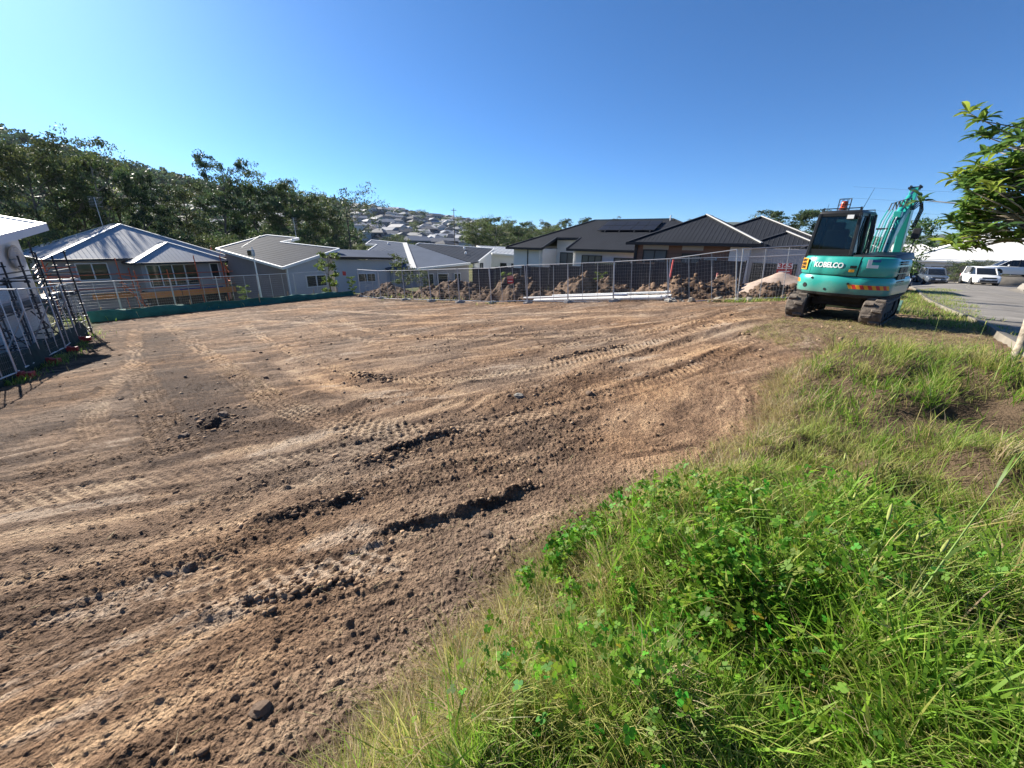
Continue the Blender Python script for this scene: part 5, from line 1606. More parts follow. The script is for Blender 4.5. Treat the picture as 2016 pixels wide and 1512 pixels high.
# ------------------------------------------------------------------ the estate on the hillside
M_EW = [mat('estate_wall_pale', (0.48, 0.47, 0.46), .9, var=.05, obj_var=.3), mat('estate_wall_grey', (0.22, 0.22, 0.23), .9, var=.05, obj_var=.4), mat('estate_wall_brick', (0.20, 0.12, 0.09), .9, var=.05, obj_var=.4)]
M_ER = [mat('estate_roof_grey', (0.17, 0.18, 0.20), .6, var=.05, obj_var=.5), mat('estate_roof_charcoal', (0.05, 0.055, 0.065), .6, var=.05, obj_var=.5), mat('estate_roof_pale', (0.42, 0.41, 0.40), .6, var=.05, obj_var=.4)]
EG = 'houses of the hillside estate'
def estate_house(mw, mr, st, gable, label):
    t = thing('estate_house', label, 'house', group=EG)
    w, d, h = 11.0, 9.0, 2.8 * st
    MB().box((0, 0, h / 2 - 1.5), (w, d, h + 3)).build('wall', mw, t)
    o = 0.6
    if gable:
        mb = MB().add([(-w/2-o, -d/2-o, h), (w/2+o, -d/2-o, h), (w/2+o, d/2+o, h), (-w/2-o, d/2+o, h), (-w/2-o, 0, h+2.2), (w/2+o, 0, h+2.2)], [(0,1,5,4),(1,2,5),(2,3,4,5),(3,0,4),(3,2,1,0)])
    else:
        mb = MB().add([(-w/2-o, -d/2-o, h), (w/2+o, -d/2-o, h), (w/2+o, d/2+o, h), (-w/2-o, d/2+o, h), (-w/2+4, 0, h+2.3), (w/2-4, 0, h+2.3)], [(0,1,5,4),(1,2,5),(2,3,4,5),(3,0,4),(3,2,1,0)])
    ro = mb.build('roof', mr, t)
    for f in range(st):
        for x in (-3.4, 0.2, 3.2):
            MB().box((x, -d / 2 - .02, 1.5 + f * 2.8), (1.7, 0.08, 1.2)).build('window', M_GLASS, t)
    MB().box((3.2, -d / 2 - 2.2, 0.7), (4.5, 4.4, 4.2)).build('garage', mw, t)
    MB().add([(0.6, -d/2-4.8, 2.8), (5.8, -d/2-4.8, 2.8), (5.8, -d/2, 2.8), (0.6, -d/2, 2.8), (3.2, -d/2-4.8, 4.0), (3.2, -d/2, 4.0)], [(0,1,4),(1,2,5,4),(2,3,5),(3,0,4,5),(3,2,1,0)]).build('garage_roof', mr, t)
    return t
eps = [estate_house(M_EW[0], M_ER[0], 2, False, 'two storey pale house with grey roof in the hillside estate'),
       estate_house(M_EW[1], M_ER[0], 2, True, 'two storey grey gabled house with grey roof in the hillside estate'),
       estate_house(M_EW[2], M_ER[1], 1, False, 'low brick house with charcoal roof in the hillside estate'),
       estate_house(M_EW[0], M_ER[2], 2, True, 'two storey pale gabled house with pale roof in the hillside estate'),
       estate_house(M_EW[1], M_ER[1], 2, False, 'two storey grey house with charcoal roof in the hillside estate')]
R3_ = random.Random(5)
rows = [(240, 11), (262, 12), (286, 13), (312, 14), (340, 15), (370, 16), (402, 17), (438, 18), (476, 18), (520, 19), (570, 19), (625, 20)]
for D, n in rows:
    w = 20.5 if D < 250 else 22.5
    for k in range(n):
        a0 = -20.5 + (16.3 if D > 300 else 14.5) * (k + .5) / n + R3_.uniform(-.2, .2)
        if D < 270 and -16.5 > a0: continue
        if D < 250 and a0 < -13.5: continue
        az = math.radians(a0); dd = D + R3_.uniform(-6, 6)
        x, y = dd * math.sin(az), dd * math.cos(az)
        p = eps[R3_.choices(range(5), (3, 3, 2, 2.2, 2.5))[0]]
        if p.name in used: o = copy_tree(p)
        else: o = p; used.add(p.name)
        s = R3_.uniform(0.85, 1.05) * (1.0 if D < 500 else 1.1)
        o.location = (x, y, hzf(x, y)); o.scale = (s, s, s * R3_.uniform(.85, 1.05))
        o.rotation_euler = (0, 0, math.radians(R3_.choice((14, 50, 104, -30, 194, -60)) + R3_.uniform(-14, 14)))
for k in range(55):      # garden and street trees between the estate houses
    az = math.radians(R3_.uniform(-20.5, -3.5)); D = R3_.uniform(225, 640)
    put(shrubP if R3_.random() < .6 else shrubL, D * math.sin(az), D * math.cos(az), R3_.uniform(5, 9), 6, sxy=1.2, label='garden tree between the houses of the hillside estate', group='garden trees of the hillside estate')
# houses half hidden in the forest on the left hill
FG = 'pale roofed houses among the trees on the forested hill'
for k, (a0, D) in enumerate([(-40.2, 330), (-38.0, 330), (-36.6, 335), (-35.2, 340), (-33.9, 340), (-39.4, 390), (-36.8, 395), (-45.8, 300), (-44.2, 305), (-42.8, 300), (-41.6, 285), (-32.6, 320), (-31.2, 330), (-29.6, 330), (-28.3, 300), (-40.6, 270), (-38.6, 265), (-36, 260), (-34, 265), (-30, 265), (-26.5, 270), (-25, 290), (-24, 320)]):
    az = math.radians(a0); x, y = D * math.sin(az), D * math.cos(az)
    p = eps[3] if k % 3 else eps[0]
    o = copy_tree(p)
    o.location = (x, y, hzf(x, y) + 2.2); o.scale = (1.15, 1.1, 1.1); o.rotation_euler = (0, 0, math.radians(34 + R3_.uniform(-20, 20)))
    o['label'] = 'house with a pale roof among the trees on the forested hill' if k % 3 else 'grey roofed house among the trees on the forested hill'
    o['group'] = FG
# street poles: power pole before the estate, distant pylon
pp = thing('power_pole', 'slim timber power pole standing before the hillside estate', 'pole', (-28.3, 198, hzf(-28.3, 198)))
MB().tube((0, 0, 0), (0, 0, 21.5), 0.22, 8, 0.15).build('shaft', M_BARK, pp)
MB().box((0, 0, 20.6), (2.4, 0.2, 0.2)).build('cross_arm', M_BARK, pp)
py = thing('pylon', 'distant lattice power pylon on the skyline beyond brick house', 'pylon', (441, 784, hzf(441, 784)))
Hp = 50 - hzf(441, 784) + 4
for sx in (-1, 1):
    for sy in (-1, 1):
        MB().bar((4 * sx, 4 * sy, 0), (0.7 * sx, 0.7 * sy, Hp), 0.5, 0.5).build('leg', M_STEEL, py)
for k in range(7):
    z = Hp * k / 7; w0_ = 4 - 3.3 * k / 7; w1_ = 4 - 3.3 * (k + 1) / 7
    MB().bar((-w0_, -w0_, z), (w1_, -w1_, z + Hp / 7), 0.3, 0.3).build('lattice', M_STEEL, py)
for z in (Hp * .72, Hp * .86, Hp):
    MB().bar((-6, 0, z), (6, 0, z), 0.4, 0.4).build('cross_arm', M_STEEL, py)

# solar street lamp behind the silt cloth
sl_ = thing('street_lamp', 'white solar street lamp with slanted panel beyond the silt cloth', 'street lamp', (-20.85, 32.96, hzf(-20.85, 32.96)))
zb = sl_.location.z
MB().tube((0, 0, 0), (0, 0, 0.9 - zb), 0.055, 10, 0.045).build('pole', M_TRIM_W, sl_, smooth=True)
MB().prism([(-0.60, -0.35, 0.82 - zb), (0.62, 0.4, 1.72 - zb), (0.42, 0.70, 1.72 - zb), (-0.80, -0.05, 0.82 - zb)], (0.02, -0.02, 0.06)).build('solar_panel', M_TRIM_W, sl_)
MB().box((-0.10, -0.05, 0.45 - zb), (0.42, 0.30, 0.50)).build('lamp_head', M_STEEL, sl_, bevel=0.03)
MB().box((-0.16, -0.21, 0.45 - zb), (0.30, 0.02, 0.36)).build('lens', M_GLASS, sl_)
# ------------------------------------------------------------------ the excavator
def teal_mat():
    m = mat('teal_paint', (0.009, 0.35, 0.295), 0.30, 0.0, var=0.06, vscale=2, coat=0.4)
    nt = m.node_tree; b = nt.nodes['Principled BSDF']
    # dust and dried mud along the lower edge, scuffs
    tc = nt.nodes.new('ShaderNodeTexCoord'); sx = nt.nodes.new('ShaderNodeSeparateXYZ')
    nt.links.new(tc.outputs['Object'], sx.inputs[0])
    nz = nt.nodes.new('ShaderNodeTexNoise'); nz.inputs['Scale'].default_value = 5; nz.inputs['Detail'].default_value = 8
    nt.links.new(tc.outputs['Object'], nz.inputs['Vector'])
    ad = nt.nodes.new('ShaderNodeMath'); ad.operation = 'MULTIPLY_ADD'; ad.inputs[1].default_value = 0.45
    nt.links.new(nz.outputs['Fac'], ad.inputs[0]); nt.links.new(sx.outputs['Z'], ad.inputs[2])
    mr = nt.nodes.new('ShaderNodeMapRange'); mr.inputs['From Min'].default_value = 0.82; mr.inputs['From Max'].default_value = 1.16; mr.inputs['To Min'].default_value = 0.62; mr.inputs['To Max'].default_value = 0.08
    nt.links.new(ad.outputs[0], mr.inputs['Value'])
    mx = nt.nodes.new('ShaderNodeMix'); mx.data_type = 'RGBA'
    src = b.inputs['Base Color'].links[0].from_socket
    nt.links.new(mr.outputs[0], mx.inputs['Factor']); nt.links.new(src, mx.inputs['A'])
    mx.inputs['B'].default_value = (0.22, 0.20, 0.16, 1)
    nt.links.new(mx.outputs['Result'], b.inputs['Base Color'])
    return m
M_TEAL = teal_mat()
M_BLK = mat('black_plastic', (0.018, 0.019, 0.021), 0.45, var=0.2, vscale=6)
M_BLKPAINT = mat('black_cab_paint', (0.014, 0.015, 0.016), 0.35, var=0.2, vscale=5)
M_MUDRUB = mat('muddy_rubber', (0.105, 0.085, 0.068), 0.9, var=0.6, vscale=7, bump=0.8, bscale=18)
M_MUDDARK = mat('muddy_steel', (0.035, 0.030, 0.026), 0.8, var=0.4, vscale=6, bump=0.4, bscale=14)
M_CHROME = mat('polished_rod', (0.75, 0.75, 0.76), 0.22, 1.0)
M_PIPE = mat('hydraulic_pipe', (0.55, 0.62, 0.62), 0.3, 0.7)
M_AMBER = mat('beacon_orange', (0.75, 0.10, 0.01), 0.25, coat=0.5)
M_YEL = mat('sticker_yellow', (0.78, 0.36, 0.02), 0.5)
M_STRIPE_R = mat('stripe_red', (0.55, 0.03, 0.02), 0.45)
M_STRIPE_Y = mat('stripe_yellow', (0.78, 0.33, 0.01), 0.45)
M_DECALW = mat('decal_white', (0.80, 0.82, 0.82), 0.4)
M_DECALB = mat('decal_blue', (0.02, 0.09, 0.25), 0.4)
M_BUCKET = mat('worn_bucket_steel', (0.20, 0.15, 0.10), 0.6, 0.3, var=0.4, vscale=5)
def cab_glass():
    m = bpy.data.materials.new('tinted_cab_glass'); m.use_nodes = True
    nt = m.node_tree; nt.nodes.clear()
    tr = nt.nodes.new('ShaderNodeBsdfTransparent'); tr.inputs[0].default_value = (0.42, 0.50, 0.48, 1)
    gl = nt.nodes.new('ShaderNodeBsdfGlossy'); gl.inputs['Roughness'].default_value = 0.03
    fr = nt.nodes.new('ShaderNodeFresnel'); fr.inputs[0].default_value = 1.5
    mx = nt.nodes.new('ShaderNodeMixShader'); out = nt.nodes.new('ShaderNodeOutputMaterial')
    nt.links.new(fr.outputs[0], mx.inputs[0]); nt.links.new(tr.outputs[0], mx.inputs[1]); nt.links.new(gl.outputs[0], mx.inputs[2]); nt.links.new(mx.outputs[0], out.inputs[0])
    return m
M_CABGLASS = cab_glass()

EXC_AZ = math.radians(49)          # heading of the tracks, clockwise from +Y
ex = thing('excavator', 'teal compact excavator with black cab seen from behind on the bare lot', 'excavator', (8.29, 10.05, 0.0), -EXC_AZ)
ex.scale = (.955, .955, .965)
# --- undercarriage: x right, y forward
def track(sx):
    L, h, w = 1.95, 0.56, 0.40
    cx = sx * 0.76
    r = h / 2
    prof = []
    for k in range(13):
        a = math.pi / 2 + math.pi * k / 12
        prof.append((-L / 2 + r * 0.92 * math.cos(a), r + r * math.sin(a)))
    for k in range(13):
        a = -math.pi / 2 + math.pi * k / 12
        prof.append((L / 2 + r * 0.92 * math.cos(a), r + r * math.sin(a)))
    mb = MB()
    outer = [[(cx + dx, y, z) for y, z in prof] for dx in (-w / 2, -w / 2 + .03, w / 2 - .03, w / 2)]
    ins = lambda pts, k: [(x, y * (1 - k * .25), r + (z - r) * (1 - k)) for x, y, z in pts]
    rings = [ins(outer[0], .22), ins(outer[0], .06), outer[1], outer[2], ins(outer[3], .06), ins(outer[3], .22)]
    mb.loft(rings, caps=False)
    t = mb.build('track', M_MUDRUB, ex, smooth=True)
    # inner frame, wheels
    MB().box((cx, 0, r), (0.26, L * 0.96, 0.30)).build('track_frame', M_MUDDARK, t, bevel=0.03)
    My = Matrix.Rotation(math.pi / 2, 3, 'Y')
    for yy, rw in ((-L / 2, 0.215), (L / 2, 0.215)):
        MB().lathe([(0.05, -0.19), (rw, -0.16), (rw, 0.16), (0.05, 0.19)], 16, (cx, yy, r), My).build('idler_wheel', M_MUDDARK, t)
    for yy in (-0.6, -0.2, 0.2, 0.6):
        MB().lathe([(0.03, -0.18), (0.09, -0.16), (0.09, 0.16), (0.03, 0.18)], 12, (cx, yy, 0.13), My).build('track_roller', M_MUDDARK, t)
    # lugs around the loop
    per = []
    P = prof + [prof[0]]
    acc = [0]
    for a, b in zip(P, P[1:]): acc.append(acc[-1] + math.hypot(b[0] - a[0], b[1] - a[1]))
    n = 40
    lugm = None
    for k in range(n):
        s = acc[-1] * (k + .5) / n
        i = max(j for j in range(len(acc)) if acc[j] <= s); i = min(i, len(P) - 2)
        f = (s - acc[i]) / (acc[i + 1] - acc[i] + 1e-9)
        y = P[i][0] + (P[i + 1][0] - P[i][0]) * f; z = P[i][1] + (P[i + 1][1] - P[i][1]) * f
        ty, tz = P[i + 1][0] - P[i][0], P[i + 1][1] - P[i][1]
        ang = math.atan2(tz, ty)
        if lugm is None:
            lm = MB()
            lm.add([(-.185, -.05, 0), (.02, -.05, 0), (.02, .03, 0), (-.185, .05, 0), (-.175, -.035, -.05), (.0, -.03, -.05), (.0, .015, -.05), (-.175, .035, -.05)], [(3, 2, 1, 0), (4, 5, 6, 7), (0, 1, 5, 4), (1, 2, 6, 5), (2, 3, 7, 6), (3, 0, 4, 7)])
            lug = lm.build('track_lug', M_MUDRUB, t, bevel=0.008)
            lugm = lug
        else:
            lug = linked('track_lug', lugm, t)
        flip = 1 if k % 2 else -1
        lug.matrix_local = Matrix.Translation((cx, y, z)) @ Matrix.Rotation(ang, 4, 'X') @ Matrix.Rotation(math.pi, 4, 'X') @ Matrix.Scale(flip, 4, (1, 0, 0)) @ Matrix.Rotation(math.pi, 4, 'X') @ Matrix.Rotation(math.pi if False else 0, 4, 'X')
    return t
track(-1); track(1)
MB().box((0, 0, 0.42), (1.2, 1.0, 0.22)).box((0, 0.0, 0.50), (0.9, 1.3, 0.14)).build('chassis', M_MUDDARK, ex, bevel=0.03)
MB().lathe([(0.42, 0.50), (0.42, 0.64), (0.36, 0.66)], 24).build('slew_ring', M_MUDDARK, ex)
# dozer blade at the front
bl = MB()
sec = [(0.0, 0.0), (0.07, 0.10), (0.06, 0.24), (-0.02, 0.36), (-0.06, 0.36), (0.02, 0.22), (0.02, 0.10), (-0.05, 0.0)]
bl.loft([[(x, 1.62 - y, z + 0.03) for y, z in sec] for x in (-0.98, 0.98)])
blo = bl.build('dozer_blade', M_TEAL, ex, bevel=0.006)
for sx in (-0.4, 0.4): MB().bar((sx, 0.6, 0.36), (sx, 1.58, 0.18), 0.12, 0.14).build('blade_arm', M_TEAL, blo)

# --- house (upper structure), slewed a little further
UPR = Matrix.Rotation(-math.radians(5), 4, 'Z')
class UB(MB):
    def build(s, name, m, parent=None, **k):
        s.xform(UPR)
        return super().build(name, m, parent, **k)
# plan outline of the tail: list of (x,y) from front-left round the tail to front-right
def outline(ins=0.0, n=12):
    R_, hw, tail = 0.62 - ins, 0.96 - ins, 1.02 - ins
    pts = [(-hw, 0.95)]
    # corner arcs and slightly bowed tail
    for k in range(n + 1):
        a = math.pi + (math.pi / 2) * k / n
        pts.append((-hw + R_ + R_ * math.cos(a), -tail + R_ * 0.86 + R_ * 0.86 * math.sin(a) - 0.0))
    for k in range(1, 6):
        x = -hw + R_ + (2 * hw - 2 * R_) * k / 6
        pts.append((x, -tail - 0.05 * math.sin(math.pi * k / 6)))
    for k in range(n + 1):
        a = 1.5 * math.pi + (math.pi / 2) * k / n
        pts.append((hw - R_ + R_ * math.cos(a), -tail + R_ * 0.86 + R_ * 0.86 * math.sin(a)))
    pts.append((hw, 0.95))
    return pts
OUT = outline()
seg = np.concatenate([[0], np.cumsum([math.hypot(b[0] - a[0], b[1] - a[1]) for a, b in zip(OUT, OUT[1:])])])
TOT = seg[-1]
def along(s, ins=0.0):
    O = OUT
    s = min(max(s, 0), TOT)
    i = min(int(np.searchsorted(seg, s, 'right')) - 1, len(O) - 2)
    f = (s - seg[i]) / (seg[i + 1] - seg[i])
    p = Vector(O[i]).lerp(Vector(O[i + 1]), f)
    t = (Vector(O[i + 1]) - Vector(O[i])).normalized()
    nrm = Vector((t.y, -t.x))      # outward for this winding?
    c = Vector((0, 0.2))
    if nrm.dot(p - c) < 0: nrm = -nrm
    return p - nrm * ins, nrm, t
def s_of_x(x):     # arclength on the tail at lateral position x (rear half)
    best = min(np.linspace(TOT * .15, TOT * .85, 400), key=lambda s: abs(along(s)[0].x - x))
    return float(best)
def shell(s0, s1, prof, name, m, parent, n=26, bevel=0.0, smooth=True, thick=0.06):
    """panel following the outline from s0 to s1; prof = list of (inset, z)"""
    rings = []
    for i in range(n + 1):
        s = s0 + (s1 - s0) * i / n
        ring = []
        for ins, z in prof:
            p, nr, t = along(s, ins); ring.append((p.x, p.y, z))
        for ins, z in reversed(prof):
            p, nr, t = along(s, ins + thick); ring.append((p.x, p.y, z))
        rings.append(ring)
    return UB().loft(rings).build(name, m, parent, bevel=bevel, smooth=smooth)
# dark core so that panel gaps read as gaps
core = UB().loft([[(p[0], p[1], z) for p in outline(0.07)] for z in (0.64, 1.40)])
core.build('engine_bay', M_BLK, ex)
UB().loft([[(p[0], p[1], z) for p in outline(i)] for i, z in ((0.16, 0.56), (0.03, 0.60), (0.0, 0.66))]).build('belly_pan', M_MUDDARK, ex)
cw = shell(0.02, TOT - 0.02, [(0.10, 0.60), (0.03, 0.63), (0.0, 0.70), (-0.005, 0.90), (0.0, 1.00), (0.035, 1.055)], 'counterweight', M_TEAL, ex, 60)
sA, sB, sC = s_of_x(-0.62), s_of_x(0.36), s_of_x(0.86)
up = [(0.035, 1.075), (0.012, 1.11), (0.015, 1.30), (0.035, 1.43), (0.075, 1.49), (0.14, 1.505)]
lp = shell(0.55, sA - 0.012, up, 'left_rear_panel', M_TEAL, ex, thick=.05)
hd = shell(sA + 0.012, sB - 0.012, [(i - 0.012, z) for i, z in up], 'engine_hood', M_TEAL, ex, thick=.05)
rp = shell(sB + 0.012, TOT - 0.25, up, 'right_side_panel', M_TEAL, ex, thick=.05)
UB().loft([[(p[0], p[1], 1.38) for p in outline(0.10)], [(p[0], p[1], 1.485) for p in outline(0.13)]]).build('deck_plate', M_BLK, ex)
# black top cover over tank on the right, rising forward
tc_ = UB().loft([[(x, y, z) for x, y in ((0.10, -0.86), (0.55, -0.84), (0.86, -0.55), (0.93, -0.1), (0.93, 0.9), (0.10, 0.9))] for z in (1.46,)] + [[(x, y, z0_ + .04) for (x, y), z0_ in zip(((0.14, -0.80), (0.54, -0.78), (0.82, -0.50), (0.88, -0.08), (0.88, 0.86), (0.14, 0.86)), (1.50, 1.50, 1.50, 1.54, 1.58, 1.58))]])
tc_.build('top_cover', M_BLK, ex, bevel=0.025, seg=2, smooth=True)
# vents on the right flank: recessed dark openings with louvres
def on_outline(s, z, out=0.0, ins=0.0):
    p, nr, t = along(s, ins); q = p + nr * out
    return Vector((q.x, q.y, z)), Vector((nr.x, nr.y, 0)), Vector((t.x, t.y, 0))
def vent(s0, s1, z0_, z1_, skew=0.0, nl=4):
    rings = []
    for i in range(9):
        s = s0 + (s1 - s0) * i / 8
        a, nr, t = on_outline(s, z0_ + skew * i / 8, 0.004); b, _, _ = on_outline(s, z1_ + skew * i / 8, 0.002)
        rings.append([a, b, b - nr * .03, a - nr * .03])
    v = UB().loft(rings).build('vent', M_BLK, rp)
    for k in range(nl):
        z = z0_ + (z1_ - z0_) * (k + .5) / nl
        pts = [on_outline(s0 + (s1 - s0) * i / 6, z + skew * i / 6, 0.008)[0] for i in range(7)]
        UB().path(pts, 0.006, 4).build('louvre', M_BLKPAINT, v)
vs = TOT - 1.30
for c_ in range(2):
    for r_ in range(3):
        a = vs + c_ * 0.36
        vent(a, a + 0.31, 0.86 + r_ * 0.155, 0.86 + r_ * 0.155 + 0.125, 0.0, 3)
for c_ in range(2): vent(vs + c_ * .30, vs + .26 + c_ * .30, 1.345, 1.375, 0, 1); vent(vs + c_ * .30, vs + .26 + c_ * .30, 1.395, 1.425, 0, 1)
# lettering wraps the tail
def wrap_text(o, x_c, z_c, out):
    me = o.data
    s_c = s_of_x(x_c)
    for v in me.vertices:
        p, nr, t = along(s_c + v.co.x)
        q = p + nr * (out + v.co.z)
        v.co = UPR @ Vector((q.x, q.y, z_c + v.co.y))
    me.update()
kb = text_mesh('KOBELCO', 0.165, 'lettering', M_DECALW, hd, extrude=0.003, bold=0.0055, width=0.62)
wrap_text(kb, -0.24, 1.30, 0.004)
def wrap_quad(s0, s1, z0_, z1_, m, name, parent, out=0.006, shear=0.0, n=8):
    rings = []
    for i in range(n + 1):
        s = s0 + (s1 - s0) * i / n
        a, nr, _ = on_outline(s, z0_, out); b, _, _ = on_outline(s + shear, z1_, out)
        rings.append([a, b, b - nr * .004, a - nr * .004])
    return UB().loft(rings).build(name, m, parent)
# LEFT HAND DRIVE plate
sl0 = s_of_x(-0.80)
wrap_quad(sl0 - 0.115, sl0 + 0.115, 1.17, 1.46 - .02, M_YEL, 'warning_plate', lp, 0.012)
for k, wd in enumerate(('LEFT', 'HAND', 'DRIVE')):
    t_ = text_mesh(wd, 0.088, 'warning_lettering', M_BLKPAINT, lp, extrude=0.001, bold=0.004, width=0.165)
    wrap_text(t_, -0.80, 1.385 - k * 0.082, 0.020)
# latch, small stickers
wrap_quad(s_of_x(0.20), s_of_x(0.32), 1.25, 1.31, M_BLKPAINT, 'latch', hd, 0.02)
wrap_quad(s_of_x(0.19), s_of_x(0.29), 1.165, 1.225, M_YEL, 'warning_sticker', hd, 0.02)
s_st = s_of_x(0.52)
wrap_quad(s_st - 0.02, s_st + 0.20, 1.40, 1.455, M_DECALB, 'sticker', rp, 0.006)
wrap_quad(s_st - 0.03, s_st + 0.05, 1.33, 1.455, M_DECALW, 'sticker', rp, 0.008)
wrap_quad(s_st - 0.03, s_st + 0.18, 1.27, 1.335, M_DECALW, 'sticker', rp, 0.006)
# hazard stripes on the counterweight
def stripes(s0, s1, z0_, z1_, n):
    for k in range(n):
        a = s0 + (s1 - s0) * k / n; b = s0 + (s1 - s0) * (k + 1) / n - 0.001
        wrap_quad(a, b, z0_, z1_, M_STRIPE_R if k % 2 else M_STRIPE_Y, 'hazard_stripe', cw, 0.008, -0.05, 3)
stripes(s_of_x(0.28), s_of_x(0.28) + 0.82, 0.79, 0.885, 11)
stripes(s_of_x(-0.90) - 0.12, s_of_x(-0.90) + 0.16, 0.86, 0.95, 5)
for x, z, r_ in ((-0.66, 0.80, 0.055), (-0.18, 0.74, 0.028), (0.25, 0.90, 0.026), (-0.52, 0.985, 0.026)):
    s_ = s_of_x(x); p, nr, t = on_outline(s_, z, 0.004)
    zz = Vector((0, 0, 1))
    ring = [[p + (t * math.cos(a) + zz * math.sin(a)) * r_ + nr * o_ for a in np.linspace(0, 2 * math.pi, 14, endpoint=False)] for o_ in (-0.02, 0.006)]
    UB().loft(ring).build('plug_hole', M_BLKPAINT, cw)

# --- cab
cab = UB()
CX0, CX1, CY0, CY1, CZ0, CZ1 = -0.94, 0.06, -0.62, 0.72, 1.46, 2.52
frame = UB()
def pillar(x, y, x2, y2, w=0.075): frame.bar((x, y, CZ0), (x2, y2, CZ1 - 0.03), w, w, up=(0, 1, 0))
pillar(CX0 + .04, CY0 + .04, CX0 + .10, CY0 + .10); pillar(CX1 - .04, CY0 + .04, CX1 - .08, CY0 + .10)
pillar(CX0 + .04, CY1 - .04, CX0 + .10, CY1 - .16); pillar(CX1 - .04, CY1 - .04, CX1 - .08, CY1 - .16)
pillar(CX1 - .03, 0.05, CX1 - .07, 0.05, 0.06); pillar(CX0 + .03, 0.02, CX0 + .08, 0.02, 0.07)
for z, o in ((CZ0 + .04, 0.0), (CZ1 - .07, 0.07)):
    for a, b in (((CX0 + .04 + o, CY0 + .04 + o), (CX1 - .04 - o, CY0 + .04 + o)), ((CX0 + .04 + o, CY1 - .04 - o), (CX1 - .04 - o, CY1 - .04 - o)), ((CX0 + .04 + o, CY0 + .04 + o), (CX0 + .04 + o, CY1 - .04 - o)), ((CX1 - .04 - o, CY0 + .04 + o), (CX1 - .04 - o, CY1 - .04 - o))):
        frame.bar((*a, z), (*b, z), 0.08, 0.08)
cabf = frame.build('cab_frame', M_BLKPAINT, ex, bevel=0.012)
# lower rear panel and roof
UB().box(((CX0 + CX1) / 2, CY0 + .05, CZ0 + .10), (0.86, 0.05, 0.20)).build('lower_panel', M_BLKPAINT, cabf)
rf = UB().loft([[(x, y, CZ1 - 0.04) for x, y in ((CX0 + .07, CY0 + .06), (CX1 - .05, CY0 + .06), (CX1 - .05, CY1 - .12), (CX0 + .07, CY1 - .12))], [(x, y, CZ1 + 0.03) for x, y in ((CX0 + .10, CY0 + .09), (CX1 - .08, CY0 + .09), (CX1 - .08, CY1 - .16), (CX0 + .10, CY1 - .16))]])
roof_o = rf.build('cab_roof', M_BLKPAINT, cabf, bevel=0.03, seg=2, smooth=True)
# panes
def pane(pts, name='pane'):
    P = [Vector(p) for p in pts]
    n = (P[1] - P[0]).cross(P[2] - P[0]).normalized()
    return UB().prism(P, n * 0.006).build(name, M_CABGLASS, cabf)
yb0, yb1 = CY0 + .05, CY0 + .105
pane([(CX0 + .08, yb0, CZ0 + .2), (CX1 - .08, yb0, CZ0 + .2), (CX1 - .12, yb1, CZ1 - .10), (CX0 + .13, yb1, CZ1 - .10)], 'rear_window')
pane([(CX1 - .035, CY0 + .09, CZ0 + .09), (CX1 - .035, 0.0, CZ0 + .09), (CX1 - .085, 0.0, CZ1 - .10), (CX1 - .085, CY0 + .13, CZ1 - .10)], 'side_window')
pane([(CX1 - .035, 0.09, CZ0 + .09), (CX1 - .035, CY1 - .09, CZ0 + .09), (CX1 - .085, CY1 - .2, CZ1 - .10), (CX1 - .085, 0.09, CZ1 - .10)], 'side_window')
pane([(CX0 + .035, CY0 + .09, CZ0 + .09), (CX0 + .035, 0.0, CZ0 + .09), (CX0 + .085, 0.0, CZ1 - .10), (CX0 + .085, CY0 + .13, CZ1 - .10)], 'side_window')
pane([(CX0 + .035, 0.09, CZ0 + .09), (CX0 + .035, CY1 - .09, CZ0 + .09), (CX0 + .085, CY1 - .2, CZ1 - .10), (CX0 + .085, 0.09, CZ1 - .10)], 'side_window')
pane([(CX0 + .09, CY1 - .05, CZ0 + .05), (CX1 - .09, CY1 - .05, CZ0 + .05), (CX1 - .13, CY1 - .17, CZ1 - .10), (CX0 + .14, CY1 - .17, CZ1 - .10)], 'windscreen')
# seat
st_ = UB().box((-0.45, -0.05, 1.38), (0.50, 0.50, 0.16)).build('seat', M_BLK, cabf, bevel=0.04, seg=2)
UB().box((-0.45, -0.30, 1.78), (0.48, 0.13, 0.70)).build('seat_back', M_BLK, st_, bevel=0.05, seg=2)
UB().box((-0.45, -0.31, 2.20), (0.26, 0.10, 0.18)).build('headrest', M_BLK, st_, bevel=0.04, seg=2)
for sx in (-.32, .32): UB().box((-0.45 + sx, 0.0, 1.62), (0.10, 0.36, 0.08)).build('armrest', M_BLK, st_, bevel=0.02)
UB().box((-0.45, 0.1, 1.28), (0.9, 1.2, 0.06)).build('cab_floor', M_BLK, cabf)
# roof rail, beacon in its cage, work light, aerials
for y in (CY0 + .12, CY1 - .22):
    UB().path([(CX0 + .10, y, CZ1 + .02), (CX0 + .10, y, CZ1 + .075), (CX1 - .10, y, CZ1 + .075), (CX1 - .10, y, CZ1 + .02)], 0.012, 6).build('roof_rail', M_BLKPAINT, roof_o)
bc = UB().lathe([(0.085, 0), (0.085, 0.04), (0.07, 0.05), (0.07, 0.15), (0.05, 0.19), (0.0, 0.20)], 14, (-0.48, -0.28, CZ1 + .06)).build('beacon', M_AMBER, roof_o, smooth=True)
cg = UB()
for z in (0.0, 0.11, 0.24):
    ring = [(-0.48 + 0.125 * math.cos(a), -0.28 + 0.125 * math.sin(a), CZ1 + .06 + z) for a in np.linspace(0, 2 * math.pi, 17)]
    cg.path(ring, 0.006, 5)
for a in np.linspace(0, 2 * math.pi, 8, endpoint=False):
    cg.tube((-0.48 + .125 * math.cos(a), -.28 + .125 * math.sin(a), CZ1 + .04), (-0.48 + .125 * math.cos(a), -.28 + .125 * math.sin(a), CZ1 + .30), 0.006, 5)
cg.build('beacon_cage', M_BLKPAINT, bc)
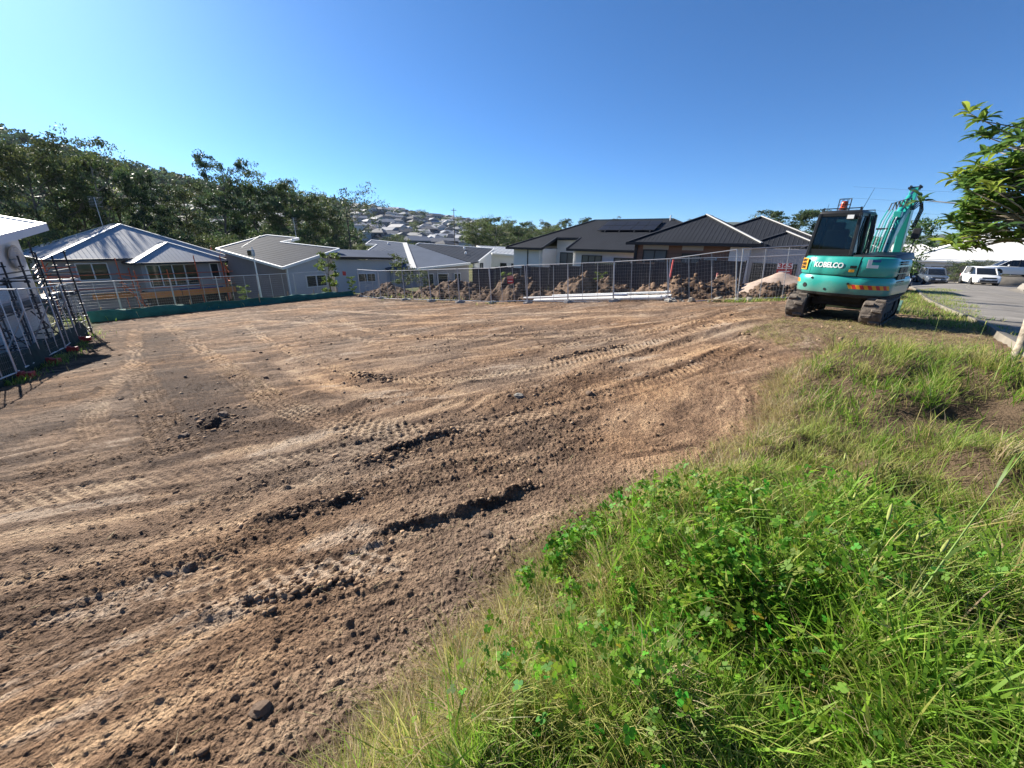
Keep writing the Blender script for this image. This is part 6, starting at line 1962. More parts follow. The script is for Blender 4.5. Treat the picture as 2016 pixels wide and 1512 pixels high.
wl_ = UB().box((-0.16, CY0 - .04, CZ1 - .13), (0.17, 0.10, 0.12)).build('work_light', M_BLK, cabf, bevel=0.015)
UB().box((-0.16, CY0 - .095, CZ1 - .13), (0.13, 0.012, 0.085)).build('lens', M_DECALW, wl_)
UB().box((-0.05, CY0 - .01, CZ1 - .13), (0.14, 0.05, 0.05)).build('light_bracket', M_BLK, wl_)
UB().tube((-0.10, -0.28, CZ1 + .03), (0.02, -0.28, CZ1 + .50), 0.006, 5, 0.003).build('aerial', M_BLKPAINT, roof_o)
UB().tube((CX0 + .13, -0.30, CZ1 + .03), (CX0 + .14, -0.30, CZ1 + .20), 0.004, 5).build('aerial', M_BLKPAINT, roof_o)
for x in (CX0 + .14, CX1 - .12):
    UB().box((x, CY0 + .12, CZ1 + .05), (0.03, 0.04, 0.09)).build('rail_clip', M_BLKPAINT, roof_o)
# handrail pipes on the right of the cab
for y in (0.05, 0.18, 0.31):
    UB().path([(CX1 + .03, y, CZ0 + .05), (CX1 + .05, y, CZ0 + .6), (CX1 - .02, y, CZ1 - .08)], 0.014, 6).build('guard_bar', M_BLKPAINT, cabf)
mi = UB().box((0.80, 0.82, 2.05), (0.16, 0.05, 0.24)).build('mirror', M_BLK, ex, bevel=0.02)
UB().tube((0.80, 0.85, 1.58), (0.80, 0.85, 2.0), 0.012, 6).build('mirror_stalk', M_BLK, mi)

_UPR0 = UPR
class UB(MB):
    def build(s, name, m, parent=None, **k):
        s.v = [(x, y * (0.90 if y > 1.1 else 1.0), z if z < 1.3 else 1.3 + (z - 1.3) * 0.78) for x, y, z in s.v]
        s.xform(UPR)
        return super().build(name, m, parent, **k)
# --- boom, arm, bucket (plane x = BX)
BX = 0.24
def beam(pts, wid, name, m, parent):
    """box beam through (y,z,depth) stations"""
    rings = []
    for i, (y, z, d) in enumerate(pts):
        y0, z0_, _ = pts[max(i - 1, 0)]; y1, z1_, _ = pts[min(i + 1, len(pts) - 1)]
        t = Vector((y1 - y0, z1_ - z0_)).normalized(); n = Vector((-t.y, t.x)) * d / 2
        rings.append([(BX - wid / 2, y - n.x, z - n.y), (BX + wid / 2, y - n.x, z - n.y), (BX + wid / 2, y + n.x, z + n.y), (BX - wid / 2, y + n.x, z + n.y)])
    return UB().loft(rings).build(name, m, parent, bevel=0.012)
UB().box((BX, 1.02, 0.92), (0.36, 0.30, 0.52)).build('swing_bracket', M_TEAL, ex, bevel=0.03)
boom = beam([(1.02, 1.05, 0.22), (1.10, 1.60, 0.30), (1.26, 2.10, 0.36), (1.52, 2.55, 0.36), (1.86, 2.92, 0.28), (2.16, 3.18, 0.18)], 0.20, 'boom', M_TEAL, ex)
for sx in (-0.125, 0.125): UB().box((BX + sx, 2.16, 3.18), (0.03, 0.22, 0.24)).build('boom_lug', M_TEAL, boom, bevel=0.01)
# hydraulic pipes up the back of the boom
bk = [(0.98, 1.45), (1.00, 1.66), (1.06, 2.14), (1.32, 2.66), (1.62, 3.02)]
for k in range(6):
    x = BX - 0.26 + k * 0.055
    UB().path([(x, y - 0.02 - 0.006 * k, z) for y, z in bk], 0.014, 7).build('hydraulic_pipe', M_PIPE if k % 2 else M_TEAL, boom, smooth=True)
for y, z in ((1.03, 1.95), (1.20, 2.42)):
    UB().box((BX - .12, y + .02, z), (0.36, 0.03, 0.05)).build('pipe_clamp', M_BLK, boom)
for k in range(5):
    x = BX - 0.24 + k * .07
    UB().path([(x, 1.58, 3.00), (x + .02, 1.60, 3.22 + .03 * k), (x + .05, 1.86, 3.26 + .03 * k), (x + .06, 2.02, 3.08)], 0.015, 6).build('hose', M_BLK, boom, smooth=True)
for k in range(3):
    x = BX + 0.14 + k * .03
    UB().path([(x, 1.86, 3.02), (x + .05, 2.30, 3.36 - .05 * k), (x + .06, 2.55, 3.05), (x + .02, 2.50, 2.5)], 0.014, 6).build('hose', M_BLK, boom, smooth=True)
# boom cylinder in front, arm cylinder on top
UB().tube((BX, 1.25, 1.05), (BX, 1.62, 1.95), 0.055, 12).build('boom_cylinder', M_TEAL, boom, smooth=True)
UB().tube((BX, 1.62, 1.95), (BX, 1.80, 2.45), 0.03, 10).build('cylinder_rod', M_CHROME, boom, smooth=True)
acyl = UB().tube((BX, 1.46, 2.92), (BX, 2.06, 3.46), 0.058, 12).build('arm_cylinder', M_TEAL, ex, smooth=True)
UB().tube((BX, 2.06, 3.46), (BX, 2.36, 3.72), 0.03, 10).build('cylinder_rod', M_CHROME, acyl, smooth=True)
UB().box((BX, 1.46, 2.86), (0.16, 0.18, 0.20)).build('cylinder_bracket', M_TEAL, acyl, bevel=.01)
arm = beam([(2.36, 3.74, 0.10), (2.40, 3.50, 0.22), (2.38, 3.20, 0.30), (2.52, 2.50, 0.26), (2.66, 1.70, 0.20), (2.72, 1.30, 0.15)], 0.17, 'arm', M_TEAL, ex)
for sx in (-.09, .09): UB().box((BX + sx, 2.36, 3.74), (0.03, 0.14, 0.14)).build('pin_plate', M_BLK, arm)
UB().tube((BX - .14, 2.36, 3.74), (BX + .14, 2.36, 3.74), 0.035, 10).build('pin', M_BLK, arm)
UB().tube((BX, 2.62, 3.10), (BX, 2.86, 2.2), 0.045, 10).build('bucket_cylinder', M_TEAL, arm, smooth=True)
UB().tube((BX, 2.86, 2.2), (BX, 2.96, 1.62), 0.026, 8).build('cylinder_rod', M_CHROME, arm, smooth=True)
# bucket hanging below the arm, mouth towards the machine
bs_ = [(2.72, 1.28), (2.98, 1.10), (3.02, 0.82), (2.86, 0.56), (2.52, 0.44), (2.30, 0.50), (2.34, 0.55), (2.54, 0.52), (2.80, 0.62), (2.93, 0.84), (2.90, 1.05), (2.66, 1.20)]
bkt = UB().loft([[(BX + sx, y, z) for y, z in bs_] for sx in (-0.32, 0.32)]).build('bucket', M_BUCKET, ex)
cheek = [(2.66, 1.24), (2.96, 1.08), (3.0, 0.82), (2.85, 0.58), (2.52, 0.46), (2.32, 0.50)]
for sx in (-0.325, 0.31): UB().prism([(BX + sx, y, z) for y, z in cheek], (0.018, 0, 0)).build('cheek_plate', M_BUCKET, bkt)
for k in range(5): UB().box((BX - .27 + k * .135, 2.26, 0.50), (0.05, 0.14, 0.045)).build('tooth', M_BUCKET, bkt)
UB().bar((BX, 2.72, 1.36), (BX, 2.96, 1.6), 0.10, 0.06).build('link', M_BLK, bkt)
# ------------------------------------------------------------------ road, kerb, verge things on the right
def asphalt():
    m = mat('asphalt', (0.20, 0.185, 0.165), 0.9, var=0.3, vscale=0.7, bump=0.4, bscale=90, spec=0.25)
    return m
M_ASPH = asphalt()
M_KERB = mat('kerb_concrete', (0.17, 0.15, 0.12), 0.9, var=0.3, vscale=1.5, bump=0.2, bscale=30)
KL = crom([(2.2, -1.2), (5.6, 2.9), (9.2, 7.0), (10.7, 8.7), (14.7, 13.6), (18.2, 17.6), (29.5, 29.8), (37, 38.5), (46, 49), (58, 62)], 8)
KR = crom([(7.2, -4.8), (10.6, -0.5), (14.0, 3.6), (15.6, 5.4), (20.0, 10.2), (24, 14.4), (34.4, 27.6), (46, 36.5), (60, 46), (78, 58)], 8)
def strip(name, A_, B_, lift, m, n=6, under=0.0):
    mb = MB(); rings = []
    for a, b in zip(A_, B_):
        ring = []
        for i in range(n + 1):
            p = a + (b - a) * i / n
            ring.append((p[0], p[1], hzf(*p) + lift))
        rings.append(ring)
    mb.loft(rings, caps=False, closed=False)
    return mb.build(name, m, smooth='all')
tag(strip('road', KL, KR, 0.05, M_ASPH, 8), kind='structure')
def kerb(line, side, name):
    d = np.gradient(line, axis=0); d /= np.linalg.norm(d, axis=1, keepdims=True)
    nrm = np.stack([-d[:, 1], d[:, 0]], 1) * side
    mb = MB(); rings = []
    for p, n_ in zip(line, nrm):
        ring = []
        for o_, z in ((-0.30, 0.056), (0.0, 0.060), (0.10, 0.10), (0.22, 0.115), (0.24, -0.05), (-0.30, -0.05)):
            q = p + n_ * o_
            ring.append((q[0], q[1], hzf(*p) + z))
        rings.append(ring)
    mb.loft(rings)
    tag(mb.build(name, M_KERB, smooth=True), kind='structure')
kerb(KL, 1, 'kerb'); kerb(KR, -1, 'kerb')
# faint pale tyre/paint line curving along the road
ML = KL * 0.45 + KR * 0.55
d_ = np.gradient(ML, axis=0); d_ /= np.linalg.norm(d_, axis=1, keepdims=True); n_ = np.stack([-d_[:, 1], d_[:, 0]], 1)
tag(strip('road_marking', ML[30:60] + n_[30:60] * .05, ML[30:60] - n_[30:60] * .05, 0.056, mat('worn_marking', (0.24, 0.22, 0.18), .9, var=.3, vscale=4), 1), kind='structure')

# ---- cars
M_TYRE = mat('tyre_rubber', (0.02, 0.02, 0.02), 0.85)
M_RIM = mat('alloy_rim', (0.45, 0.46, 0.48), 0.3, 0.9)
M_CARGLASS = glass_mat('car_glass', (0.012, 0.014, 0.016), 0.05)
M_LAMP = glass_mat('headlamp', (0.55, 0.56, 0.58), 0.1)
M_TAIL = glass_mat('tail_lamp', (0.35, 0.01, 0.01), 0.15)
def car(label, loc, az, paint, kind='suv'):
    """local y = forward"""
    t = thing('parked_car', label, 'car', loc, -az)
    suv = kind == 'suv'
    L, W = (4.65, 1.88) if suv else (4.7, 1.80)
    wb = 2.72
    belt, roofz = (1.02, 1.70) if suv else (0.92, 1.45)
    hood = 1.00 if suv else 0.86
    # lower body
    st = [(-L / 2, .74, .46, belt - .12), (-L / 2 + .10, .88, .34, belt), (-L / 2 + .6, .96, .26, belt + .02), (-.6, 1, .24, belt), (.7, 1, .24, belt - .01), (1.15, .99, .25, hood + .02), (1.75, .95, .28, hood - .06), (L / 2 - .22, .88, .30, hood - .16), (L / 2 - .04, .76, .36, hood - .26), (L / 2, .60, .44, hood - .38)]
    rings = []
    for y, w, zb_, zt in st:
        h = W / 2 * w
        rings.append([(-h * .92, y, zb_), (-h, y, zb_ + .16), (-h, y, zt - .22), (-h * .95, y, zt - .05), (-h * .82, y, zt), (0, y, zt + .025), (h * .82, y, zt), (h * .95, y, zt - .05), (h, y, zt - .22), (h, y, zb_ + .16), (h * .92, y, zb_)])
    body = MB().loft(rings).build('body', paint, t, smooth=True)
    # glasshouse
    rb = -L / 2 + (.18 if suv else 0.75)
    gs = [(rb, .80, .78, belt - .02, belt - .01), (rb + (.30 if suv else .75), .86, .72, belt - .02, roofz - .06), (-.35, .90, .74, belt - .03, roofz), (.25, .90, .73, belt - .03, roofz - .03), (.62, .89, .70, belt - .03, roofz - .12), (1.36, .84, .74, hood - .03, hood + .01)]
    rings = []
    for y, wl, wt, z0_, z1_ in gs:
        a, b = W / 2 * wl, W / 2 * wt
        rings.append([(-a, y, z0_), (-b - .01, y, z1_ - .05 if z1_ - z0_ > .2 else z1_), (-b + .08, y, z1_), (b - .08, y, z1_), (b + .01, y, z1_ - .05 if z1_ - z0_ > .2 else z1_), (a, y, z0_)])
    MB().loft(rings).build('windows', M_CARGLASS, t, smooth=True)
    # roof skin and pillars
    rr_ = []
    for y, wl, wt, z0_, z1_ in gs[1:5]:
        b = W / 2 * wt
        rr_.append([(-b - .012, y, z1_ - .055), (-b + .07, y, z1_ + .012), (0, y, z1_ + .022), (b - .07, y, z1_ + .012), (b + .012, y, z1_ - .055), (0, y, z1_ - .03)])
    MB().loft(rr_).build('roof', paint, t, smooth=True)
    for sx in (-1, 1):
        def P(i, f):
            y, wl, wt, z0_, z1_ = gs[i]
            return Vector((sx * (W / 2 * (wl + (wt - wl) * f) + .012), y, z0_ + (z1_ - z0_) * f))
        MB().bar(P(5, 1), P(4, 1), 0.06, 0.05).build('pillar', paint, t)
        MB().bar(P(2, 0) + Vector((0, .25, 0)), P(2, .97) + Vector((0, .25, 0)), 0.03, 0.08, up=(0, 1, 0)).build('pillar', M_TRIM_D, t)
        MB().bar(P(1, 0) + Vector((0, .15, 0)), P(1, 1), 0.04, 0.16, up=(0, 1, 0)).build('pillar', paint, t)
        if suv: MB().tube(P(1, 1.03), P(4, 1.06), 0.02, 6).build('roof_bar', M_RIM, t)
        mi_ = MB().box((sx * (W / 2 + .10), .72, belt + .08), (0.20, 0.10, 0.14)).build('mirror', paint, t, bevel=.03)
        # lamps
        MB().prism([(sx * W * .25, L / 2 - .10, hood - .30), (sx * W * .455, L / 2 - .40, hood - .26), (sx * W * .465, L / 2 - .42, hood - .14), (sx * W * .26, L / 2 - .13, hood - .20)], (0, .035, 0)).build('headlight', M_LAMP, t)
        MB().box((sx * W * .36, -L / 2 + .055, belt - .22), (0.34, 0.10, 0.16)).build('tail_light', M_TAIL, t, bevel=.02)
        for yy in (wb / 2 - .05, -wb / 2 - .05):
            My = Matrix.Rotation(math.pi / 2, 3, 'Y')
            MB().lathe([(0.38, -.13), (0.39, 0), (0.38, .13)], 20, (sx * (W / 2 - .125), yy, 0.37), My).build('wheel_arch', M_TYRE, t)
            wh_ = MB().lathe([(0.20, -.12), (0.345, -.11), (0.355, -.06), (0.355, .06), (0.345, .11), (0.20, .12)], 22, (sx * (W / 2 - .10), yy, 0.355), My).build('wheel', M_TYRE, t, smooth=True)
            rim = MB().lathe([(0.03, .125), (0.22, .118), (0.235, .10), (0.235, -.02)], 16, (0, 0, 0), My)
            for k in range(5):
                a = k * 2 * math.pi / 5
                rim.bar((.13, .03 * math.cos(a), .03 * math.sin(a)), (.13, .21 * math.cos(a), .21 * math.sin(a)), .05, .03)
            rim.xform(Matrix.Translation((sx * (W / 2 - .10), yy, 0.355)) @ Matrix.Scale(sx, 4, (1, 0, 0)))
            rim.build('rim', M_RIM, wh_)
    MB().box((0, L / 2 - .055, hood - .27), (W * .50, .09, .16)).build('grille', M_TRIM_D, t, bevel=.02)
    MB().box((0, L / 2 - .03, .46), (W * .62, .10, .16)).build('lower_intake', M_TRIM_D, t, bevel=.02)
    MB().box((0, L / 2 + .02, .60), (0.38, .02, .11)).build('number_plate', M_DECALW, t)
    MB().box((0, -L / 2 - .005, .62), (0.38, .02, .11)).build('number_plate', M_DECALW, t)
    MB().box((0, -L / 2 + .02, .42), (W * .7, .12, .16)).build('rear_bumper', M_TRIM_D, t, bevel=.03)
    MB().box((0, 0, .30), (W * .86, L * .86, .12)).build('underbody', M_TYRE, t)
    return t
M_WPAINT = mat('white_car_paint', (0.80, 0.80, 0.79), 0.25, coat=0.6)
M_GPAINT = mat('grey_car_paint', (0.16, 0.19, 0.23), 0.25, 0.5, coat=0.6)
def ground_car(x, y): return (x, y, hzf(x, y) + 0.05)
car('white SUV parked nose towards the excavator beyond the bend in the road', ground_car(46.0, 40.4), math.radians(213), M_WPAINT)
car('dark grey SUV parked beside the white SUV at the bend in the road', ground_car(45.6, 44.6), math.radians(213), M_GPAINT)
car('white SUV parked side on beside the rock edging and pale roofed house', (52.2, 43.2, hzf(52.2, 43.2) + .95), math.radians(300), M_WPAINT)
car('white sedan showing one red tail light from behind the excavator', ground_car(31.6, 33.9), math.radians(52), M_WPAINT, 'sedan')
# raised drive bank under the side-on car
bk_ = MB().loft([[(53.2 + 4 * math.cos(a) * s_, 43.4 + 2.6 * math.sin(a) * s_, hzf(52, 43) + z) for a in np.linspace(0, 2 * math.pi, 20, endpoint=False)] for s_, z in ((1.35, -.4), (1.0, .93), (.3, .94))]).build('driveway', M_KERB, smooth='all')
tag(bk_, kind='structure')
# rock edging
for k in range(9):
    me = lump_mesh('edging_rock', 300 + k, 2, 0.12, M_ROCK)
    o = bpy.data.objects.new('edging_rock', me); COL.objects.link(o)
    x, y = 37.6 + k * 0.75 + random.uniform(-.2, .2), 29.6 + k * .42 + random.uniform(-.3, .3)
    s = random.uniform(.45, .8)
    o.scale = (s * 1.5, s, s * .75); o.rotation_euler = (0, 0, random.random() * 6)
    o.location = (x, y, hzf(x, y) + s * .3)
    tag(o, 'grey boulder in the edging beside the road bend', 'boulder', 'boulders beside the road')
# pale grey boundary fence across the road
pf = thing('boundary_fence', 'pale grey green sheet fence beyond the sapling across the road', 'fence')
M_PFENCE = mat('pale_sheet_fence', (0.25, 0.26, 0.24), .7, var=.1)
for k in range(6):
    a = Vector((38.2, 41.6)).lerp(Vector((50.5, 53.2)), k / 6); b = Vector((38.2, 41.6)).lerp(Vector((50.5, 53.2)), (k + 1) / 6)
    MB().bar((a.x, a.y, hzf(a.x, a.y) + 1.0), (b.x, b.y, hzf(a.x, a.y) + 1.0), 0.05, 2.1).build('sheet_panel', M_PFENCE, pf)
    MB().box((a.x, a.y, hzf(a.x, a.y) + 1.05), (0.1, 0.1, 2.2)).build('post', M_PFENCE, pf)
for k in range(6):
    a = Vector((50.5, 53.2)).lerp(Vector((54.5, 47.5)), k / 6); b = Vector((50.5, 53.2)).lerp(Vector((54.5, 47.5)), (k + 1) / 6)
    MB().bar((a.x, a.y, hzf(a.x, a.y) + 1.0), (b.x, b.y, hzf(a.x, a.y) + 1.0), 0.05, 2.0).build('sheet_panel', M_DKFENCE, pf)
for k in range(5):
    put(shrubP, 50.6 + k * 1.5, 46.8 - k * 0.7, 2.1, 6, label='clipped dark green bush in the hedge behind the parked cars', group='hedge bushes behind the cars')
# fine timber pole and overhead wires beyond
pl = thing('street_pole', 'thin leaning timber pole beyond the excavator boom', 'pole', (57, 61, hzf(57, 61)))
MB().tube((0, 0, 0), (1.2, 0, 7.0), .09, 8, .06).build('shaft', M_BARK_P, pl)
for k in range(3):
    pts = []
    for i in range(25):
        f = i / 24
        pts.append((150 + 210 * f, 195 - 40 * f, 27 - k * 4.5 - 5 * math.sin(f * math.pi) + 2 * f))
    tag(MB().path(pts, 0.03, 4).build('overhead_wire', M_TRIM_D), 'thin overhead power wire crossing the sky above the pale roofs', 'wire', 'overhead wires')

# ---- the street tree close by on the right: whorls of big leaves
M_BIGLEAF = attr_mat('broad_leaf', rough=0.42, transl=0.55, spec=0.5)
M_TRUNK_L = mat('mottled_trunk', (0.46, 0.40, 0.31), 0.9, col2=(0.13, 0.10, 0.075), vscale=14, bump=0.5, bscale=25)
tr_ = thing('street_tree', 'street tree with mottled trunk and whorls of large glossy leaves', 'tree')
tb = Vector((6.04, 4.61, hzf(6.04, 4.61) - .03))
tp = [tb, Vector((6.13, 4.66, .55)), Vector((6.17, 4.74, 1.05)), Vector((6.02, 4.84, 1.6)), Vector((5.98, 4.92, 2.1)), Vector((6.1, 4.9, 2.5)), Vector((6.2, 4.85, 2.9))]
MB().path(tp, [.055, .045, .040, .036, .030, .020, .008], 10).build('trunk', M_TRUNK_L, tr_, smooth='all')
rs = np.random.default_rng(41)
def big_leaf(name, L_=0.155, W_=0.046):
    V = []
    n = 5
    for i in range(n):
        f = i / (n - 1); w = W_ * math.sin(math.pi * min(1, f * 0.94 + .06)) ** .8 * (1 if f < .98 else 0.05)
        z = 0.10 * L_ * math.sin(f * 2.6) - 0.12 * L_ * f * f
        V += [(-w / 2, f * L_, z + .25 * w), (0, f * L_, z), (w / 2, f * L_, z + .25 * w)]
    F = []
    for i in range(n - 1):
        for k in range(2): F.append((i * 3 + k, i * 3 + k + 1, i * 3 + 4 + k, i * 3 + 3 + k))
    return np.array(V), np.array(F)
BLV, BLF = big_leaf('x')
leafs = []   # (matrix 3x3*scale, pos, colour)
bm_ = MB()
whorls = []
for k in range(120):
    i = 2 + rs.integers(0, 5); i = min(i, 5)
    f = rs.random(); a = np.array(tp[i].lerp(tp[min(i + 1, 6)], f))
    ang = rs.random() * 6.283; ln = 0.25 + 0.85 * rs.random() ** .8
    if a[2] < 1.75: a[2] = 1.75 + .3 * rs.random()
    b = a + np.array([math.cos(ang) * ln, math.sin(ang) * ln, ln * rs.uniform(-.15, .75)])
    whorls.append(b)
    bm_.path([a, (a + b) / 2 + np.array([0, 0, .06]) * ln, b], [.011, .008, .004], 5)
for k, z in enumerate(np.linspace(1.75, 2.6, 9)):    # reaching branches on the road-lot side
    a = np.array(tp[3]) + (np.array(tp[4]) - np.array(tp[3])) * min(1, (k / 8)); a[2] = min(z, 2.6)
    for m_ in range(11):
        ang = math.radians(118 + rs.uniform(-38, 38)); ln = rs.uniform(.2, .74)
        b = a + np.array([math.cos(ang) * ln, math.sin(ang) * ln, ln * rs.uniform(-.25, .45)])
        whorls.append(b)
        bm_.path([a, (a + b) / 2 + np.array([0, 0, .05]), b], [.011, .008, .004], 5)
bm_.build('branches', M_TRUNK_L, tr_, smooth='all')
PAL = np.array([(0.09, 0.17, 0.04), (0.13, 0.225, 0.045), (0.19, 0.29, 0.05), (0.32, 0.40, 0.06), (0.07, 0.14, 0.05)])
for wv in whorls:
    c = PAL[rs.choice(5, p=[.22, .28, .28, .14, .08])]
    nl = rs.integers(9, 15)
    for k in range(nl):
        ang = k * 2.4 + rs.random() * .5; el = rs.uniform(-.35, .75)
        s = rs.uniform(.75, 1.35)
        Mx = Matrix.Rotation(ang, 3, 'Z') @ Matrix.Rotation(el, 3, 'X') @ Matrix.Rotation(rs.uniform(-.5, .5), 3, 'Y')
        leafs.append((np.array(Mx) * s, wv + rs.normal(size=3) * .015, c * rs.uniform(.75, 1.25)))
# the leaves that show (towards the lot) become parts, the rest one mass
order = sorted(range(len(leafs)), key=lambda i: leafs[i][1][0] / leafs[i][1][1])
variants = []
for k in range(6):
    c = PAL[k % 5]
    me = bpy.data.meshes.new('leaf'); me.from_pydata([tuple(v) for v in BLV], [], [tuple(f) for f in BLF.tolist()])
    at = me.color_attributes.new('Col', 'FLOAT_COLOR', 'POINT')
    for i in range(len(BLV)): at.data[i].color = (*c, 1)
    me.materials.append(M_BIGLEAF); variants.append(me)
for i in order[:300]:
    m3, pos, c = leafs[i]
    vi = int(np.argmin(((PAL - c) ** 2).sum(1)))
    o = bpy.data.objects.new('leaf', variants[vi]); COL.objects.link(o); o.parent = tr_
    M4 = Matrix([list(r) for r in m3]).to_4x4(); M4.translation = Vector(pos)
    o.matrix_local = M4
Vs = np.vstack([BLV @ leafs[i][0].T + leafs[i][1] for i in order[300:]])
Fs = np.vstack([BLF + k * len(BLV) for k in range(len(order) - 300)])
Cs = np.vstack([np.tile(leafs[i][2], (len(BLV), 1)) for i in order[300:]])
np_mesh('foliage', Vs, Fs, 4, M_BIGLEAF, col=Cs, parent=tr_)['kind'] = 'stuff'
# the sapling further along the verge
sp_ = thing('street_tree', 'young dark leaved street tree on the verge beyond the excavator', 'tree', (16.1, 16.9, hzf(16.1, 16.9)))
MB().path([(0, 0, 0), (.03, .02, .7), (-.02, .05, 1.3), (.05, 0, 1.9), (.1, 0, 2.8)], [.035, .03, .026, .02, .008], 7).build('trunk', M_BARK, sp_, smooth='all')
cs, ds, cc = [], [], []
for k in range(34):
    z = rs.uniform(1.05, 3.0); ang = rs.random() * 6.28; ln = rs.uniform(.15, .62) * (1.1 - abs(z - 2.0) * .45)
    c = np.array([math.cos(ang) * ln + .05, math.sin(ang) * ln, z])
    m_ = 34
    p = rs.normal(size=(m_, 3)) * .12
    cs.append(c + p); ds.append(rs.normal(size=(m_, 3)) + np.array([0, 0, .2])); cc.append(PAL[rs.choice([0, 0, 4, 1])] * rs.uniform(.6, 1.1, (m_, 1)))
cs, ds, cc = np.vstack(cs), np.vstack(ds), np.vstack(cc)
V, Q = leaf_quads(cs, ds, rs.uniform(.11, .2, len(cs)), rs.uniform(.04, .06, len(cs)), rs)
np_mesh('crown', V, Q, 4, M_BIGLEAF, col=np.repeat(cc, 4, 0), parent=sp_)
# ------------------------------------------------------------------ grass, clover, clods: beyond counting
M_GRASS = attr_mat('grass_blades', rough=0.55, transl=0.58, spec=0.3)
M_STRAW = attr_mat('dry_straw', rough=0.8, transl=0.15, spec=0.2)
rs = np.random.default_rng(2024)
def blades(x, y, z, L_, W_, bend, lean, azm, c0, c1, seg=3):
    """curved tapering ribbons -> V, loops, sizes, col"""
    n = len(x)
    dx, dy = np.cos(azm), np.sin(azm)
    sx, sy = -dy, dx
    tw = rs.uniform(-.9, .9, n)
    sx, sy = sx * np.cos(tw) + dx * np.sin(tw), sy * np.cos(tw) + dy * np.sin(tw)
    V = np.zeros((n, 2 * seg + 1, 3), np.float32); Cc = np.zeros((n, 2 * seg + 1, 3), np.float32)
    px, py, pz = x.copy(), y.copy(), z.copy()
    ang = lean.copy()
    st = L_ / seg
    wf = [0.75, 1.0, 0.72, 0.4]
    for k in range(seg + 1):
        if k < seg:
            w = W_ * wf[k] * .5
            V[:, 2 * k] = np.stack([px - sx * w, py - sy * w, pz], 1)
            V[:, 2 * k + 1] = np.stack([px + sx * w, py + sy * w, pz], 1)
        else:
            V[:, 2 * k] = np.stack([px, py, pz], 1)
        f = k / seg
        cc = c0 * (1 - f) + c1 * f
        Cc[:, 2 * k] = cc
        if k < seg: Cc[:, 2 * k + 1] = cc
        px = px + np.sin(ang) * dx * st; py = py + np.sin(ang) * dy * st; pz = pz + np.cos(ang) * st
        ang = ang + bend / seg
    m_ = 2 * seg + 1
    base = (np.arange(n) * m_)[:, None]
    q = []
    for k in range(seg - 1): q.append([2 * k, 2 * k + 1, 2 * k + 3, 2 * k + 2])
    pat = np.array(sum(q, []) + [2 * seg - 2, 2 * seg - 1, 2 * seg])
    loops = (base + pat[None, :]).ravel()
    sizes = np.tile(np.array([4] * (seg - 1) + [3]), n)
    return V.reshape(-1, 3), loops, sizes, Cc.reshape(-1, 3)
def merge(name, parts, m, label, cat):
    off = 0; Vs, Ls, Ss, Cs = [], [], [], []
    for V, l, s, c in parts:
        Vs.append(V); Ls.append(l + off); Ss.append(s); Cs.append(c); off += len(V)
    o = np_mesh(name, np.vstack(Vs), np.concatenate(Ls), np.concatenate(Ss), m, col=np.vstack(Cs))
    return tag(o, label, cat, kind='stuff')
def gheight(x, y): return ground_full(x, y, False)[0]
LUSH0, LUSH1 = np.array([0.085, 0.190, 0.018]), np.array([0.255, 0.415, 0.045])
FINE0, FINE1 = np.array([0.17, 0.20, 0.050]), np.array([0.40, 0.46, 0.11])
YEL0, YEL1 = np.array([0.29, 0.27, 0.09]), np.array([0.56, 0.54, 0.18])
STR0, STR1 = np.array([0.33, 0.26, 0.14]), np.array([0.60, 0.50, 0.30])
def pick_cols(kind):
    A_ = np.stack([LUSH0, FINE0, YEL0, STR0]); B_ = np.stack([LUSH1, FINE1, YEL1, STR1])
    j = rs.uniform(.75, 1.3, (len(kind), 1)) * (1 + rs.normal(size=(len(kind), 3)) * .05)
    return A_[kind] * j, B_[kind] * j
# sample the foreground patch, denser near by
N = 165000
r = 0.62 * (9.2 / 0.62) ** rs.random(N); a = np.radians(rs.uniform(-48, 76, N))
x, y = r * np.sin(a), r * np.cos(a)
gs = poly_sd(x, y, GRASS) + (fbm(x * 2.2, y * 2.2, 3, 91) - 0.5) * 0.5
cl = fbm(x * 5.5, y * 5.5, 3, 201)
bald = sstep(0.25, 0.0, np.hypot((x - 4.15) / 1.15, (y - 3.15) / 0.28) - 0.8)   # bare track through the patch
corner = np.exp(-(((x - 1.15) / .75) ** 2 + ((y - 1.0) / .5) ** 2))
keepp = (gs > -0.02) & (rs.random(N) > corner * .55) & (rs.random(N) < (0.38 + 1.4 * cl)) & (rs.random(N) > bald * .93)
x, y, r, gs, cl = x[keepp], y[keepp], r[keepp], gs[keepp], cl[keepp]
n = len(x)
z = gheight(x, y)
lush = sstep(0.48, 0.62, fbm(x * 0.9 + 3, y * 0.9, 3, 211) + 0.22 * np.exp(-((x - 4.8) ** 2 + (y - 4.5) ** 2) / 2.2) + 0.35 * np.exp(-((x - 1.0) ** 2 + (y - 0.8) ** 2) / .5) - .20 * np.exp(-((x - 1.95) ** 2 + (y - 2.6) ** 2) / 1.2))
edge = sstep(0.55, 0.0, gs)
u_ = rs.random(n)
pl_ = lush * 0.62 * (1 - .8 * edge)
py_ = 0.20 + 0.25 * edge
ps_ = 0.12 + 0.36 * edge
kind = np.where(u_ < pl_, 0, np.where(u_ < pl_ + ps_, 3, np.where(u_ < pl_ + ps_ + py_, 2, 1)))
tall = 0.6 + 0.8 * fbm(x * 1.6, y * 1.6, 3, 221)
L_ = (rs.uniform(.05, .17, n) + .10 * lush * rs.random(n)) * tall * (1 - .35 * edge) * (0.75 + .35 * sstep(1.2, 3, r))
W_ = rs.uniform(.0018, .0038, n) * (1 + .16 * np.minimum(r, 8)) * np.where(kind == 0, 1.35, 1)
lean = np.abs(rs.normal(0, .55, n)) + .1
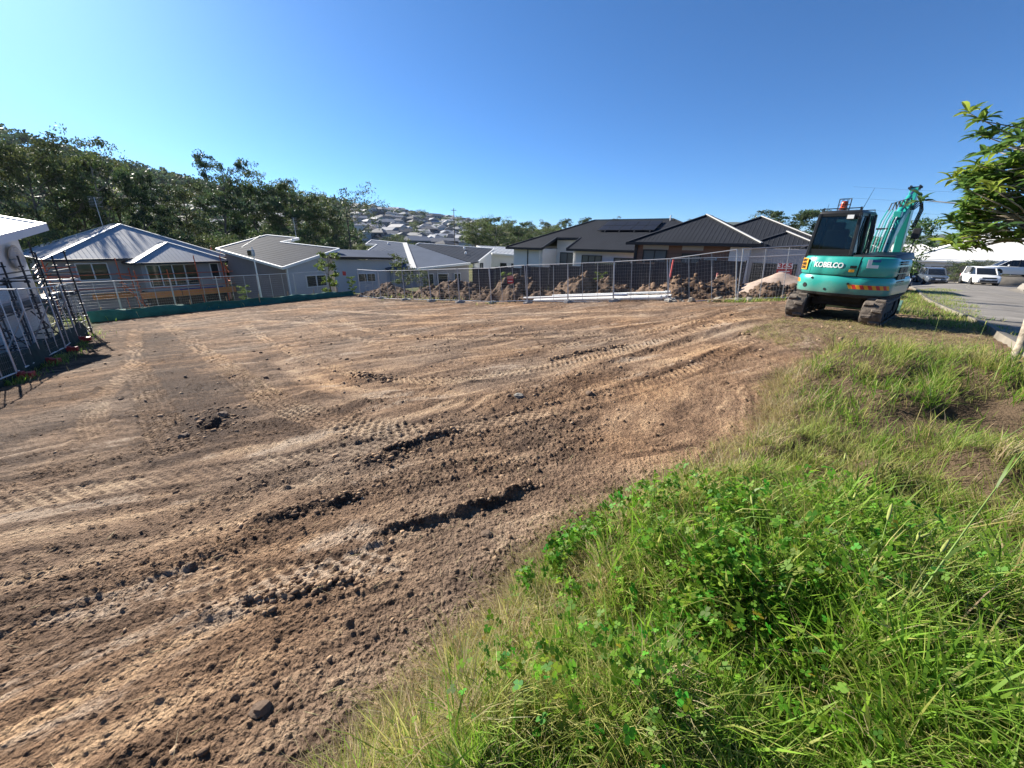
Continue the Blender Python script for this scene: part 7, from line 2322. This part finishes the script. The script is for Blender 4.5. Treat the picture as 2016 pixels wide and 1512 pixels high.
azm = rs.random(n) * 6.283
azm = np.where(rs.random(n) < .35, math.radians(150) + rs.normal(size=n) * .8, azm)
c0, c1 = pick_cols(kind)
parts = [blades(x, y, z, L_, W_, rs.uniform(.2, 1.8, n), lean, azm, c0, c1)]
# tufts: many blades fanning from one crown
NT = 1050
rt = 0.75 * (8.8 / 0.75) ** rs.random(NT); at_ = np.radians(rs.uniform(-45, 74, NT)); tx2, ty2 = rt * np.sin(at_), rt * np.cos(at_)
gd = poly_sd(tx2, ty2, GRASS)
k_ = (gd > .02) & (rs.random(NT) > .93 * sstep(0.25, 0.0, np.hypot((tx2 - 4.15) / 1.15, (ty2 - 3.15) / 0.28) - 0.8))
tx2, ty2, rt, gd = tx2[k_], ty2[k_], rt[k_], gd[k_]
per_t = 62
x = np.repeat(tx2, per_t) + rs.normal(0, .022, len(tx2) * per_t) * (1 + .25 * np.repeat(rt, per_t)); y = np.repeat(ty2, per_t) + rs.normal(0, .022, len(tx2) * per_t) * (1 + .25 * np.repeat(rt, per_t))
n = len(x); z = gheight(x, y); r = np.hypot(x, y)
tk = rs.choice(4, len(tx2), p=[.30, .34, .24, .12]); tk = np.where((rs.random(len(tx2)) < .55) & (gd < .35), 3, tk)
kind = np.where(rs.random(n) < .72, np.repeat(tk, per_t), rs.choice(4, n, p=[.2, .35, .3, .15]))
th = np.repeat(rs.uniform(.6, 1.35, len(tx2)) * (1 + .45 * sstep(2.8, 4.5, tx2)), per_t)
c0, c1 = pick_cols(kind)
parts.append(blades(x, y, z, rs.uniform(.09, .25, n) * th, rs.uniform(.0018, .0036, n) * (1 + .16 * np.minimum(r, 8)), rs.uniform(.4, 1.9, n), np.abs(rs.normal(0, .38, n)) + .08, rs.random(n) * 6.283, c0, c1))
# broad bladed tussock in the near corner
N = 9000
x = np.concatenate([rs.normal(.95, .36, 3500), rs.uniform(.45, 2.5, 5500)]); y = np.concatenate([rs.normal(.86, .22, 3500), rs.uniform(.45, 1.75, 5500)])
k_ = (poly_sd(x, y, GRASS) > .12) & (np.hypot(x, y) > .55) & (rs.random(N) < 3.2 * fbm(x * 5, y * 5, 2, 281) - .9)
x, y = x[k_], y[k_]; n = len(x); z = gheight(x, y)
c0, c1 = pick_cols(np.where(rs.random(n) < .85, 0, 1)); 
parts.append(blades(x, y, z, rs.uniform(.10, .30, n), rs.uniform(.005, .013, n), rs.uniform(.3, 1.6, n), np.abs(rs.normal(0, .4, n)) + .05, rs.random(n) * 6.28, c0, c1))
N = 260
x = rs.uniform(.7, 2.0, N); y = rs.uniform(.75, 1.7, N); z = gheight(x, y)
c0, c1 = pick_cols(np.where(rs.random(N) < .6, 0, 2))
parts.append(blades(x, y, z, rs.uniform(.28, .50, N), rs.uniform(.004, .007, N), rs.uniform(1.0, 2.2, N), np.abs(rs.normal(0, .35, N)) + .2, rs.random(N) * 6.28, c0, c1))
# long straw at the dirt edge, leaning out
N = 26000
t_ = rs.random(N) * (len(GRASS) - 8)
E_ = np.array(GRASS[1:14]); i_ = np.minimum(t_.astype(int), len(E_) - 2); f_ = rs.random(N)
x = E_[i_, 0] + (E_[i_ + 1, 0] - E_[i_, 0]) * f_ + rs.normal(0, .10, N); y = E_[i_, 1] + (E_[i_ + 1, 1] - E_[i_, 1]) * f_ + rs.normal(0, .10, N)
k_ = rs.random(N) < np.clip(1.5 * fbm(x * 3, y * 3, 2, 231) - .2, 0, 1) * .75
x, y = x[k_], y[k_]; n = len(x); z = gheight(x, y)
c0, c1 = pick_cols(np.where(rs.random(n) < .72, 3, 2))
rr_ = np.hypot(x, y)
parts.append(blades(x, y, z, rs.uniform(.05, .17, n), rs.uniform(.0014, .0026, n) * (1 + .15 * rr_), rs.uniform(.1, 1.2, n), rs.uniform(.5, 1.35, n), math.radians(155) + rs.normal(0, .9, n), c0, c1))
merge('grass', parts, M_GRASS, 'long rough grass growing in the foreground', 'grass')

# verge, strip by the kerb, lot edges
parts = []
N = 60000
x = rs.uniform(8.5, 29, N); y = x * 0.95 + rs.uniform(-2.6, 3.2, N)
vs_ = poly_sd(x, y, VERGE) + (fbm(x * 1.1, y * 1.1, 3, 92) - 0.5) * 1.6
k_ = (vs_ > -.1) & (x > 9.4) & (rs.random(N) < np.clip(14 / np.hypot(x, y), 0, 1)) & (rs.random(N) < 2.2 * fbm(x * 1.5, y * 1.5, 3, 241) - .35)
x, y = x[k_], y[k_]; n = len(x); z = gheight(x, y)
c0, c1 = pick_cols(rs.choice(4, n, p=[.30, .42, .18, .10]))
parts.append(blades(x, y, z, rs.uniform(.05, .16, n), rs.uniform(.008, .014, n), rs.uniform(.2, 1.4, n), np.abs(rs.normal(0, .5, n)), rs.random(n) * 6.28, c0, c1))
# trampled strip
N = 44000
x = rs.uniform(4.6, 11, N); y = rs.uniform(4.4, 9.6, N)
k_ = (poly_sd(x, y, GRASS) < .1) & (0.65 * x - 0.76 * y > -3.0) & (0.65 * x - 0.76 * y < .3) & (rs.random(N) < 1.6 * fbm(x * 1.8, y * 1.8, 3, 251) - .25)
x, y = x[k_], y[k_]; n = len(x); z = gheight(x, y)
c0, c1 = pick_cols(rs.choice(4, n, p=[.02, .10, .28, .60]))
parts.append(blades(x, y, z + .005, rs.uniform(.05, .17, n), rs.uniform(.004, .007, n), rs.uniform(0, .6, n), rs.uniform(.9, 1.5, n), rs.random(n) * 6.28, c0, c1))
# weeds along the left fence, behind the silt cloth, tufts by the right fence
for (x0, y0, x1, y1, sp, nn, ln) in ((-18, 16.3, -11.2, 7.8, .28, 5200, .22), (-22.3, 19.6, -14.5, 32.6, .5, 9000, .42), (-1.6, 23.3, -.9, 22.9, .3, 500, .22), (8.6, 16.4, 10.2, 15.6, .28, 900, .25), (11.0, 16.6, 12.0, 16.2, .25, 500, .3), (-9.5, 30.4, -4, 27, .8, 1200, .4), (-21, 30.2, -18, 32, .6, 1500, .5)):
    f = rs.random(nn)
    x = x0 + (x1 - x0) * f + rs.normal(0, sp, nn); y = y0 + (y1 - y0) * f + rs.normal(0, sp, nn)
    k_ = rs.random(nn) < 2.4 * fbm(x * 1.3, y * 1.3, 2, 261) - .7
    x, y = x[k_], y[k_]; n = len(x)
    if n == 0: continue
    z = gheight(x, y)
    c0, c1 = pick_cols(rs.choice(4, n, p=[.35, .35, .2, .1]))
    parts.append(blades(x, y, z, rs.uniform(.4, 1, n) * ln, rs.uniform(.010, .018, n), rs.uniform(.2, 1.4, n), np.abs(rs.normal(0, .4, n)), rs.random(n) * 6.28, c0, c1))
merge('verge_grass', parts, M_GRASS, 'short grass on the verge and along the fences', 'grass')

# loose straw on the soil
N = 9000
x = rs.uniform(-3.5, 8, N); y = rs.uniform(.6, 9, N)
gd = -poly_sd(x, y, GRASS)
k_ = (gd > 0) & (rs.random(N) < np.exp(-gd / .9) * .9 + .05)
x, y = x[k_], y[k_]; n = len(x); z = gheight(x, y) + .006
c0, c1 = pick_cols(np.full(n, 3))
rr_ = np.hypot(x, y)
p_ = blades(x, y, z, rs.uniform(.03, .12, n), rs.uniform(.0012, .0022, n) * (1 + .15 * rr_), rs.uniform(-.3, .5, n), rs.uniform(1.25, 1.6, n), rs.random(n) * 6.28, c0, c1)
merge('loose_straw', [p_], M_STRAW, 'dry straw scattered over the soil beside the grass', 'straw')

# clover: three round leaflets on a stalk
N = 15000
x = np.concatenate([rs.normal(.55, .30, N // 2), rs.normal(1.15, .32, N // 4), rs.normal(.30, .16, N - N // 2 - N // 4)])
y = np.concatenate([rs.normal(1.30, .30, N // 2), rs.normal(1.45, .25, N // 4), rs.normal(1.62, .2, N - N // 2 - N // 4)])
k_ = (poly_sd(x, y, GRASS) > -.02) & (np.hypot(x, y) > .6) & (rs.random(N) < 5 * fbm(x * 4.5, y * 4.5, 3, 271) - 1.95)
x, y = x[k_], y[k_]; n = len(x); z = gheight(x, y) + rs.uniform(.05, .24, n)
Vs, Ls, Cs = [], [], []
ca = rs.random(n) * 6.28; tilt = rs.normal(0, .6, (n, 2)); R_ = .0045 + .0085 * rs.random(n) ** 1.6
ccol = np.array([0.125, 0.265, 0.022]) * rs.uniform(.55, 1.6, (n, 1)) * (1 + rs.normal(size=(n, 3)) * np.array([.25, .08, .1])); yl = rs.random(n) < .012; ccol[yl] = [.35, .28, .03]
for k in range(3):
    aa_ = ca + k * 2.094
    cx, cy = np.cos(aa_), np.sin(aa_)
    shp = np.array([(0, 0), (.55, -.62), (1.15, -.72), (1.5, -.35), (1.38, 0), (1.5, .35), (1.15, .72), (.55, .62)])
    P = np.zeros((n, 8, 3))
    for i, (a_, b_) in enumerate(shp):
        lx = (a_ * cx - b_ * cy) * R_; ly = (a_ * cy + b_ * cx) * R_
        P[:, i] = np.stack([x + lx, y + ly, z + lx * tilt[:, 0] + ly * tilt[:, 1] + .22 * R_ * abs(b_) + .0005 * k], 1)
    Vs.append(P.reshape(-1, 3)); Cs.append(np.repeat(ccol * rs.uniform(.85, 1.15, (n, 1)), 8, 0))
V = np.vstack(Vs)
o = np_mesh('clover', V, np.arange(len(V)), 8, M_GRASS, col=np.vstack(Cs))
tag(o, 'patch of green clover in the rough grass', 'clover', kind='stuff')

# tall seeding grass stalks, each a plant
M_STALK = mat('grass_stalk', (0.13, 0.20, 0.035), .6, var=.25, vscale=12)
M_SEED = mat('seed_head', (0.22, 0.25, 0.06), .8, var=.25, vscale=30)
M_LEAFB = attr_mat('stalk_leaf', rough=.5, transl=.35)
def stalk(base, tip, r_, head, label, group=None, leaves=2, head_r=.006):
    t = thing('grass_stalk', label, 'grass stalk', base, group=group)
    d = Vector(tip) - Vector(base)
    pts = [d * f + Vector((0, 0, .06 * d.length * math.sin(f * math.pi))) for f in np.linspace(0, 1, 7)]
    MB().path(pts, [r_ * (1 - .5 * i / 6) for i in range(7)], 6).build('stem', M_STALK, t, smooth='all')
    if head:
        dd = (pts[-1] - pts[-2]).normalized()
        MB().path([pts[-1] + dd * head * f for f in (0, .15, .5, .85, 1)], [r_ * .5, head_r, head_r * 1.1, head_r * .8, .001], 7).build('seed_head', M_SEED, t, smooth='all')
    for k in range(leaves):
        p = pts[2 + k * 2] ; an_ = random.random() * 6.28; ll = random.uniform(.14, .28)
        V, l, s, c = blades(np.array([p.x]), np.array([p.y]), np.array([p.z]), np.array([ll]), np.array([.010]), np.array([1.5]), np.array([.5]), np.array([an_]), np.array([[.09, .15, .03]]), np.array([[.16, .25, .05]]))
        np_mesh('leaf_blade', V, l, s, M_LEAFB, col=c, parent=t)
    return t
def gp(x, y): return (x, y, float(gheight(np.array([x]), np.array([y]))[0]))
stalk(gp(1.22, .92), (1.98, 1.34, 1.0), .0034, 0, 'thick upright green stalk rising highest out of the grass', leaves=3)
stalk(gp(1.15, .95), (1.46, 1.26, .66), .0032, .09, 'thick green stalk ending in a fat green spike', leaves=2, head_r=.0055)
stalk(gp(1.18, .90), (1.56, 1.14, .62), .0030, .08, 'shorter thick green stalk beside the fat spike', leaves=2, head_r=.0055)
SG = 'thin stalks with yellow seed heads'
for k in range(14):
    bx, by = random.uniform(.9, 1.7), random.uniform(.95, 1.7)
    stalk(gp(bx, by), (bx + random.uniform(.05, .38), by + random.uniform(.0, .32), random.uniform(.42, .66)), .0016, random.uniform(.035, .06), 'thin grass stalk with a yellow seed head in the clover corner', SG, 1, .0045)
for k in range(22):
    bx, by = random.uniform(2.2, 5.8), random.uniform(2.2, 5.6)
    if float(poly_sd(np.array([bx]), np.array([by]), GRASS)[0]) < .1: continue
    stalk(gp(bx, by), (bx + random.uniform(-.15, .25), by + random.uniform(-.1, .15), gp(bx, by)[2] + random.uniform(.25, .45)), .0022, random.uniform(.04, .07), 'thin pale grass stalk standing in the rough grass away from the clover', 'pale stalks in the rough grass', 0, .005)

# clods on the bare lot
base = lump_mesh('tmp', 5, 1, .3); bv = np.array([v.co[:] for v in base.vertices]); bf = np.array([p.vertices[:] for p in base.polygons]); bpy.data.meshes.remove(base)
N = 14000
r = .75 * (24 / .75) ** rs.random(N); a = np.radians(rs.uniform(-54, 45, N)); x, y = r * np.sin(a), r * np.cos(a)
z, dirt, rough, gm, vm = ground_full(x, y, False)
ridge = np.zeros(N)
for L, w, hh in GL:
    sd_, al, tot = line_sd(x, y, L, .6)
    ridge = np.maximum(ridge, np.exp(-(sd_ / (w * 2.2)) ** 2))
k_ = (dirt > .8) & (poly_sd(x, y, LOT) > .2) & (rs.random(N) < .05 + .38 * rough + .8 * ridge)
x, y, z, r, ridge, rough = x[k_], y[k_], z[k_], r[k_], ridge[k_], rough[k_]
extra = []
for L, w, hh in GL:      # crumbled soil along the ridges
    m_ = 240
    i_ = rs.integers(0, len(L), m_); extra.append(L[i_] + rs.normal(0, w * 1.1, (m_, 2)))
ex_ = np.vstack(extra); x = np.concatenate([x, ex_[:, 0]]); y = np.concatenate([y, ex_[:, 1]]); z = np.concatenate([z, gheight(ex_[:, 0], ex_[:, 1])]); r = np.hypot(x, y)
n = len(x)
s = (.003 + .015 * rs.random(n) ** 4) * (.55 + .25 * np.minimum(r, 10) ** .9)
th = rs.random(n) * 6.28; co, si = np.cos(th), np.sin(th)
sc3 = rs.uniform(.65, 1.35, (n, 1, 3)) * s[:, None, None] * np.array([1, 1, .75])
P = bv[None] * sc3
Px = P[:, :, 0] * co[:, None] - P[:, :, 1] * si[:, None] + x[:, None]; Py = P[:, :, 0] * si[:, None] + P[:, :, 1] * co[:, None] + y[:, None]; Pz = P[:, :, 2] + z[:, None] + s[:, None] * .3
V = np.stack([Px, Py, Pz], 2).reshape(-1, 3)
F = (bf[None] + (np.arange(n) * len(bv))[:, None, None]).reshape(-1, 3)
cl_ = np.array([.14, .092, .063]) + (np.array([.40, .28, .18]) - np.array([.14, .092, .063])) * rs.random((n, 1)) ** 1.6
o = np_mesh('soil_clods', V, F, 3, M_MOUND, col=np.repeat(cl_, len(bv), 0))
tag(o, 'crumbled clods of soil strewn over the bare lot', 'soil clods', kind='stuff')
# a few large single clods and pale stones
for k, (x_, y_, s_, pale_) in enumerate([(0.1, 5.05, .06, 1), (-4.05, 4.35, .055, 0), (-3.95, 4.9, .06, 0), (1.05, 4.95, .05, 0), (-.15, 2.1, .035, 0), (-1.0, 1.05, .03, 0)]):
    me = lump_mesh('clod', 500 + k, 2, .22, M_ROCK if pale_ else mat('dark_clod', (.19, .13, .09), .95, var=.4, vscale=20, bump=.6, bscale=40))
    o = bpy.data.objects.new('stone' if pale_ else 'clod', me); COL.objects.link(o)
    o.scale = (s_ * 1.2, s_, s_ * .65); o.rotation_euler = (0, 0, k * 1.3); o.location = gp(x_, y_); o.location.z += s_ * .25
    tag(o, 'pale stone lying on the bare lot' if pale_ else 'large dark clod of soil lying on the bare lot', 'stone' if pale_ else 'clod', 'pale stones on the lot' if pale_ else 'large clods on the lot')

# ------------------------------------------------------------------ haze
hzb = MB().box((0, 0, 88), (18600, 18600, 204)).build('haze', mat('haze_air', (1, 1, 1)))
_m = hzb.data.materials[0]
_m.node_tree.nodes.clear()
_pv = _m.node_tree.nodes.new('ShaderNodeVolumePrincipled')
_pv.inputs['Color'].default_value = (0.80, 0.88, 1.0, 1)
_pv.inputs['Density'].default_value = 0.00006
_pv.inputs['Anisotropy'].default_value = 0.0
_mo = _m.node_tree.nodes.new('ShaderNodeOutputMaterial')
_m.node_tree.links.new(_pv.outputs[0], _mo.inputs['Volume'])
tag(hzb, kind='stuff')
